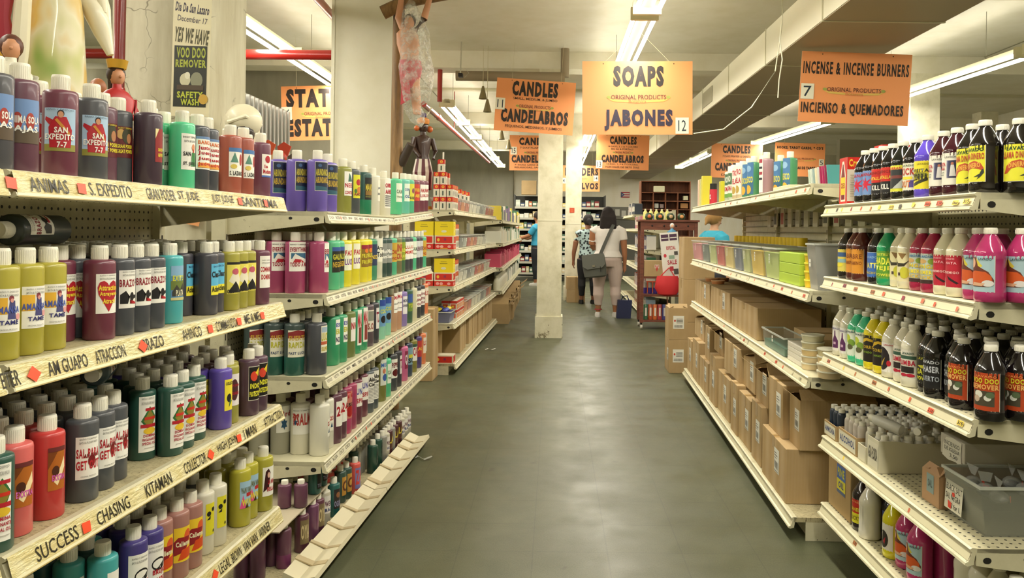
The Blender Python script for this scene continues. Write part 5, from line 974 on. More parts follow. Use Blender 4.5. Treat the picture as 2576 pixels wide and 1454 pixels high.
# third shelf of the carton gondola, near end: clear bins and stacked tubs
bin_(FR, FR.u(1974, .75, .02), FR.u(1918, .75, .02), .018, .135, .7012, .095, 'low clear bin with green packets at the edge of the third shelf', fill=M('#3f7a66', .5), fh=.4, sticker=TAGS[:2])
ua, ub = FR.u(2028, .75, .05), FR.u(1974, .75, .02) - .012
for k in range(4): carton(FR, ua + .003, ub - .003, .03, .7012 + .0225 * k, .7232 + .0225 * k, .10, 'red and white soap bar box, %s of four beside the tub stacks' % ('bottom', 'second', 'third', 'top')[k], mat=M('#dcd6c8', .5), tape=False, sticker=False, cat='box', nearart=(.08, .016, .003, .05, [('r', '#b83a34', 0, 0, 1, 1)]))
for j, (px, v, n) in enumerate(((2044, .07, 5), (2086, .08, 4))):
    u_ = FR.u(px, .74, v)
    for k in range(n): tub(FR, u_, v, .7012 + .0315 * k, .052, .031, M(('#d8c49c', '#d8c49c', '#e0c48c', '#c9bc92', '#cfc9a8')[k], .4), LIDW, 'round cream tub, %s of the %s tub stack on the third shelf' % (('bottom', 'second', 'third', 'fourth', 'top')[k] if n == 5 else ('bottom', 'second', 'third', 'top')[k], ('taller', 'shorter')[j]))
for k, (px, v) in enumerate(((1790, .10), (1806, .10), (1818, .2))): tub(FR, FR.u(px, .9, v), v, .9012, .055, .028, M('#c98a5a', .4), M('#e0b07c', .4), 'peach coloured round tub on a third-shelf carton, %s' % NUM[2 - k])
# two cartons on the floor by the far end, one tall stack of cartons
FL = Gondola((1.075, 7.35), (1.10, 8.75), -1)
carton(FL, .02, .34, .0, .001, .31, .17, 'lower carton on the floor past the carton gondola, with white sticker', sticker=.3, sk=SHIP, nearart=(.10, .12, .10, .085, SHIP2))
carton(FL, .02, .34, .0, .312, .60, .17, 'upper open carton of the pair on the floor past the gondola', sticker=False, flaps=2, nearart=(.10, .12, .10, .085, SHIP2))
for k, (z0, z1) in enumerate(((.001, .42), (.421, .84), (.841, 1.26))): carton(FL, .50, .88, .20, z0, z1, .30, 'tall plain carton, %s of the three-high stack past the gondola' % ('bottom', 'middle', 'top')[k], sticker=False, nearart=None)
# --- cartons of the near right gondola
zc = Z4[4] + .001
carton(RN, .93, RN.L - .01, .02, zc, zc + .225, .30, 'carton with blue and yellow label on the bottom floor-wash shelf', sticker=.4, sk=[('r', '#4a6ab4', 0, .5, 1, 1), ('r', '#d8cf3c', 0, .12, 1, .5), ('r', '#5a6a8a', 0, 0, 1, .12), ('t', 'PINE', '#c9c43a', .1, .6, .9, .9), ('t', 'OIL', '#3a4a8a', .2, .2, .8, .42)], nearart=(.10, .03, .17, .13, [('t', '12/16', '#3a2c1c', 0, 0, 1, 1)]))
# open trays of small white-capped bottles, cut low at the aisle side
def tray(u0, w, h, mat, txt, lab, ink='#2c3a6a', rear=.16):
    o = empty('bottle_tray', RN.pt(u0, .012, Z4[3] + .001)); T = Tm(RN); D_ = .41; t = .003; m = MB()
    m.box(0, 0, 0, w, D_, t, mat, mat=T); m.box(0, 0, t, w, t, h, mat, mat=T); m.box(0, D_ - t, t, w, D_, rear, mat, mat=T); m.build('tray_body', o)
    for uo in (0, w - t):
        mm = MB(); mm.prism([T @ Vector((uo, v, z)) for v, z in ((t, t), (D_ - t, t), (D_ - t, rear), (.12, rear * .92), (.07, h), (t, h))], RN.d * t, mat); mm.build('tray_side', o)
    inst('print', art_mesh('print', [('r', '#d2ccb4', 0, 0, 1, 1), ('t', txt, ink, .06, .3, .94, .8)], w * .92, h * .8), o, T @ Vector((w / 2, -.0008, h * .08)), (0, 0, RN.yaw))
    tag(o, lab, 'tray'); return o
trs = [(RN.u(2108, .5, .02), RN.u(2078, .5, .02), .06, CARD, 'AMMONIA', 'cardboard tray of dark small bottles, farthest of the four trays', 4, '#1f2c40'),
       (RN.u(2160, .5, .02), RN.u(2114, .5, .02), .07, CARD, 'ALCOHOL', 'cardboard tray with a red dot on its front, second of the four', 3, '#d8cfc4'),
       (RN.u(2184, .5, .02), RN.u(2163, .5, .02), .06, M('#cfc8ab', .6), ' ', 'cream narrow tray with cut away side, third of the four', 2, '#d8d4c4'),
       (RN.u(2216, .5, .02), RN.u(2187, .5, .02), .112, M('#cbc5ab', .6), 'AGUA FLORIDA', 'white tall tray with handwriting on its front, nearest of the four', 2, '#d8d4c4')]
for a, b, h, mt, tx, lab, n, colr in trs:
    w_ = max(b - a - .004, .05); tray(a + .002, w_, h, mt, tx, lab, ink='#3a4a7a' if n > 2 else '#26241c', rear=.113)
    nc = max(1, int((w_ - .01) / .039))
    for i in range(nc):
        for j in range(9):
            o = inst('oil_bottle', body_mesh('S', colr), None, RN.pt(a + .006 + (i + .5) * (w_ - .008) / nc, .045 + j * .0405, Z4[3] + .0055)); inst('cap', cap_mesh('S'), o)
            tag(o, 'small white-capped bottle packed in the ' + lab.split(',')[0], 'bottle', 'small bottles in the ' + lab.split(',')[0])
o = inst('oil_bottle', body_mesh('S', '#d9d7cc'), None, RN.pt(trs[3][0] + .02, .10, Z4[3] + .148), (math.radians(80), 0, RN.yaw - 1.0), (1.05, 1.05, 1.05)); inst('cap', cap_mesh('S'), o); tag(o, 'clear white-capped bottle lying on top of the trays', 'bottle')
o = inst('oil_bottle', body_mesh('S', '#cfcdc2'), None, RN.pt(trs[3][0] + .05, .20, Z4[3] + .147), (math.radians(84), 0, RN.yaw + .9), (1, 1, 1)); inst('cap', cap_mesh('S'), o); tag(o, 'frosted bottle lying crosswise on the trays behind the clear one', 'bottle')
# open kraft box, long white lid box, salt bin with plastic bags
KR = M('#b08c68', .6)
u_ = RN.u(2376, .5, .06)
carton(RN, u_ + .015, u_ + .125, .05, Z4[3] + .001, Z4[3] + .095, .30, 'small open kraft box between the perforated shelf front and the salt bin', mat=KR, flaps=2, sticker=.5, sk=[('r', '#8aa0a0', 0, 0, 1, 1), ('t', 'SAL', '#3a4a4a', .2, .3, .8, .7)])
carton(RN, u_ + .02, u_ + .17, .13, Z4[3] + .135, Z4[3] + .20, .30, 'long pale grey box with a torn handwritten note on its end', mat=M('#b7b1a0', .6), tape=False, sticker=False)
inst('note', art_mesh('note', [('p', '#d4d0be', [(0, .1), (.3, 0), (.7, .06), (1, .0), (.96, .5), (1, .95), (.6, 1), (.2, .92), (.03, .6)]), ('t', 'INCIENSO', '#4a4a44', .12, .62, .9, .8, 0, True), ('t', 'DE IGLESIA', '#4a4a44', .12, .4, .9, .56, 0, True), ('t', '3.50', '#4a4a44', .4, .16, .8, .32, 0, True)], .12, .075), None, RN.pt(u_ + .095, .1285, Z4[3] + .125), (0, 0, RN.yaw))
tag(bpy.data.objects['note'], 'torn handwritten note on the end of the long grey box', 'note')
bin_(RN, u_ - .215, u_ + .005, .055, .42, Z4[3] + .001, .14, 'clear bin of black salt bags with a handwritten card on its front', wall=M('#a8aa9c', .22, alpha=.36), fill=M('#3d3a34', .5), fh=.5, taper=.9)
inst('handwritten_card', art_mesh('card', [('r', '#dcd8c8', 0, 0, 1, 1), ('t', 'BLACK SALT', '#2a2a26', .05, .66, .95, .88, 0, True), ('t', 'SAL NEGRA', '#2a2a26', .05, .36, .9, .56, 0, True), ('t', '2 for 1.', '#2a2a26', .4, .08, .92, .26, 0, True), ('p', '#e0402c', [(.2, .3), (.42, .26), (.4, .04), (.24, .06)]), ('p', '#e0402c', [(.4, .62), (.55, .66), (.58, .52), (.45, .5)])], .10, .085), None, RN.pt(u_ - .055, .0565, Z4[3] + .02), (math.radians(-4), 0, RN.yaw)); tag(bpy.data.objects['handwritten_card'], 'handwritten BLACK SALT card leaning on the clear bin', 'card')
BAG = M('#c8cac4', .12, alpha=.35); r = random.Random(9)
for k in range(9):
    m = MB(); c = Vector((0, 0, 0)); m.ball((0, 0, .018), .024, M('#2c2826', .4), (1.0, .9, .5), 10); m.ball((0, 0, .020), .027, BAG, (1.0, 1.0, .75), 10)
    m.prism([(-.012, 0, .045), (.012, 0, .045), (.02, .01, .075), (-.018, -.008, .07)], (0, .001, 0), BAG); m.box(-.008, -.029, .012, .008, -.027, .026, M('#e8452c', .5))
    o = m.build('salt_bag', loc=RN.pt(u_ - .185 + (k % 3) * .068, .12 + (k // 3) * .115, Z4[3] + .084 + r.random() * .004), rot=(0, 0, r.random() * 3)); tag(o, 'tied clear bag of black salt heaped in the clear bin', 'bag', 'bags of black salt in the bin')
# red and yellow tall boxes and first-shelf goods (near right gondola)
def crebox(u, v, z, h, lab, w=.062, d=.075):
    o = empty('creolin_box', RN.pt(u, v, z)); T = Tm(RN); m = MB(); m.box(0, 0, 0, w, d, h, M('#d8cfc0', .5), mat=T); m.build('box_body', o)
    fr = [('r', '#c8241c', 0, 0, 1, 1), ('p', '#e4dcc8', [(.18, .06), (.82, .06), (.86, .62), (.62, .92), (.4, .92), (.14, .62)]), ('p', '#7a1c20', [(.28, .1), (.72, .1), (.74, .6), (.56, .86), (.44, .86), (.26, .6)]), ('r', '#e4c82c', .2, .2, .8, .58), ('t', 'CREO', '#a81c1c', .26, .34, .76, .46)]
    inst('print', art_mesh('print', fr, w, h), o, T @ Vector((w / 2, -.0006, 0)), (0, 0, RN.yaw))
    sd = [('r', '#d8cfc0', 0, 0, 1, 1), ('r', '#c8241c', 0, .74, 1, 1), ('r', '#c8241c', 0, 0, 1, .06), ('t', 'Creolin', '#ecc83a', .08, .8, .95, .96)] + [('r', '#b8ae9c', .14, .16 + .05 * k, .86, .175 + .05 * k) for k in range(10)]
    inst('print', art_mesh('print', sd, d, h), o, T @ Vector((-.0006, d / 2, 0)), (0, 0, near_yaw(RN)))
    tag(o, lab, 'box'); return o
z = Z4[0] + .001; u_ = RN.u(2137, 1.5, .03)
crebox(u_, .02, z, .185, 'red and yellow tall box standing at the far lip of the first floor-wash shelf', .08, .085)
u2 = RN.u(2172, 1.5, .08)
crebox(u_ - .035 - .065, .115, z, .225, 'taller red and yellow box behind the first one', .07, .085)
crebox(u_ - .10, .205, z, .225, 'second taller red and yellow box in the row going back', .07, .085)
crebox(u_ - .10, .295, z, .225, 'third taller red and yellow box in the row going back', .07, .085)
# ================================================================ HANGING SIGNS
PAPER = '#e6e2cc'; INK = '#2b211c'; INK2 = '#2a1f38'
def sign(name, cx, cy, Y, items, lab, rx=0.0, yaw=0.0, W=.914, H=.61, wire=None, bold=.062):
    BOLD[:] = [bold, 1.25]
    items = [(q + (0, True)) if q[0] == 't' and len(q) == 7 and q[6] - q[4] < .08 else q for q in items]
    c = at(cx, cy, Y); me = art_mesh('hanging_sign', [('r', ORANGE, 0, 0, 1, 1), ('e', '#5a3a1c', .19, .965, .006, .009), ('e', '#5a3a1c', .83, .965, .006, .009)] + items, W, H, z0=-H / 2, layer=.0006, thick=.004, back=M('#f3dcc0', .5))
    BOLD[:] = [.036, 1.14]
    o = inst('hanging_sign', me, None, c, (0, -math.radians(rx), math.radians(yaw))); tag(o, lab, 'sign')
    zt = (wire or ZC) - c.z - .001
    MB().tube([(-W * .31, 0, H / 2 - .02), (-W * .31 * (.12 if wire and wire > 2.9 else 1), 0, zt)], .0012, M('#cfc8a4', .5), 5).build('hanging_wire', o); MB().tube([(W * .31, 0, H / 2 - .02), (W * .31 * (.12 if wire and wire > 2.9 else 1), 0, zt)], .0012, M('#cfc8a4', .5), 5).build('hanging_wire', o)
    return o
def logo(y=.48, x0=.26, x1=.76, c='#5a2a20'):
    h = .06; return [('p', '#d8b65a', [(x0 - .04, y + .02), (x0 + .02, y - .03), (.5, y - .045), (x1 - .02, y - .03), (x1 + .04, y + .02), (x1 - .02, y + .0), (.5, y - .02), (x0 + .02, y)]), ('e', '#9aa04a', x0 - .02, y + .03, .02, .02), ('e', '#9aa04a', x1 + .02, y + .03, .02, .02), ('t', 'ORIGINAL PRODUCTS', c, x0, y, x1, y + h), ('t', 'Botanica', '#d8744a', .42, y - .05, .58, y - .005)]
def num(n, x0, y0, w=.12, h=.22): return [('r', PAPER, x0, y0, x0 + w, y0 + h), ('t', n, '#24303a', x0 + w * .2, y0 + h * .16, x0 + w * .8, y0 + h * .84, 0, True)]
sign('s', 1603.5, 246.5, 6.6, [('t', 'SOAPS', INK, .28, .65, .74, .94)] + logo() + [('t', 'JABONES', INK2, .2, .055, .82, .345)] + num('12', .845, .012), 'orange hanging sign reading SOAPS JABONES with number 12', rx=.7, wire=2.956)
sign('s', 1345.5, 268, 9.2, [('t', 'CANDLES', INK, .20, .68, .78, .965), ('t', 'SMALL, MEDIUM, & JUMBO', INK, .22, .595, .78, .655)] + logo(.46, .3, .7) + [('t', 'CANDELABROS', INK, .08, .17, .93, .43), ('t', 'PEQUENOS, MEDIANOS, Y JUMBOS', INK, .14, .06, .86, .125)] + num('11', .0, .40), 'orange hanging sign reading CANDLES CANDELABROS with number 11', rx=-3.4)
sign('s', 2149.5, 222, 6.1, [('t', 'INCENSE & INCENSE BURNERS', INK, .02, .68, .98, .86)] + logo(.44, .25, .74) + [('t', 'INCIENSO & QUEMADORES', INK, .02, .10, .95, .28)] + num('7', .01, .32), 'orange hanging sign reading INCENSE & INCENSE BURNERS with number 7', rx=-3.0, yaw=-7, W=.815, H=.543, wire=2.728, bold=.034)
sign('s', 1566.5, 383, 13.8, [('t', 'CANDLES', INK, .25, .72, .76, .95), ('t', '14 DAYS, 3, 5 & 7 COLORS', INK, .22, .63, .78, .68), ('t', 'BIG AL & PORTALS', INK, .28, .56, .7, .61)] + logo(.46, .35, .66) + [('t', 'CANDELABROS', INK, .1, .2, .9, .42), ('t', '14 DIAS, 3, 5 & 7 COLORES', INK, .2, .13, .8, .175), ('t', 'PORTALES DE SIETE DIAS', INK, .18, .05, .82, .1)] + num('13', .0, .03), 'orange sign reading CANDLES CANDELABROS with number 13, below the SOAPS sign', rx=-1)
sign('s', 1348, 385, 13.8, [('t', 'CANDLES', INK, .18, .72, .86, .94), ('t', '7 DAY PLAIN & 7 DAY', INK, .2, .62, .84, .67)] + logo(.48, .32, .7) + [('t', 'CANDELABROS', INK, .04, .22, .96, .44), ('t', '7 DIAS LISO & 7 DIAS', INK, .1, .14, .8, .18), ('t', 'RELIGIOSAS, SAGRADOS', INK, .1, .06, .8, .11)] + num('15', .02, .45), 'orange sign numbered 15 partly behind the middle column', rx=0)
sign('s', 1460, 449, 18.7, [('t', 'POWDERS', INK, .1, .6, .96, .92)] + logo(.46, .3, .66) + [('t', 'POLVOS', INK, .3, .08, .96, .34)] + num('14', .0, .3) + num('14', .84, .4), 'small distant orange sign reading POWDERS POLVOS behind two columns', rx=0)
sign('s', 1853.5, 405, 14.2, [('t', 'CANDLES', INK, .22, .72, .76, .95), ('t', '7 DAYS PRAYER & SAINTS', INK, .22, .6, .76, .66)] + logo(.48, .32, .68) + [('t', 'CANDELABROS', INK, .08, .2, .92, .44), ('t', 'DE 7 DIAS', INK, .2, .06, .7, .12)], 'orange sign reading CANDLES left of the orange books sign', rx=-1)
sign('s', 2012, 402, 14.5, [('t', "BOOKS, TAROT CARDS, & CD'S", INK, .04, .8, .96, .9)] + logo(.5, .3, .78) + [('t', 'LIBROS, CARTAS DE TAROT, CD', INK, .1, .2, .92, .3)] + num('5', .88, .33, .1, .2), "orange sign reading BOOKS, TAROT CARDS, & CD'S", rx=-1)
bpy.data.objects['hanging_sign.006']['label'] = 'orange sign reading CANDLES hanging beside the orange books sign'
sign('s', 811, 284, 8.9, [('t', 'STATUES', INK, .06, .6, .98, .95)] + logo(.46, .28, .76) + [('t', 'ESTATUAS', INK, .06, .07, .98, .4)] + num('16', .0, .38, .13, .24), 'orange sign reading STATUES ESTATUAS numbered 16 cut off by the white column', rx=2.0)
# poster on the cracked column
o = inst('paper_banner', art_mesh('banner', [('r', '#e0d6b2', 0, 0, 1, 1), ('t', 'Dia De San Lazaro', INK2, .06, .71, .95, .775, -.12), ('t', 'December 17', INK2, .12, .645, .9, .685, -.12, True), ('t', 'YES WE HAVE', '#4a4420', .05, .50, .95, .605, -.1), ('r', '#26281c', .06, .065, .92, .485), ('t', 'VOO DOO', '#a8b03a', .12, .40, .88, .475), ('t', 'REMOVER', '#a8b03a', .1, .335, .9, .39), ('e', '#c9c4a4', .36, .25, .14, .045), ('e', '#8a8a70', .66, .25, .16, .055), ('e', '#e0dcc4', .42, .28, .07, .025), ('r', '#4a3a24', .15, .18, .85, .215), ('t', 'SAFETY', '#b8c03a', .16, .125, .84, .17), ('t', 'WASH', '#b8c03a', .26, .075, .74, .12), ('e', '#c8a03a', .85, .12, .12, .035)], .155, .60, z0=-.30, thick=.0012, back=M('#d2c8a4', .6)), None, at(482, 110, 3.28), (0, math.radians(.9), math.radians(2)))
tag(o, 'cream paper banner reading YES WE HAVE hanging on the cracked plaster column', 'poster')
o = inst('paper_flyer', art_mesh('flyer', [('r', '#e4a06a', 0, 0, 1, 1), ('r', '#7a4a2c', .2, .5, .8, .6)], .06, .05, z0=-.03, thick=.001, back=M('#e4a06a')), None, at(486, 548, 3.28), (0, .2, 0)); tag(o, 'small orange paper taped low on the cracked plaster column', 'flyer')
o = inst('notice', art_mesh('notice', [('r', '#c84a28', 0, 0, 1, 1), ('r', '#e4a07a', .2, .3, .8, .36), ('r', '#e4a07a', .2, .6, .8, .66)], .09, .09, z0=-.045, thick=.001, back=M('#c84a28')), None, at(1439, 529, 14.795)); tag(o, 'small red notice taped on the second column', 'notice')

# ================================================================ STATUES AND HANGING THINGS
def b_drape(N, K, b, tc):
    v = tc.outputs['Object']; n = noise(N, K, mapping(N, K, v, (1, 1, .45)), 11, 2)
    c = ramp(N, K, n, [(0.30, '#8fa850'), (0.42, '#c9c88a'), (0.50, '#e2dab8'), (0.58, '#dcb860'), (0.66, '#d8cba4'), (0.76, '#b98a5e')]); K.new(c, b.inputs['Base Color']); b.inputs['Roughness'].default_value = .5; b.inputs['Coat Weight'].default_value = .3
DRAPE = NM('green_gold_wrap', '#c8c070', b_drape)
IV = M('#e8e0c4', .45, coat=.2)
ua = U1.u(140, 1.8, .27) - .02; st_ = empty('winged_statue', U1.pt(ua, .262, Z1[0] + .001)); st_.rotation_euler = (0, 0, .5); tag(st_, 'tall winged plaster statue in green and gold wrap behind the top-shelf bottles', 'statue')
m = MB(); m.loft([(0, 0, 0, .085, .075), (0, 0, .05, .088, .075), (0, 0, .12, .078, .065), (0, 0, .26, .070, .058), (0, 0, .40, .062, .05), (0, 0, .50, .05, .04), (0, 0, .58, .06, .045), (0, 0, .66, .05, .036), (0, 0, .69, .022, .022), (0, 0, .72, .02, .02)], DRAPE, 28); m.build('robe', st_)
m = MB(); m.ball((0, 0, .765), .038, M('#dca888', .5), (.85, .95, 1.15)); m.ball((0, .012, .775), .042, M('#6a4420', .6), (.95, .9, 1.05)); m.ball((0, -.037, .765), .006, M('#dca888', .5)); m.build('head', st_)
m = MB(); r = random.Random(4)
for k in range(7):                                 # overlapping feathers of the wing
    z = .80 - k * .05; x = .03 + .010 * math.sin(k * .5); ln = .075 + .012 * math.sin(k * 1.3)
    pts = [(x + t * ln, .035 + .01 * (k % 2) - .02 * t, z - .13 * t * t - .05 * t) for t in (0, .2, .4, .6, .8, 1)]
    m.tube(pts, [.012, .022, .026, .026, .022, .008], IV, 10)
m.build('wing', st_)
m = MB(); pts = [(-.062 - .03 * t + .012 * math.sin(t * 9), -.05, .70 - t * .58) for t in [i / 14 for i in range(15)]]; m.tube(pts, [.012 + .004 * (i % 2) for i in range(15)], M('#a3283a', .5), 8)
m.tube([(x - .012, y, z + .012) for x, y, z in pts], .007, M('#d8a838', .4), 8); m.build('red_drape', st_)
m = MB(); m.tube([(-.045, -.052, .70), (-.05, -.062, .5), (-.058, -.07, .3), (-.075, -.07, .08)], [.01, .016, .018, .014], IV, 8); m.build('sash', st_)
MB().box(-.085, -.08, 0, .085, .08, .02, M('#8a2a2c', .4)).build('plinth', st_)
def statuette(loc, h, robe, skin, hair, lab, crown=None, face=0.0, extra=None, cat='statuette'):
    e = empty('statuette', loc, face); m = MB(); s = h
    m.loft([(0, 0, 0, .20 * s, .17 * s), (0, 0, .08 * s, .19 * s, .15 * s), (0, 0, .35 * s, .13 * s, .11 * s), (0, 0, .55 * s, .12 * s, .09 * s), (0, 0, .72 * s, .14 * s, .085 * s), (0, 0, .78 * s, .09 * s, .06 * s), (0, 0, .81 * s, .035 * s, .035 * s), (0, 0, .85 * s, .033 * s, .033 * s)], robe, 16)
    m.tube([(-.13 * s, 0, .72 * s), (-.15 * s, -.05 * s, .58 * s), (-.04 * s, -.12 * s, .56 * s)], [.035 * s, .035 * s, .022 * s], robe, 8); m.tube([(.13 * s, 0, .72 * s), (.15 * s, -.05 * s, .58 * s), (.04 * s, -.12 * s, .56 * s)], [.035 * s, .035 * s, .022 * s], robe, 8); m.build('robe', e)
    m = MB(); m.ball((0, 0, .905 * s), .068 * s, skin, (.85, .92, 1.15), 12); m.ball((0, -.065 * s, .90 * s), .012 * s, skin, seg=8); m.build('head', e)
    m = MB(); m.ball((0, .02 * s, .925 * s), .078 * s, hair, (.95, .85, 1.1), 12); m.tube([(0, .06 * s, .9 * s), (0, .085 * s, .74 * s)], [.05 * s, .03 * s], hair, 8); m.build('hair', e)
    if crown:
        m = MB(); m.lathe([(.07 * s, .97 * s), (.085 * s, 1.04 * s), (.065 * s, 1.0 * s)], crown, 10); m.build('crown', e)
    tag(e, lab, cat); return e
SK = M('#c98f6a', .5); BR = M('#3a2416', .5); GOLD = M('#d8a83c', .3, metal=.4)
ua = U1.u(238, 1.65, .17); statuette(U1.pt(ua + .08, .165, Z1[0] + .001), .30, M('#b3262a', .45), SK, BR, 'crowned figurine in red robe before the vertical red pipe', GOLD, .9)
ua = U1.u(268, 1.65, .26); statuette(U1.pt(ua + .02, .30, Z1[0] + .001), .29, M('#9a5a3c', .45), M('#a0603c', .5), M('#a0603c', .5), 'small terracotta figurine whose bald head shows over the caps', None, 0)
ua = U1.u(5, 1.65, .27); statuette(U1.pt(ua, .25, Z1[0] + .001), .315, M('#e4e0cc', .45), SK, M('#5a3020', .5), 'white-robed brown-haired figurine at the picture edge', None, .6)
# bust with white head scarf on the large-bottle gondola
e = empty('headscarf_bust', U2.pt(.12, .385, Z2[0] + .001), .5); tag(e, 'dark bust wrapped in a big white head scarf above the top shelf', 'bust')
DKS = M('#2e2420', .35, coat=.3); m = MB(); m.loft([(0, 0, 0, .10, .07), (0, 0, .12, .11, .075), (0, 0, .20, .085, .06), (0, 0, .235, .04, .04), (0, 0, .27, .038, .038)], DKS, 18); m.ball((0, -.005, .325), .055, DKS, (.85, .95, 1.2)); m.ball((0, -.062, .315), .011, DKS, (1, 1, 1.3), 8); m.ball((0, -.054, .292), .012, M('#5a2a24', .4), (1.3, .6, .5), 8); m.build('bust_body', e)
m = MB(); m.ball((.004, .012, .375), .074, IV, (1.0, 1.0, .95), 18); m.tube([(.02, .06, .38), (.03, .085, .32), (.03, .08, .24), (.02, .07, .16)], [.055, .05, .04, .025], IV, 12)
for k in range(4): m.tube([(-.06 + .01 * k, -.03 + .02 * k, .36 + .012 * k), (0, -.065 + .028 * k, .385 + .016 * k), (.07, .0 + .01 * k, .36 + .012 * k)], .009, IV, 8)
m.build('head_scarf', e)
for k, (px, c1, c2, h_) in enumerate(((672, '#c04a24', '#6a8a3a', .27), (690, '#e0c49a', '#c9b48a', .24), (712, '#b83c24', '#7a9a4a', .28), (738, '#4a3a34', '#6a5a54', .25))):
    uk = U2.u(px, 1.6, .37); uk = max(uk, .18 + .09 * k)
    e = statuette(U2.pt(uk, .375, Z2[0] + .001), h_, M(c2, .5), M('#6a3c24', .5), M(c1, .5), 'small carved figure with %s headdress behind the violet bottles' % ('red and green', 'pale', 'feathered red', 'dark')[k])
    m = MB(); m.prism([(-.02, .012, h_ * .95), (.02, .012, h_ * .95), (.035, .02, h_ * 1.12), (0, .02, h_ * 1.2), (-.03, .02, h_ * 1.12)], (0, .008, 0), M(c1, .5)); m.build('headdress', e)
# dark doll in a striped skirt on the red-box gondola
e = empty('carved_doll', LB.pt(.13, .31, Z3[0] + .001), .5); tag(e, 'dark carved doll in orange turban and striped skirt beside the bagged crucifix', 'statue')
m = MB(); BD = M('#3a2218', .4, coat=.3)
m.loft([(0, 0, .42, .07, .055), (0, 0, .50, .055, .045), (0, 0, .60, .075, .055), (0, 0, .655, .085, .05), (0, 0, .68, .03, .03), (0, 0, .71, .028, .028)], BD, 16)
m.tube([(-.085, 0, .65), (-.10, -.03, .55), (-.06, -.09, .47)], [.026, .024, .016], BD, 8); m.tube([(.085, 0, .65), (.115, -.01, .54), (.08, -.06, .46)], [.026, .024, .016], BD, 8); m.ball((0, 0, .755), .05, BD, (.88, .95, 1.15)); m.ball((0, -.05, .75), .009, BD, seg=8)
m.tube([(-.03, 0, .45), (-.035, 0, .0)], [.03, .02], BD, 8); m.tube([(.03, 0, .45), (.035, 0, .0)], [.03, .02], BD, 8); m.build('figure_body', e)
m = MB()
for k in range(16):
    a0, a1 = 2 * math.pi * k / 16, 2 * math.pi * (k + 1) / 16; c = M('#5a1a24', .5) if k % 2 else M('#d8d0c0', .5)
    q = [[(rr * math.cos(a), rr * .8 * math.sin(a), z) for a in (a0, a1)] for rr, z in ((.068, .46), (.095, .34), (.085, .18))]
    for i in range(2): m._done([m.bm.faces.new([m.bm.verts.new(p) for p in (q[i][0], q[i][1], q[i + 1][1], q[i + 1][0])])], c, True)
m.build('skirt', e)
m = MB(); m.lathe([(.05, .78), (.058, .80), (.056, .825), (.03, .84)], M('#d88a3c', .5), 14); m.ball((0, 0, .86), .03, M('#4a3a6a', .5)); m.tube([(.03, 0, .86), (.06, 0, .90), (.075, 0, .94)], [.004, .004, .014], IV, 8)
m.ball((-.06, .0, .74), .026, M('#c8642c', .4)); m.ball((.07, .02, .74), .030, M('#c8642c', .4)); m.build('turban', e)
m = MB(); m.prism([(.02, .03, .66), (.06, .03, .62), (.085, .045, .40), (.06, .05, .30)], (0, .012, 0), IV); m.build('white_sash', e)
MB().lathe([(0, 0), (.09, 0), (.085, .03), (0, .03)], M('#c9b43a', .5), 16).build('plinth', e)
# log crucifix with bagged figure
e = empty('log_crucifix', (at(996, 400, 5.75).x, 5.78, 0)); tag(e, 'tall crucifix of rough logs leaning by the wide white column', 'crucifix')
m = MB(); m.tube([(-.01, 0, .001), (-.005, 0, 1.0), (.0, 0, 2.2), (.005, 0, 3.1)], [.048, .045, .044, .042], LOG, 14); m.build('upright_log', e)
m = MB(); m.tube([(-.10, -.07, 2.86), (.08, -.07, 2.95), (.6, -.07, 3.05)], [.05, .048, .045], LOG, 12); m.build('cross_log', e)
m = MB(); m.tube([(.03, .0, 1.78), (.11, -.05, 1.92)], [.035, .03], M('#3a2e26', .5), 10); m.build('foot_rest', e)
f = empty('crucified_figure', (at(1040, 400, 5.6).x, 5.62, 0)); tag(f, 'painted plaster crucified figure with red loincloth inside a clear plastic bag', 'statue')
FL_ = M('#c98e68', .5); m = MB()
m.loft([(.02, 0, 2.12, .028, .028), (.01, 0, 2.22, .034, .034), (-.01, 0, 2.34, .045, .045), (-.03, 0, 2.44, .075, .055), (-.04, 0, 2.52, .062, .045), (-.05, 0, 2.62, .082, .055), (-.06, 0, 2.69, .075, .05), (-.065, 0, 2.73, .03, .03)], FL_, 16)
m.tube([(-.07, 0, 2.69), (-.12, 0, 2.80), (-.10, 0, 2.96)], [.03, .026, .018], FL_, 10); m.tube([(-.02, 0, 2.69), (.06, .0, 2.80), (.10, 0, 2.95)], [.03, .026, .018], FL_, 10); m.ball((-.04, -.02, 2.765), .042, FL_, (.85, .95, 1.2)); m.build('figure_body', f)
MB().ball((-.04, -.005, 2.78), .046, BR, (.95, .95, 1.1)).build('hair', f)
m = MB(); m.loft([(-.04, 0, 2.30, .05, .05), (-.035, 0, 2.36, .07, .06), (-.03, 0, 2.44, .082, .062), (-.035, 0, 2.50, .075, .055)], M('#b8313c', .5), 16); m.prism([(-.08, -.05, 2.46), (-.03, -.06, 2.46), (-.02, -.06, 2.22), (-.09, -.05, 2.18)], (0, .012, 0), M('#b8313c', .5)); m.build('loincloth', f)
def b_bag(N, K, b, tc):
    v = tc.outputs['Object']; n = noise(N, K, v, 14, 5, .7); b.inputs['Base Color'].default_value = lin('#dcdcd2'); b.inputs['Roughness'].default_value = .08
    al = ramp(N, K, n, [(0.42, .10), (0.62, .55)]); K.new(al, b.inputs['Alpha']); bump(N, K, b, n, .8, .03)
BAGM = NM('crinkled_clear_plastic', '#dcdcd2', b_bag)
m = MB(); r = random.Random(2); R_ = []
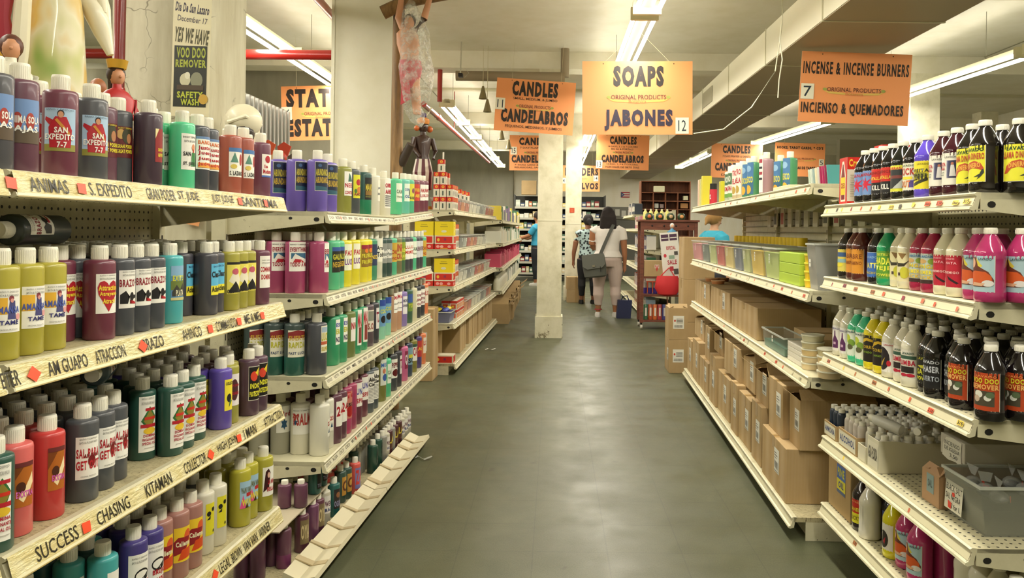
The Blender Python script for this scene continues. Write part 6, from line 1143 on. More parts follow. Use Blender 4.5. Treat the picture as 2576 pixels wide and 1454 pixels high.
for z, rx, cx in ((2.03, .01, .035), (2.07, .05, .03), (2.13, .075, .0), (2.18, .06, -.02), (2.22, .095, .01), (2.32, .115, .015), (2.45, .125, .01), (2.58, .118, .0), (2.70, .105, -.01), (2.80, .08, -.02), (2.88, .045, -.03), (2.92, .02, -.03)): R_.append((cx + r.uniform(-.006, .006), -.005, z, rx, rx * .8, r.random()))
m.loft(R_, BAGM, 22); o = m.build('plastic_bag', f)
for v in o.data.vertices: v.co.x += r.uniform(-.004, .004); v.co.y += r.uniform(-.004, .004)
# corrugated metal panel, cone lamps, camera, rod
m = MB()
for k in range(34):
    y = 6.0 + k * .05; m.prism([(-2.62, y, 1.0), (-2.60 + .03 * (k % 2), y + .012, 1.0), (-2.60 + .03 * (k % 2), y + .038, 1.0), (-2.62, y + .05, 1.0)], (0, 0, 1.42), M('#8e8c84', .35, metal=.5))
m.box(-2.66, 5.97, 0, -2.62, 7.73, 2.44, M('#6c685c', .5)); o = m.build('corrugated_panel'); tag(o, 'grey corrugated metal panel beneath the grey wall, left of the STATUES sign', 'metal panel'); o['label'] = 'grey corrugated metal panel below the red horizontal pipe'
for k, (px, py, Y) in enumerate(((1215, 232, 9.4), (1226, 265, 9.4), (1262, 338, 12.5), (1280, 362, 12.9))):
    c = at(px, py, Y); m = MB(); m.lathe([(.045, -.075), (.05, -.08), (.012, .07), (.0, .075)], M('#8a7f5c', .4, metal=.3), 16); m.tube([(0, 0, .07), (0, 0, (3.27 if Y > 9.6 and Y < 10 else ZC) - c.z - .001)], .003, M('#cfc8a4', .5), 5)
    o = m.build('cone_bell', loc=c); tag(o, 'small hanging metal cone on a cord, %s' % ('higher one of the pair before sign 11', 'lower one of the pair before sign 11', 'higher one by sign 15', 'lower one by sign 15')[k], 'hanging cone', 'hanging metal cones')
c = at(1158, 190, 9.2); m = MB(); m.box(-.02, -.05, -.02, .03, .03, .02, DARK, bev=.004).tube([(0, 0, .02), (0, .03, .12), (.01, .0, ZC - c.z - .001)], .008, M('#b8b4a0', .4), 8); m.tube([(0, .0, .05), (.06, 0, .08), (.10, 0, .03), (.05, 0, -.02)], .003, M('#d8d4c0', .4), 6); o = m.build('security_camera', loc=c); tag(o, 'small black security camera hanging above the far red boxes', 'camera')
m = MB(); c = at(1115, 420, 7.6); m.tube([(0, 0, -(c.z - 1.4862)), (0, 0, .14)], .008, M('#e4e0d0', .4), 8); o = m.build('white_rod', loc=c); tag(o, 'thin white rod standing behind the top red boxes', 'rod')
# cables hanging from the duct
for k, pts in enumerate(([(1968, 0, 5.6), (1968, 60, 5.5), (1950, 180, 5.4), (1890, 270, 5.4), (1820, 325, 5.5), (1745, 336, 5.6)], [(1967, 45, 5.45), (1962, 100, 5.4), (1968, 150, 5.4), (1960, 200, 5.4), (1957, 246, 5.4)])):
    o = MB().tube([at(*q) for q in pts], .004, M('#d2cdb4', .4), 6).build('cable'); tag(o, ('long pale cable looping from the duct toward the SOAPS sign', 'short loose cable dangling from the duct')[k], 'cable')
# ================================================================ RED CANDLE BOXES (far left gondola)
def cb_mesh(key, w, d, h, front, base):
    k = ('box', key)
    if k in MESH: return MESH[k]
    bm = bmesh.new(); me0 = art_mesh('b', front, w, h, layer=.0004); bm.from_mesh(me0); n0 = len(bm.verts)
    for v in bm.verts: v.co.y -= d / 2
    me = bpy.data.meshes.new('box'); mats = list(me0.materials)
    m2 = art_mesh('b', front, d, h, layer=.0004); b2 = bmesh.new(); b2.from_mesh(m2)
    # two side copies (to +x) and plain box
    off = len(mats); mats += [m for m in m2.materials if m not in mats]
    for ang in (math.pi / 2,):
        vm = {}
        for v in b2.verts: p = Matrix.Rotation(ang, 3, 'Z') @ Vector((v.co.x, v.co.y - w / 2, v.co.z)); vm[v.index] = bm.verts.new(p)
        b2.verts.ensure_lookup_table()
        for f in b2.faces: F = bm.faces.new([vm[v.index] for v in f.verts]); F.material_index = mats.index(m2.materials[f.material_index])
    if base not in mats: mats.append(base)
    bi = mats.index(base); vs = [bm.verts.new((x, y, z)) for x in (-w / 2, w / 2) for y in (-d / 2, d / 2) for z in (0, h)]
    for q in [(0, 1, 3, 2), (4, 6, 7, 5), (0, 4, 5, 1), (2, 3, 7, 6), (0, 2, 6, 4), (1, 5, 7, 3)]: F = bm.faces.new([vs[i] for i in q]); F.material_index = bi
    bm.to_mesh(me); bm.free(); b2.free()
    for m in mats: me.materials.append(m)
    MESH[k] = me; return me
R1, Y1, W1 = '#c82a1e', '#e4b83c', '#ddd6c2'
CBX = cb_mesh('cb', .054, .054, .112, [('r', W1, 0, 0, 1, 1), ('r', R1, 0, .64, 1, 1), ('e', Y1, .5, .82, .24, .12), ('e', '#e07a3c', .5, .82, .14, .07), ('r', '#4a5a50', .36, .12, .6, .5)], M(R1, .45))
CBR = cb_mesh('cbr', .07, .07, .085, [('r', W1, 0, 0, 1, 1), ('r', '#d2502c', .15, .1, .85, .62), ('r', R1, 0, .72, 1, 1), ('r', '#e4c43a', .3, .25, .6, .45)], M(W1, .45))
YBX = cb_mesh('ybx', .17, .12, .125, [('r', '#e4cc1c', 0, 0, 1, 1), ('e', '#d8d4b8', .5, .3, .14, .09), ('r', '#8a7a1c', .3, .62, .7, .66), ('r', '#b8a21c', .34, .76, .66, .8)], M('#e4cc1c', .4))
RBX = cb_mesh('rbx', .17, .14, .075, [('r', '#e0d6bc', 0, 0, 1, 1), ('r', R1, .06, .12, .94, .88), ('e', Y1, .2, .5, .07, .2), ('r', '#8a2a4a', .5, .4, .62, .7)], M('#e0d6bc', .4)); RCX = cb_mesh('rcx', .17, .14, .045, [('r', R1, 0, 0, 1, 1), ('e', '#e8a09a', .18, .5, .09, .28), ('e', '#e8a09a', .38, .5, .09, .28), ('e', '#e8a09a', .78, .5, .09, .28), ('r', Y1, .3, .1, .7, .2)], M(R1, .4))
def cbox(g, me, name, u, v, z, lab, grp, cat='box', yaw=None):
    o = inst(name, me, None, g.pt(u, v, z + .0008), (0, 0, near_yaw(g) if yaw is None else yaw)); tag(o, lab, cat, grp); return o
def grid(g, me, name, us, vs, zs, h, lab, cat='box', skip=0.0, seed=1):
    r = random.Random(seed)
    for u in us:
        for v in vs:
            for k in range(zs):
                if k and r.random() < skip: break
                cbox(g, me, name, u, v, g._z + k * (h + .0008), lab, lab.split(' on ')[0] + 's', cat)
LB._z = Z3[0]
grid(LB, CBX, 'candle_box', [.035, .10, .165, .23, .295], [.04, .10, .16], 2, .112, 'white and red candle box in the grid on the first red-box shelf')
for k, (u, v, z) in enumerate(((.04, .10, 2), (.04, .16, 2), (.11, .12, 2), (.17, .10, 2), (.05, .12, 3), (.12, .14, 3))):
    cbox(LB, CBX, 'candle_box', u + .01 * k if z == 2 and k > 1 else u, v, Z3[0] + .226 + (z - 2) * .1135, 'candle box %s piled on top of the first-shelf grid' % ('nearest', 'beside the nearest', 'third', 'fourth', 'topmost', 'second topmost')[k], None)
for i, z in enumerate((Z3[1], Z3[2])):
    n = ('second', 'third')[i]; y0 = .06
    for q, vv in enumerate((.085, .265)):
        cbox(LB, RCX, 'display_box', .075, vv, z, 'flat red display box at the near end of the %s red-box shelf, %s' % (n, ('at the lip', 'behind')[q]), None); cbox(LB, RBX, 'display_box', .075, vv, z + .046, 'cream framed red box on the flat one, %s red-box shelf, %s' % (n, ('at the lip', 'behind')[q]), None)
        if not (i and q): cbox(LB, YBX, 'display_box', .075, vv + .003, z + .122, 'bright yellow box topping the near stack, %s red-box shelf, %s' % (n, ('at the lip', 'behind')[q]), None)
    LB._z = z; grid(LB, CBX, 'candle_box', [.20 + .062 * k for k in range(5)], [.05, .11, .17], 2, .112, 'white and red candle box on the %s red-box shelf' % n, seed=i)
PAL = ['#c8c6ba', '#b0433c', '#d0c9b4', '#7a7a78', '#c97a4a', '#d8d2c0', '#a8aca4', '#b8604a']
def binrow(g, z, u0, u1, step, n_lab, seed, cols=PAL, h=.12, d=.28):
    r = random.Random(seed); u = u0; k = 0
    while u < u1:
        bin_(g, u, u + step - .006, .02, d, z + .001, h, 'clear bin of %s packets, %s in its row on %s' % (('mixed', 'small', 'candle', 'white', 'red', 'grey')[seed % 6], NUM[k] if k < 12 else 'far', n_lab), fill=M(cols[(k * 3 + seed) % len(cols)], .6), fh=.75, sticker=TAGS[:2] if seed % 2 else None); u += step; k += 1
binrow(LB, Z3[0], .36, 3.4, .30, 'the first red-box shelf', 1); binrow(LB, Z3[1], .55, 2.6, .28, 'the second red-box shelf', 3); binrow(LB, Z3[2], .55, 3.2, .30, 'the third red-box shelf', 5, d=.26)
LB._z = Z3[0] + .123
for k in range(5): cbox(LB, CBX, 'candle_box', .51 + k * .3, .12, Z3[0] + .123, 'candle box lying in the bins, %s on the first red-box shelf' % NUM[k], None)
carton(LB, 2.5, 2.95, .30, Z3[0] + .001, Z3[0] + .20, .085, 'pale open carton at the back of the first red-box shelf', sticker=False, mat=M('#c9b48a', .6)); 
bin_(LB, .03, .34, .02, .38, Z3[3] + .001, .10, 'clear bin heaped with blue and yellow flowers at the near end, fourth red-box shelf', fill=M('#3c4484', .6), fh=.9); r = random.Random(5)
for k in range(16):
    m = MB(); m.ball((0, 0, .012), .026, M('#e4cc2c' if k % 8 > 2 else '#4450a0', .5), (1, 1, .7), 8); o = m.build('yarn_ball', loc=LB.pt(.07 + (k % 5) * .055, .08 + (k // 5) * .07, Z3[3] + .101)); tag(o, 'small blue or yellow pom-pom heaped in the near fourth-shelf bin', 'pom-pom', 'pom-poms in the near bin')
LB._z = Z3[3]; grid(LB, CBR, 'candle_box', [.42 + .078 * k for k in range(6)], [.055, .13], 2, .085, 'white and orange candle box on the fourth red-box shelf')
binrow(LB, Z3[3], .95, 3.2, .28, 'the fourth red-box shelf', 4, d=.26)
# cartons on the base of the far left gondola
uc = [(.02, .36), (.62, .90), (.93, 1.02), (1.25, 1.52), (1.56, 1.72), (1.76, 1.90), (2.05, 2.36), (2.5, 2.75), (2.8, 3.1), (3.15, 3.5)]
for k, (a, b) in enumerate(uc): carton(LB, a, b, .15 if k == 0 else .02, .102, .102 + (.27, .30, .29, .32, .30, .28, .28, .3, .27, .29)[k], .22, 'plain carton on the base under the red boxes, %s' % NUM[k], sticker=False, tape=k % 2 == 0)
cbox(LB, RBX, 'display_box', .07, .075, .101, 'flat red and yellow box on the end of the red-box base deck', None)
carton(LB, -.30, -.04, .12, .001, .62, .30, 'tall carton standing on the floor at the end of the red-box gondola', sticker=False, nearart=(.14, .16, .26, .12, [('r', '#d0ccc0', 0, 0, 1, 1), ('r', '#8a8880', .2, .5, .8, .52), ('r', '#8a8880', .2, .7, .8, .72)]))
# farthest left gondola: mixed stock
ZL = [1.44, 1.12, .78, .46]; r = random.Random(12)
for i, z in enumerate(ZL):
    u = .06; k = 0
    while u < 6.4:
        w_ = r.uniform(.10, .22); h_ = r.uniform(.12, .24); c = r.choice([['#e0dac4', '#8a6a9a', '#c8b43a', '#3a6a4a'], ['#d8d2bc', '#6a8a6a', '#d8d8cc'], ['#b8345a', '#a82a4a', '#c84a6a'], ['#d8d4c8', '#2c4a3c', '#e0dcd0', '#c0c0b4']][i])
        if i == 3 and u < 2: 
            m = MB(); m.lathe([(0, 0), (.045, 0), (.05, .10), (.035, .15), (.018, .17), (.018, .20), (0, .20)], M('#d8d4c0', .3), 12); o = m.build('white_jug', loc=LC.pt(u + .05, .08, z + .001)); tag(o, None, 'jug'); PENDING.append((o, 'white plastic jug on the lowest shelf', 'farthest gondola run')); u += .115
        else:
            o = carton(LC, u, u + w_, .03, z + .001, z + .001 + h_, .22, '%s goods box, %s on the farthest gondola run' % ({'#e0dac4': 'cream', '#8a6a9a': 'mauve', '#c8b43a': 'yellow', '#3a6a4a': 'green', '#d8d2bc': 'buff', '#6a8a6a': 'sage', '#d8d8cc': 'white', '#b8345a': 'pink', '#a82a4a': 'crimson', '#c84a6a': 'rose', '#d8d4c8': 'pale', '#2c4a3c': 'dark green', '#e0dcd0': 'ivory', '#c0c0b4': 'grey'}[c], ('top shelf', 'second shelf', 'third shelf', 'lowest shelf')[i]), sticker=False, tape=False, mat=M(c, .5), name='goods_box', rot=0); PENDING.append((o, o['label'].split(', ')[0], o['label'].split(', ')[1])); u += w_ + .01
        k += 1
for k, (a, b, h_, v) in enumerate(((.02, .5, .30, -.10), (.55, 1.0, .24, -.13), (1.05, 1.5, .30, -.08), (1.6, 2.1, .25, -.1), (2.2, 2.8, .3, -.1), (3.0, 3.6, .28, -.1), (3.8, 4.4, .3, -.1))): carton(LC, a, b, v, .001, .001 + h_ - .03, .36, 'open carton bulging beneath the farthest gondola, %s' % NUM[k], sticker=False, flaps=1 + k % 2)
# goods on the first shelf of the carton gondola
z = Z5[0] + .001
def fg(px, v=.05): return FR.u(px, 1.6, v)
D('fw', 'L', '#c9d4c0', 'pale green bottle with green and red label', [('r', '#dfe2d0', 0, 0, 1, 1), ('r', '#4a6a4c', .05, .5, .95, .95), ('t', 'PINO', '#dfe2d0', .2, .6, .8, .85), ('t', 'AROMA', RD, .05, .25, .95, .45), ('r', '#6a9a4a', 0, 0, 1, .15)], 1.7, (.10, .80)); D('fp', 'L', '#dcc8a0', 'cream bottle with red lettered label', [('r', '#e8dcd0', 0, 0, 1, 1), ('t', 'CITRO', RD, .05, .7, .95, .9), ('t', 'NELA', RD, .05, .4, .95, .6), ('e', '#b89a4a', .5, .18, .3, .14)], 1.7, (.12, .86)); D('fg', 'L', '#3f8f5c', 'green bottle with blue and yellow label', [('r', '#4a78a8', 0, .4, 1, 1), ('r', '#3f6a8a', 0, 0, 1, .4), ('t', 'FRESCO', '#d8cc3a', .05, .36, .95, .56), ('e', '#e0a83a', .5, .15, .3, .14), ('e', '#8ab0d0', .5, .8, .3, .1)], 1.8, (.06, .84)); D('fk', 'L', '#a8808a', 'dusty pink square bottle with tall white label', [('r', '#e4e0d8', 0, 0, 1, 1), ('r', '#a83a4a', .1, .8, .9, .9), ('r', '#2a2a3a', .1, .64, .9, .7), ('r', '#a83a4a', .1, .48, .9, .56), ('r', '#2a2a3a', .1, .34, .9, .4)], 1.1, (.06, .92))
p = Pool(FR, z - .001, 'first carton-gondola shelf', umin=.0, umax=FR.L, vmax=.42)
p.front([(1838, 'fw'), (1846, 'fw'), (1858, 'fp'), (1868, 'fp'), (1884, 'fg'), (1897, 'fg'), (1928, 'fk', .07), (1964, 'fg', .19), (1988, 'fg', .19)], v=.05, ang=20); p.done()
for k, (px, c, nm, w_, h_) in enumerate(((1753, '#d8b8a0', 'peach tinted', .06, .24), (1763, '#c8c88a', 'pale green', .05, .24), (1780, '#d4c83a', 'yellow', .07, .26), (1820, '#c9c22c', 'bright yellow', .08, .16))):
    a = (FR.L - .10, FR.L - .20, FR.L - .32, fg(px))[k]; carton(FR, a, a + w_, .03, z, z + h_, .08, '%s box near the far end of the first carton-gondola shelf' % nm, sticker=False, tape=False, mat=M(c, .4), name='goods_box')
o = empty('spray_can', FR.pt(fg(1795, .05) - .02, .045, z)); MB().lathe([(0, 0), (.03, 0), (.03, .12), (0, .12)], M('#c03040', .3), 16).build('can_body', o); MB().lathe([(.028, .12), (.028, .165), (0, .165)], DARK, 16).build('cap', o); inst('label', art_mesh('label', [('t', '92', '#e8e0d8', 0, 0, 1, 1)], .03, .04, r=.0303, z0=.04), o, (0, 0, 0), (0, 0, FR.yaw + .3)); tag(o, 'red spray can with black cap on the first carton-gondola shelf', 'spray can')
carton(FR, fg(1988, .03), fg(1950, .03), .02, z, z + .022, .12, 'flat cream box lying at the lip of the first carton-gondola shelf', sticker=False, tape=False, mat=M('#dcc8a8', .5))
for k in range(9):
    c = ('#b8c4b4', '#c4ccc0', '#8aa0a0', '#d0c8ac', '#c4c8bc', '#9a2c54', '#a83460', '#8a2c4c', '#4a8a8a')[k]
    m = MB(); m.box(-.05, 0, 0, .05, .006, .085, M(c, .25, coat=.4)); o = m.build('incense_packet', loc=FR.pt(.36 - k * .036, .12, z + .0025), rot=(math.radians(-16), 0, near_yaw(FR)))
    o.scale = (.62, 1.3, 1.05); tag(o, '%s packet leaning in the row on the first carton-gondola shelf' % ('greenish', 'pale green', 'teal grey', 'cream', 'silver', 'plum', 'rose', 'wine red', 'turquoise')[k], 'packet')

for k in range(12):
    u_ = .42 + k * .20; c = ('#c9c4b0', '#b8b4a0', '#c4bca4', '#a84a4a', '#5a5a50', '#c8c0a8')[k % 6]
    o = MB().box(-.05, 0, -.13, .05, .008, 0, M('#cfcab6', .3)).box(-.035, -.001, -.11, .035, -.0002, -.03, M(c, .5)).tube([(0, .006, -.002), (0, .006, .012)], .003, M('#8a8878', .4, metal=.8), 6).build('hanging_packet', loc=FR.pt(u_, FR.depth - .038, 1.485), rot=(0, 0, FR.yaw)); tag(o, None, 'packet'); PENDING.append((o, 'small packet hanging on the slatted back', 'carton gondola'))
# ================================================================ PEOPLE
def limb(m, pts, mat, seg=12): m.tube([p[:3] for p in pts], [p[3] for p in pts], mat, seg)
def fuse(o, vox=.011, it=3, ratio=None):
    r = o.modifiers.new('remesh', 'REMESH'); r.mode = 'VOXEL'; r.voxel_size = vox; r.use_smooth_shade = True
    s_ = o.modifiers.new('smooth', 'SMOOTH'); s_.iterations = it; s_.factor = .5
    dg = bpy.context.evaluated_depsgraph_get(); me = bpy.data.meshes.new_from_object(o.evaluated_get(dg)); ms = [m for m in o.data.materials]
    o.modifiers.clear(); o.data = me; me.materials.clear(); me.materials.append(ms[0])
    for p_ in me.polygons: p_.use_smooth = True; p_.material_index = 0
def hand(m, x, y, z, mat, s=1.0, side=1, fwd=0.0):
    """palm hanging down with four curled fingers of different lengths and a thumb"""
    limb(m, [(x, y, z + .01, .024 * s), (x, y + .003, z - .03, .028 * s), (x, y + .006, z - .075, .026 * s)], mat, 10)
    for k, ln in enumerate((.055, .066, .070, .058)):
        fy = y - .030 + k * .020
        limb(m, [(x, fy + .004, z - .068, .0095 * s), (x - side * .004, fy + .002, z - .068 - ln * .5, .0088 * s), (x - side * .020, fy, z - .068 - ln * .95, .0075 * s)], mat, 8)
    limb(m, [(x, y + .02, z - .02, .011), (x - side * .012, y + .042, z - .055, .0105), (x - side * .018, y + .046, z - .088, .008)], mat, 8)
def person(loc, rz, H, skin, hair, shirt, pants, lab, build=1.0, shoe='#d8d4cc', armL=None, armR=None, hairlen=.30, pattern=None, capri=.0, stride=.10, hip=1.0):
    e = empty('person', loc, rz); tag(e, lab, 'person'); k = H / 1.63; b = build
    SKN = M(skin, .55, sub=.0)
    m = MB()      # body faces +Y
    m.loft([(0, 0, .80 * k, .165 * b * hip, .125 * b), (0, -.01, .90 * k, .160 * b * hip, .125 * b), (0, 0, 1.00 * k, .135 * b, .105 * b), (0, 0, 1.10 * k, .140 * b, .105 * b), (0, 0, 1.22 * k, .165 * b, .110 * b), (0, -.005, 1.31 * k, .175 * b, .095 * b), (0, -.01, 1.365 * k, .12 * b, .075), (0, -.005, 1.40 * k, .055, .055), (0, .005, 1.45 * k, .050, .052)], SKN, 22)
    m.ball((0, .015, 1.535 * k), .083, SKN, (.88, 1.0, 1.20), 18); m.ball((0, .098, 1.525 * k), .013, SKN, (.8, 1.1, 1.3), 8); m.ball((0, .078, 1.49 * k), .018, SKN, (1.2, .7, .6), 8)
    for s_ in (-1, 1): m.ball((s_ * .076, .01, 1.525 * k), .019, SKN, (.4, .8, 1.3), 8)
    for s_ in (-1, 1):
        sx = s_ * stride
        limb(m, [(s_ * .082, -.012, .84 * k, .108 * b), (sx * .95, -.005, .70 * k, .098 * b), (sx * 1.0, 0, .50 * k, .066 * b), (sx * 1.02, .005, .45 * k, .060 * b), (sx * 1.04, -.015, .33 * k, .064 * b), (sx * 1.05, -.01, .20 * k, .046 * b), (sx * 1.05, -.005, .09 * k, .036), (sx * 1.05, 0, .05, .036)], SKN, 16)
        limb(m, [(sx * 1.05, -.03, .04, .034), (sx * 1.07, .05, .032, .034), (sx * 1.09, .13, .026, .026)], SKN, 10)
    arms = {-1: armL or [(.215, 0, 1.16), (.25, .01, .95), (.255, .02, .80)], 1: armR or [(.215, 0, 1.16), (.25, .01, .95), (.255, .02, .80)]}
    for s_ in (-1, 1):
        A = arms[s_]
        limb(m, [(s_ * .13 * b, -.01, 1.325 * k, .060), (s_ * .19 * b, -.005, 1.29 * k, .062), (s_ * A[0][0], A[0][1], A[0][2] * k, .050), (s_ * (A[0][0] + A[1][0]) / 2, (A[0][1] + A[1][1]) / 2, (A[0][2] + A[1][2]) / 2 * k, .045), (s_ * A[1][0], A[1][1], A[1][2] * k, .038), (s_ * A[2][0], A[2][1], A[2][2] * k, .026)], SKN, 12)
        hand(m, s_ * A[2][0], A[2][1], A[2][2] * k - .01, SKN, 1.0, s_)
    o = m.build('body', e); fuse(o, .0095, 2)
    # face
    m = MB()
    for s_ in (-1, 1): m.ball((s_ * .032, .096, 1.55 * k), .0075, M('#2a1c14', .4), (1.3, .5, .8), 8)
    m.build('eyes', e); MB().ball((0, .096, 1.483 * k), .018, M('#8a3f3a', .5), (1.2, .35, .35), 8).build('mouth', e)
    # hair
    m = MB(); HR = M(hair, .8); m.ball((0, -.004, 1.565 * k), .098, HR, (.95, 1.0, 1.08), 18)
    if hairlen > .12:
        for i in range(9):
            x = -.075 + i * .0188; ln = hairlen * (1 - .10 * abs(i - 4) / 4) + (.012 if i % 2 else 0)
            m.tube([(x * .8, -.055, 1.60 * k), (x * 1.15, -.085, 1.50 * k), (x * 1.3, -.085, 1.60 * k - ln * .75), (x * 1.05, -.075, 1.60 * k - ln)], [.03, .036, .034, .012], HR, 10)
    else: m.ball((0, -.105, 1.53 * k), .045, HR, (1, .8, 1.2), 12); m.tube([(0, -.11, 1.53 * k), (.01, -.15, 1.46 * k)], [.03, .012], HR, 8)
    o = m.build('hair', e); fuse(o, .009, 2)
    if hairlen > .12:
        o.data.materials.clear(); o.data.materials.append(HR)
    # cut the fringe: face side stays open because the hair cap sits behind the brow
    # shirt
    SHM = pattern or M(shirt, .75); m = MB()
    m.loft([(0, -.01, .90 * k, .185 * b * hip, .148 * b), (0, -.005, 1.00 * k, .158 * b, .128 * b), (0, 0, 1.10 * k, .158 * b, .122 * b), (0, 0, 1.22 * k, .180 * b, .124 * b), (0, -.005, 1.31 * k, .188 * b, .110 * b), (0, -.01, 1.365 * k, .135 * b, .088), (0, -.008, 1.39 * k, .085, .068)], SHM, 24)
    for s_ in (-1, 1):
        A = arms[s_]; limb(m, [(s_ * .12 * b, -.01, 1.325 * k, .070), (s_ * .19 * b, -.005, 1.29 * k, .075), (s_ * (A[0][0] * .8 + .19 * b * .2), A[0][1] * .8, (A[0][2] * .8 + 1.29 * .2) * k, .068)], SHM, 14)
    o = m.build('shirt', e); fuse(o, .010, 2)
    PM = M(pants, .8); m = MB(); m.loft([(0, -.005, .76 * k, .175 * b * hip, .135 * b), (0, -.015, .86 * k, .176 * b * hip, .142 * b), (0, -.008, .95 * k, .160 * b * hip, .128 * b), (0, 0, 1.0 * k, .142 * b, .115 * b)], PM, 22)
    for s_ in (-1, 1):
        sx = s_ * stride; limb(m, [(s_ * .084, -.016, .83 * k, .116 * b), (sx * .95, -.005, .70 * k, .106 * b), (sx, 0, .50 * k, .077 * b), (sx * 1.02, .005, .45 * k, .071 * b), (sx * 1.04, -.015, .33 * k, .072 * b), (sx * 1.05, -.01, .22 * k + capri, .056 * b), (sx * 1.05, -.006, .15 * k + capri, .050 * b)], PM, 18)
    o = m.build('trousers', e); fuse(o, .010, 2)
    for s_ in (-1, 1):
        sx = s_ * stride; m = MB(); SM = M(shoe, .6)
        m.loft([(sx * 1.06, .04, .0, .043, .115), (sx * 1.06, .04, .03, .045, .118), (sx * 1.06, .03, .055, .040, .10), (sx * 1.055, -.01, .075, .036, .055)], SM, 16); m.build('shoe', e)
    return e
woman = person((on_z(1526, 797, 0).x, on_z(1526, 797, 0).y, 0), 0.02, 1.64, '#a8714e', '#1f1614', '#e6dfd8', '#c8b4aa', 'woman seen from behind in white top and pale leggings with grey shoulder bag', build=1.14, hip=1.10, stride=.125,
               armL=[(.235, .02, 1.10), (.20, .16, 1.03), (.13, .24, 1.08)], armR=[(.245, -.01, 1.13), (.265, 0, .93), (.27, .03, .78)], hairlen=.36, capri=.03)
wl = woman.location
m = MB(); m.lathe([(.055, -.008), (.058, 0), (.055, .008)], M('#a8303a', .6), 12); m.build('ankle_strap', woman, (-.131, -.006, .115))
bag = empty('shoulder_bag', (wl.x - .21, wl.y - .245, .80)); bag.rotation_euler = (0, -.12, -.15); tag(bag, 'grey messenger bag hanging at the hip of the woman in white', 'bag')
BG = M('#55564e', .7); m = MB(); m.loft([(0, 0, -.19, .14, .04), (0, 0, -.17, .165, .06), (0, 0, -.02, .178, .07), (0, 0, .13, .165, .06), (0, 0, .16, .15, .04)], BG, 20); m.build('bag_body', bag)
m = MB(); m.prism([(-.165, -.068, .155), (.165, -.068, .155), (.17, -.080, .0), (.12, -.084, -.05), (-.10, -.084, -.06), (-.168, -.080, -.01)], (0, .012, 0), M('#5e5f57', .7)); m.build('bag_flap', bag); MB().box(-.02, -.092, -.03, .02, -.084, .0, M('#8a8472', .4, metal=.5)).box(.09, -.086, -.11, .10, -.078, -.03, DARK).build('buckle', bag)
m = MB(); st0 = Vector((.10, -.02, .15)); pts = [Vector((.10, -.01, .13)), Vector((.17, .01, .26)), Vector((.27, .055, .44)), Vector((.335, .12, .555)), Vector((.345, .20, .575))]
for i in range(len(pts) - 1):
    a, b = pts[i], pts[i + 1]; m.prism([a + Vector((-.022, 0, .012)), a + Vector((.022, 0, -.012)), b + Vector((.022, 0, -.012)), b + Vector((-.022, 0, .012))], (0, .006, 0), M('#4a4a44', .7))
m.build('bag_strap', bag)
bb = empty('shopping_bag', (on_z(1567, 797, 0).x, on_z(1567, 797, 0).y - .16, .001)); tag(bb, 'navy blue shopping bag standing on the floor by her feet', 'bag')
m = MB(); m.prism([(-.115, -.08, 0), (.095, -.08, 0), (.095, .08, 0), (-.115, .08, 0)], (.02, 0, .27), M('#20264a', .6)); m.build('bag_body', bb)
m = MB(); m.tube([(-.05, -.07, .26), (-.03, -.07, .33), (.04, -.07, .34), (.07, -.07, .26)], .008, M('#20264a', .6), 8); m.build('bag_handle', bb); m = MB(); m.tube([(-.04, .06, .26), (-.01, .06, .32), (.05, .06, .33), (.08, .06, .26)], .008, M('#20264a', .6), 8); m.build('bag_handle', bb)
def b_leaf(N, K, b, tc):
    vo = N.new('ShaderNodeTexVoronoi'); vo.inputs['Scale'].default_value = 22; K.new(tc.outputs['Object'], vo.inputs['Vector'])
    K.new(ramp(N, K, vo.outputs['Distance'], [(0.35, '#20282c'), (0.5, '#a9c0c0')]), b.inputs['Base Color']); b.inputs['Roughness'].default_value = .8
person((.60, 14.2, 0), .1, 1.56, '#8a5a3e', '#18120f', '#8aa0a0', '#17171a', 'dark-haired shopper in a patterned blouse half hidden behind the second column', pattern=NM('patterned_cloth', '#8aa0a0', b_leaf), hairlen=.10, shoe='#1a1a1a', build=.95)
person((-.40, 18.6, 0), 1.2, 1.7, '#a8714e', '#241a14', '#2f8fb0', '#23262c', 'shopper in a teal blue shirt reaching out behind the middle column', build=1.05, hairlen=.10, armL=[(.22, .12, 1.12), (.20, .34, 1.05), (.16, .50, 1.08)], armR=[(.22, .12, 1.12), (.20, .34, 1.05), (.16, .50, 1.08)])
person((at(1797, 560, 10.05).x, 10.05, 0), -1.1, 1.56, '#c99a78', '#9a7440', '#35a0bc', '#33343a', 'blond shopper with pinned-up hair in a turquoise top beyond the bins', build=1.0, hairlen=.10)
c = wl + Vector((-.15, .33, 1.30)); o = MB().box(-.07, -.05, -.06, .08, .05, .07, M('#d8502c', .6), bev=.015).tube([(0, .0, -.05), (0, -.04, -.26)], .02, M('#d8502c', .6), 6).build('orange_bundle', loc=c); tag(o, 'orange bundle carried in front of the woman in white', 'bundle')
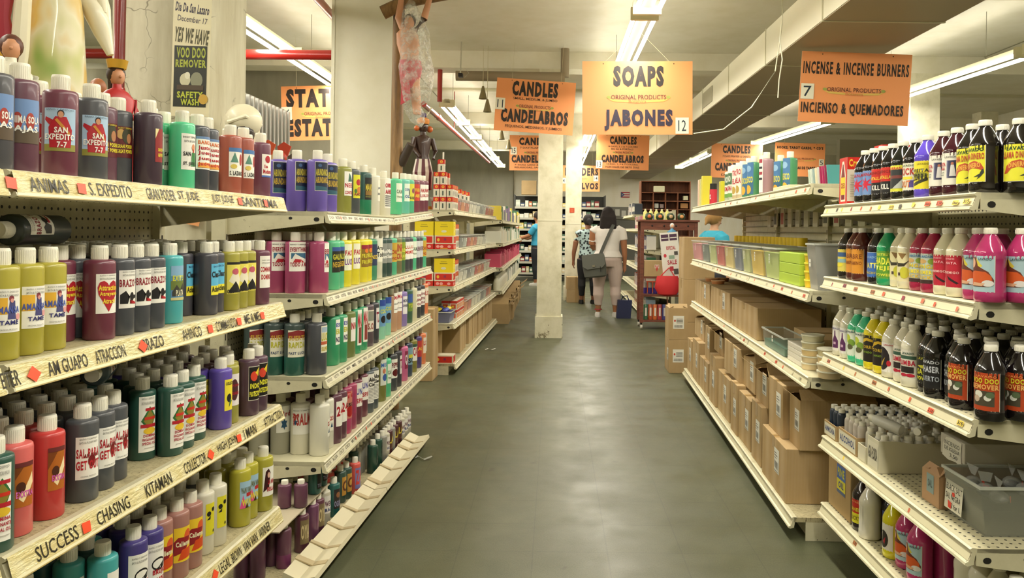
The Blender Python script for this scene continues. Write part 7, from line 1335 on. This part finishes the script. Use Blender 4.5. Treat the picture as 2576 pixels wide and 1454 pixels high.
# ================================================================ BACKGROUND
RK = M('#3a3934', .5)
def rack(x0, x1, Y, zs, lab, mat=RK, top=2.2, depth=.45):
    e = empty('metal_rack', (x0, Y, 0)); tag(e, lab, 'rack'); w_ = x1 - x0
    for x in (0, w_ - .03):
        for y in (0, depth - .03): MB().box(x, y, .001, x + .03, y + .03, top, mat).build('post', e)
    for z in zs: MB().box(.03, 0, z, w_ - .03, depth, z + .03, mat).box(.03, -.012, z - .02, w_ - .03, .0, z + .035, M('#b8b4a4', .5)).build('rack_shelf', e)
    MB().box(.0, depth, .1, w_, depth + .01, top - .02, M('#26251f', .7)).build('rack_back', e); return e
ZR = [.18, .46, .74, 1.02, 1.30, 1.58, 1.86]
rack(-1.05, 1.30, 20.3, ZR, 'black metal stock rack across the far end behind the columns'); r = random.Random(31)
_pc = {'#c9b88a': 'tan', '#b8c0b0': 'pale', '#8a3a3a': 'dark red', '#d8c86a': 'yellow', '#3a4a6a': 'navy', '#c8744a': 'orange', '#e0dcd0': 'white', '#4a6a54': 'green'}
for i, z in enumerate(ZR):
    for (a, b_) in ((-1.0, -.28), (.10, .34), (.60, 1.12)):
        x = a
        while x < b_:
            w_ = r.uniform(.07, .12); h_ = r.uniform(.09, .18); c = r.choice(list(_pc))
            o = MB().box(0, 0, 0, w_, .15, h_, M(c, .6), bev=.003).box(.01, -.0015, h_ * .3, w_ - .01, -.0005, h_ * .7, M('#dcd8c8', .6)).build('stock_box', loc=(x, 20.33, z + .0305)); tag(o, None, 'box'); PENDING.append((o, '%s boxed item on %s rack shelf' % (_pc[c], ('lowest', 'second', 'third', 'fourth', 'fifth', 'sixth', 'top')[i]), 'far black rack')); x += w_ + .012
# items above the black rack, white shelf unit with notices, flag
for k, (px0, px1, y0, y1, Yk, c, lab) in enumerate(((1308, 1342, 505, 455, 20.35, '#a87a4a', 'brown carton stored on top of the far black rack'), (1336, 1362, 520, 480, 20.35, '#d0cabc', 'white jug-like box on top of the far black rack'), (1345, 1366, 462, 440, 20.6, '#b4864e', 'small carton balanced above the brown one'))):
    pass
o = empty('far_carton', (-.86, 20.34, 2.2012)); carton_m = MB().box(0, 0, 0, .38, .3, .36, CARD, bev=.004).build('carton_body', o); tag(o, 'brown carton stored on top of the far black rack', 'box')
o = MB().box(0, 0, 0, .22, .2, .26, M('#d4cebe', .5), bev=.03).box(.05, -.002, .06, .12, -.0005, .2, DARK).build('white_canister', loc=(-.44, 20.36, 2.2012)); tag(o, 'white canister on the far black rack beside the middle column', 'canister')
PB = empty('peg_board', (1.42, 21.9, 1.62)); tag(PB, 'grey board pinned with white notes on the stained back wall', 'board'); MB().box(0, 0, 0, 1.0, .06, .34, M('#77756a', .6)).build('board_panel', PB)
for k in range(5): MB().box(.08 + .17 * k, -.004, .06 + .03 * (k % 2), .20 + .17 * k, -.001, .24 + .03 * (k % 2), M('#c8c6ba', .6), mat=Matrix.Rotation(.02 * (k - 2), 4, 'Y')).build('pinned_note', PB)
o = MB().box(1.4, 21.4, .0011, 2.5, 21.85, 1.58, M('#55534a', .6)).build('dark_cabinet'); tag(o, 'dark cabinet standing beneath the pinned grey board', 'cabinet')
fl = [('r', '#b8323c', 0, 0, 1, 1), ('r', '#e0d8d0', 0, .2, 1, .4), ('r', '#e0d8d0', 0, .6, 1, .8), ('p', '#3a4a7a', [(0, 0), (.45, .5), (0, 1)]), ('p', '#e0d8d0', [(.1, .5), (.15, .62), (.2, .5), (.15, .38)])]
o = inst('flag', art_mesh('flag', fl, .24, .155, thick=.004, back=M('#b8323c')), None, (at(1573, 497, 21.98).x, 21.98, at(1573, 497, 21.98).z)); tag(o, 'small red white and blue striped flag pinned on the back wall', 'flag')
# wooden pigeonhole shelf far right of the centre
a = at(1611, 560, 17.0); b = at(1738, 456, 17.0); W_, z0, z1 = b.x - a.x, 1.30, b.z
e = empty('pigeonhole_shelf', (a.x, 17.0, 0)); tag(e, 'tall brown wooden pigeonhole unit behind the book gondola', 'shelving'); WD = WOOD
MB().box(0, .32, .001, W_, .34, z1, WD).build('back_panel', e)
for k in range(5): MB().box(k * (W_ - .02) / 4, 0, .001, k * (W_ - .02) / 4 + .02, .32, z1 - (.0 if k in (0, 4) else .26), WD).build('divider', e)
for z in (.001, .4, .8, 1.2, z1 - .62, z1 - .44, z1 - .26, z1 - .02): MB().box(.0205, .001, z, W_ - .0205, .319, z + .018, WD).build('board', e)
o = MB().box(0, 0, 0, .24, .02, .13, M('#d8d4b4', .5), bev=.015).build('cream_card', loc=(a.x + .27, 16.985, z1 - .24)); tag(o, 'cream rounded card standing in the open top of the pigeonhole unit', 'card')
for k, (x, z, w_, h_, c, lab) in enumerate(((.86, z1 - .60, .16, .11, '#a87a4a', 'small carton in the pigeonhole unit, lower compartment'), (.92, z1 - .42, .10, .09, '#c9c6a4', 'pale green box in the last upper pigeonhole'), (.30, z1 - .60, .09, .10, '#b8b8b0', 'grey pot in the second pigeonhole column'), (.42, z1 - .60, .08, .09, '#8a7a78', 'dull mauve pot in the second pigeonhole column'))):
    o = MB().box(0, 0, 0, w_, .12, h_, M(c, .6), bev=.006).build('stored_box', loc=(a.x + x, 17.04, z + .0185)); tag(o, lab, 'box')
# book gondola
RB = Gondola((1.36, 11.9), (1.40, 16.1), -1, .42)
gondola(RB, 'cream gondola of books and DVDs beyond the wooden cart', [0, 1.4, 2.8, 4.2], [], 1.62, .10, peg=False)
ZB = [1.60, 1.35, 1.03, .72, .39]
for i, z in enumerate(ZB):
    for k in range(2):
        if i == 0 and k == 0: continue
        shelf(RB, k * 2.1 + .004, k * 2.1 + 2.09, z, .36, 'x')
BC = {'#2a3340': 'navy', '#c9b83a': 'yellow', '#c86a7a': 'pink', '#b0482c': 'rust', '#6a6aa0': 'lilac', '#d8d4cc': 'white', '#8a9aa8': 'pale blue', '#5a3a3a': 'maroon', '#3a6a4a': 'green', '#b8b0a0': 'beige'}
PALS = [['#2a3340', '#2a3340', '#d8d4cc'], ['#c9b83a', '#c86a7a', '#b0482c', '#6a6aa0', '#c86a7a'], ['#8a9aa8', '#d8d4cc', '#5a3a3a', '#6a6aa0'], ['#3a6a4a', '#d8d4cc', '#8a9aa8'], ['#d8d4cc', '#b0482c', '#6a6aa0', '#b8b0a0'], ['#b0482c', '#3a6a4a', '#8a9aa8']]
r = random.Random(8)
for i, z in enumerate(ZB + [.102]):
    u = .06 if i else 2.15
    while u < (2.0 if i else 3.4):
        c = r.choice(PALS[i]); t = r.uniform(.03, .055); h_ = r.uniform(.17, .22) if i != 1 else .2
        w0 = RB.pt(u, .03, z + .001); m = MB(); T = Tm(RB)
        m.box(0, 0, 0, t, .14, h_, M(c, .45), mat=T).box(.003, .003, h_ - .0001, t - .003, .139, h_ + .001, M('#d8d0b8', .8), mat=T).box(t * .2, -.0012, h_ * .3, t * .8, -.0002, h_ * .75, M('#dcd6c4' if c != '#d8d4cc' else '#7a4a5a', .5), mat=T)
        o = m.build('book', loc=w0, ); tag(o, None, 'book'); PENDING.append((o, '%s-spined book on %s book-gondola shelf' % (BC[c], ('top', 'second', 'third', 'fourth', 'fifth', 'bottom')[i]), 'beyond the cart')); u += t + .004
# wooden cart on casters
ca = on_z(1617, 822, .08); cx, cy = ca.x, 10.6
ct = empty('wooden_cart', (cx, cy, 0)); tag(ct, 'reddish wooden cart on casters holding pots, candles and a red bag', 'cart'); CW, CD = .76, .40
for x in (0, CW - .045):
    for y in (0, CD - .045): MB().box(x, y, .09, x + .045, y + .045, 1.44, CARTW).build('post', ct)
MB().box(-.02, -.02, 1.44, CW + .02, CD + .02, 1.465, CARTW).build('cart_top', ct)
MB().box(.0455, .004, 1.33, CW - .0455, .02, 1.4395, CARTW).build('apron', ct)
for z in (.10, .44, .68): MB().box(.0455, .001, z, CW - .0455, CD - .001, z + .025, CARTW).build('cart_shelf', ct)
for x in (.022, CW - .022):
    for y in (.03, CD - .03): MB().lathe([(.012, .06), (.012, .0895)], DARK, 8, (x, y, 0)).tube([(x - .014, y, .032), (x + .014, y, .032)], .031, M('#b8b2a4', .4), 14).build('caster', ct)
for k in range(4): MB().ball((.15 + k * .16, 0, 1.385), .012, DARK, seg=8).build('peg_knob', ct)
for k, c in enumerate(('#c86a3a', '#d07a44', '#c4a47a', '#d89a5a')):
    x = cx + .12 + k * .145; o = empty('carved_pot', (x, cy + .12, 1.466)); MB().lathe([(0, 0), (.04, 0), (.055, .03), (.05, .07), (.03, .09), (0, .09)], M('#31442c', .4), 14).build('pot_body', o); MB().ball((0, -.048, .045), .026, M(c, .4), (1, .5, 1), 10).build('medallion', o); tag(o, 'dark green pot with orange medallion on the cart top, %s' % ('leftmost-placed one nearest the post', 'second from the aisle', 'third from the aisle', 'farthest from the aisle')[k], 'pot')
    o['label'] = 'dark green pot with orange medallion on the cart top, %s' % ('nearest the aisle', 'second from the aisle', 'third from the aisle', 'farthest from the aisle')[k]
for k in range(5):
    o = empty('yellow_soap_bottle', (cx + .09 + k * .075, cy + .29, 1.466)); MB().lathe([(0, 0), (.03, 0), (.03, .10), (.012, .13), (0, .13)], M('#d8d47a', .4), 12).build('bottle_body', o); MB().lathe([(.013, .13), (.013, .15), (0, .15)], M('#e0dcb8', .4), 10).build('cap', o); tag(o, 'pale yellow bottle at the back of the cart top', 'bottle', 'pale yellow bottles on the cart')
o = carton_c = empty('carton', (cx + .05, cy + .002, .7065)); MB().box(0, 0, 0, .33, .30, .21, CARD, bev=.003).build('carton_body', o); inst('print', art_mesh('print', [('r', '#d8c8b8', 0, .5, 1, 1), ('t', 'V', '#c8383c', .1, .1, .9, .9)], .06, .10), o, (.17, -.0008, .06)); tag(o, 'carton with torn red V label on the middle shelf of the cart', 'box')
for k, c in enumerate(('#3a6a4a', '#b0502c', '#c86a34', '#a83a3c', '#4a4a8a', '#3a6a8a', '#8a3a5a', '#b0502c', '#3a6a4a', '#5a4a8a')):
    o = MB().lathe([(0, 0), (.028, 0), (.030, .01), (.030, .20), (.027, .205), (0, .20)], M(c, .3, coat=.4), 14).box(-.012, -.032, .05, .012, -.0295, .16, M('#d8d0c4', .5)).build('glass_candle', loc=(cx + .085 + k * .0625, cy + .08, .1255)); tag(o, '%s glass candle on the lowest shelf of the cart, %s in its row' % ({'#3a6a4a': 'green', '#b0502c': 'rust', '#c86a34': 'orange', '#a83a3c': 'red', '#4a4a8a': 'indigo', '#3a6a8a': 'blue', '#8a3a5a': 'plum', '#5a4a8a': 'violet'}[c], ('first', 'second', 'third', 'fourth', 'fifth', 'sixth', 'seventh', 'eighth', 'ninth', 'last')[k]), 'candle')
for k in range(7):
    o = MB().lathe([(0, 0), (.026, 0), (.028, .01), (.028, .08), (.0, .08)], M('#4a3a9a', .3), 12).lathe([(.027, .08), (.026, .15), (0, .15)], M('#c4c0b8', .4), 12).build('glass_candle', loc=(cx + .085 + k * .07, cy + .2, .4655)); tag(o, 'violet and white glass candle behind the red bag on the cart', 'candle', 'violet and white candles on the cart')
rb = empty('red_bag', (at(1679, 740, 10.26).x, 10.26, .50)); tag(rb, 'bright red cloth bag hanging below the flyer board in front of the cart', 'bag')
m = MB(); m.loft([(0, 0, -.02, .05, .02), (0, 0, .0, .12, .045), (.0, 0, .08, .165, .055), (0, 0, .16, .155, .045), (0, .01, .235, .135, .025)], M('#b81c22', .7), 22); o = m.build('bag_body', rb)
for v in o.data.vertices: v.co.y += .006 * math.sin(v.co.x * 60)
MB().tube([(-.10, .02, .22), (.03, .085, .34), (.10, .02, .22)], .008, M('#b81c22', .7), 8).build('bag_handle', rb)
# blue-mantled statuette, paper sheets, carton behind
sx = at(1691, 590, 10.49)
e = statuette((sx.x, 10.50, 1.0), .40, M('#4a8ab0', .5), M('#d8a888', .5), M('#d8d8d8', .5), 'statuette of a lady in a white veil and blue mantle above the paper sheets')
e.location.z = 1.0185; MB().box(sx.x - cx - .11, -.19, 1.0, sx.x - cx + .11, .20, 1.018, CARTW).build('side_board', ct)
o = inst('flyer_board', art_mesh('flyer', [('r', '#dcd6cc', 0, 0, 1, 1), ('r', '#4a2c44', .06, .82, .46, .96), ('r', '#4a2c44', .52, .82, .92, .96), ('r', '#dcd6cc', .08, .87, .44, .89), ('r', '#dcd6cc', .54, .87, .9, .89), ('t', 'ESPECIAL', '#b0303c', .3, .62, .8, .7), ('e', '#c83a44', .2, .5, .08, .04), ('r', '#4a4440', .7, .5, .9, .58), ('r', '#8aa08a', .4, .42, .7, .5), ('t', 'SALE', '#b0303c', .3, .3, .8, .4), ('r', '#b0303c', .4, .16, .6, .26), ('r', '#4a4440', .6, .08, .85, .2)], .24, .60, thick=.004, back=M('#d2ccc0')), None, (at(1692, 700, 10.36).x, 10.36, at(1692, 700, 10.36).z), (0, -.10, 0)); tag(o, 'white board of printed flyers propped in front of the blue-mantled statuette', 'board')
c = o.location
MB().box(-.10, .003, -c.z + .001, -.085, .02, .10, WOOD).box(.085, .003, -c.z + .001, .10, .02, .12, WOOD).build('board_leg', o); 
# two cartons by the second column; scrap of paper on the floor
p0 = on_z(1447, 759, 0)
for k in range(2):
    o = empty('carton', (p0.x - .16, 14.36, .001 + k * .231)); MB().box(0, 0, 0, .33 - .01 * k, .26, .23, CARD, bev=.003).build('carton_body', o); MB().box(.15, -.001, .0, .18, .26, .2308, M('#a98a58', .3)).build('tape', o); tag(o, '%s carton of the pair stacked at the foot of the second column' % ('lower', 'upper')[k], 'box')
    if k: o.rotation_euler.z = .05
for px, py, k in ((1231, 880, 0), (1057, 1155, 1)):
    g_ = on_z(px, py, .002); m = MB()
    pts = [(-.05, .01, .002), (-.02, .03, .012), (.02, -.01, .004), (.06, .02, .014)]
    for i in range(3): m.prism([pts[i], pts[i + 1], (pts[i + 1][0] + .01, pts[i + 1][1] - .02, pts[i + 1][2]), (pts[i][0] + .01, pts[i][1] - .02, pts[i][2])], (0, 0, .001), M('#e8e6de', .6) if not k else M('#c8c8be', .2, alpha=.6))
    o = m.build('paper_scrap', loc=g_); tag(o, ('curled strip of white paper lying on the floor of the aisle', 'scrap of clear plastic on the floor below the trays')[k], 'litter')
# ---------------------------------------------------------------- stock bottles that nothing of the photo shows are left out
bpy.context.view_layer.update(); _dg = bpy.context.evaluated_depsgraph_get()
def _seen(o, eyes):
    fam = {o.name} | {c.name for c in o.children}; h = max(v[2] for v in (o.children[0] if o.children else o).bound_box); hb = max(v[2] for v in o.bound_box); rb = o.dimensions.x / 2
    P = o.matrix_world.translation; s_ = 0
    for ey in eyes:
        d = (Vector(ey) - P); d.z = 0; d.normalize(); sd = Vector((-d.y, d.x, 0))
        for z, r_, l in ((h - .001, .0, 0), (h - .012, .4, 0), (h - .010, .35, .35), (h - .010, .35, -.35), (hb * .97, .8, .5), (hb * .97, .8, -.5), (hb * .8, .9, .4), (hb * .8, .9, -.4), (hb * .5, .9, 0)):
            q = P + d * rb * r_ + sd * rb * l + Vector((0, 0, z)); ray = q - Vector(ey); L_ = ray.length
            hit, loc, nrm, idx, ob, mw = S.ray_cast(_dg, Vector(ey), ray.normalized(), distance=L_ + .05)
            if hit and ob.name in fam: s_ += 1
    return s_
_n = 0
for o in list(STOCK):
    if _seen(o, [(0, 0, EYE)]) < 1 and _seen(o, [(.25, 0, EYE), (-.25, 0, EYE)]) < 3:
        for c in list(o.children): bpy.data.objects.remove(c)
        bpy.data.objects.remove(o); _n += 1
print('left out', _n, {k: sum(1 for o in bpy.data.objects if o.name.split('.')[0] == k) for k in set(BN.values())})
# ---------------------------------------------------------------- labels for everything that repeats
from collections import defaultdict
_g = defaultdict(list)
for o, d_, pl in PENDING: _g[(d_, pl)].append(o)
_W = ['zero', 'one', 'two', 'three', 'four', 'five', 'six', 'seven', 'eight', 'nine', 'ten', 'eleven', 'twelve']
bpy.context.view_layer.update()
for (d_, pl), os_ in _g.items():
    os_.sort(key=lambda o: o.matrix_world.translation.y)
    for i, o in enumerate(os_):
        if len(os_) == 1: o['label'] = '%s, %s' % (d_, pl)
        elif len(os_) <= 12: o['label'] = '%s, %s of %s, %s' % (d_, NUM[i], _W[len(os_)], pl); o['group'] = '%s, %s' % (d_, pl)
        else: o['label'] = '%s, %s' % (d_, pl); o['group'] = '%s, %s' % (d_, pl)
bpy.context.view_layer.update()
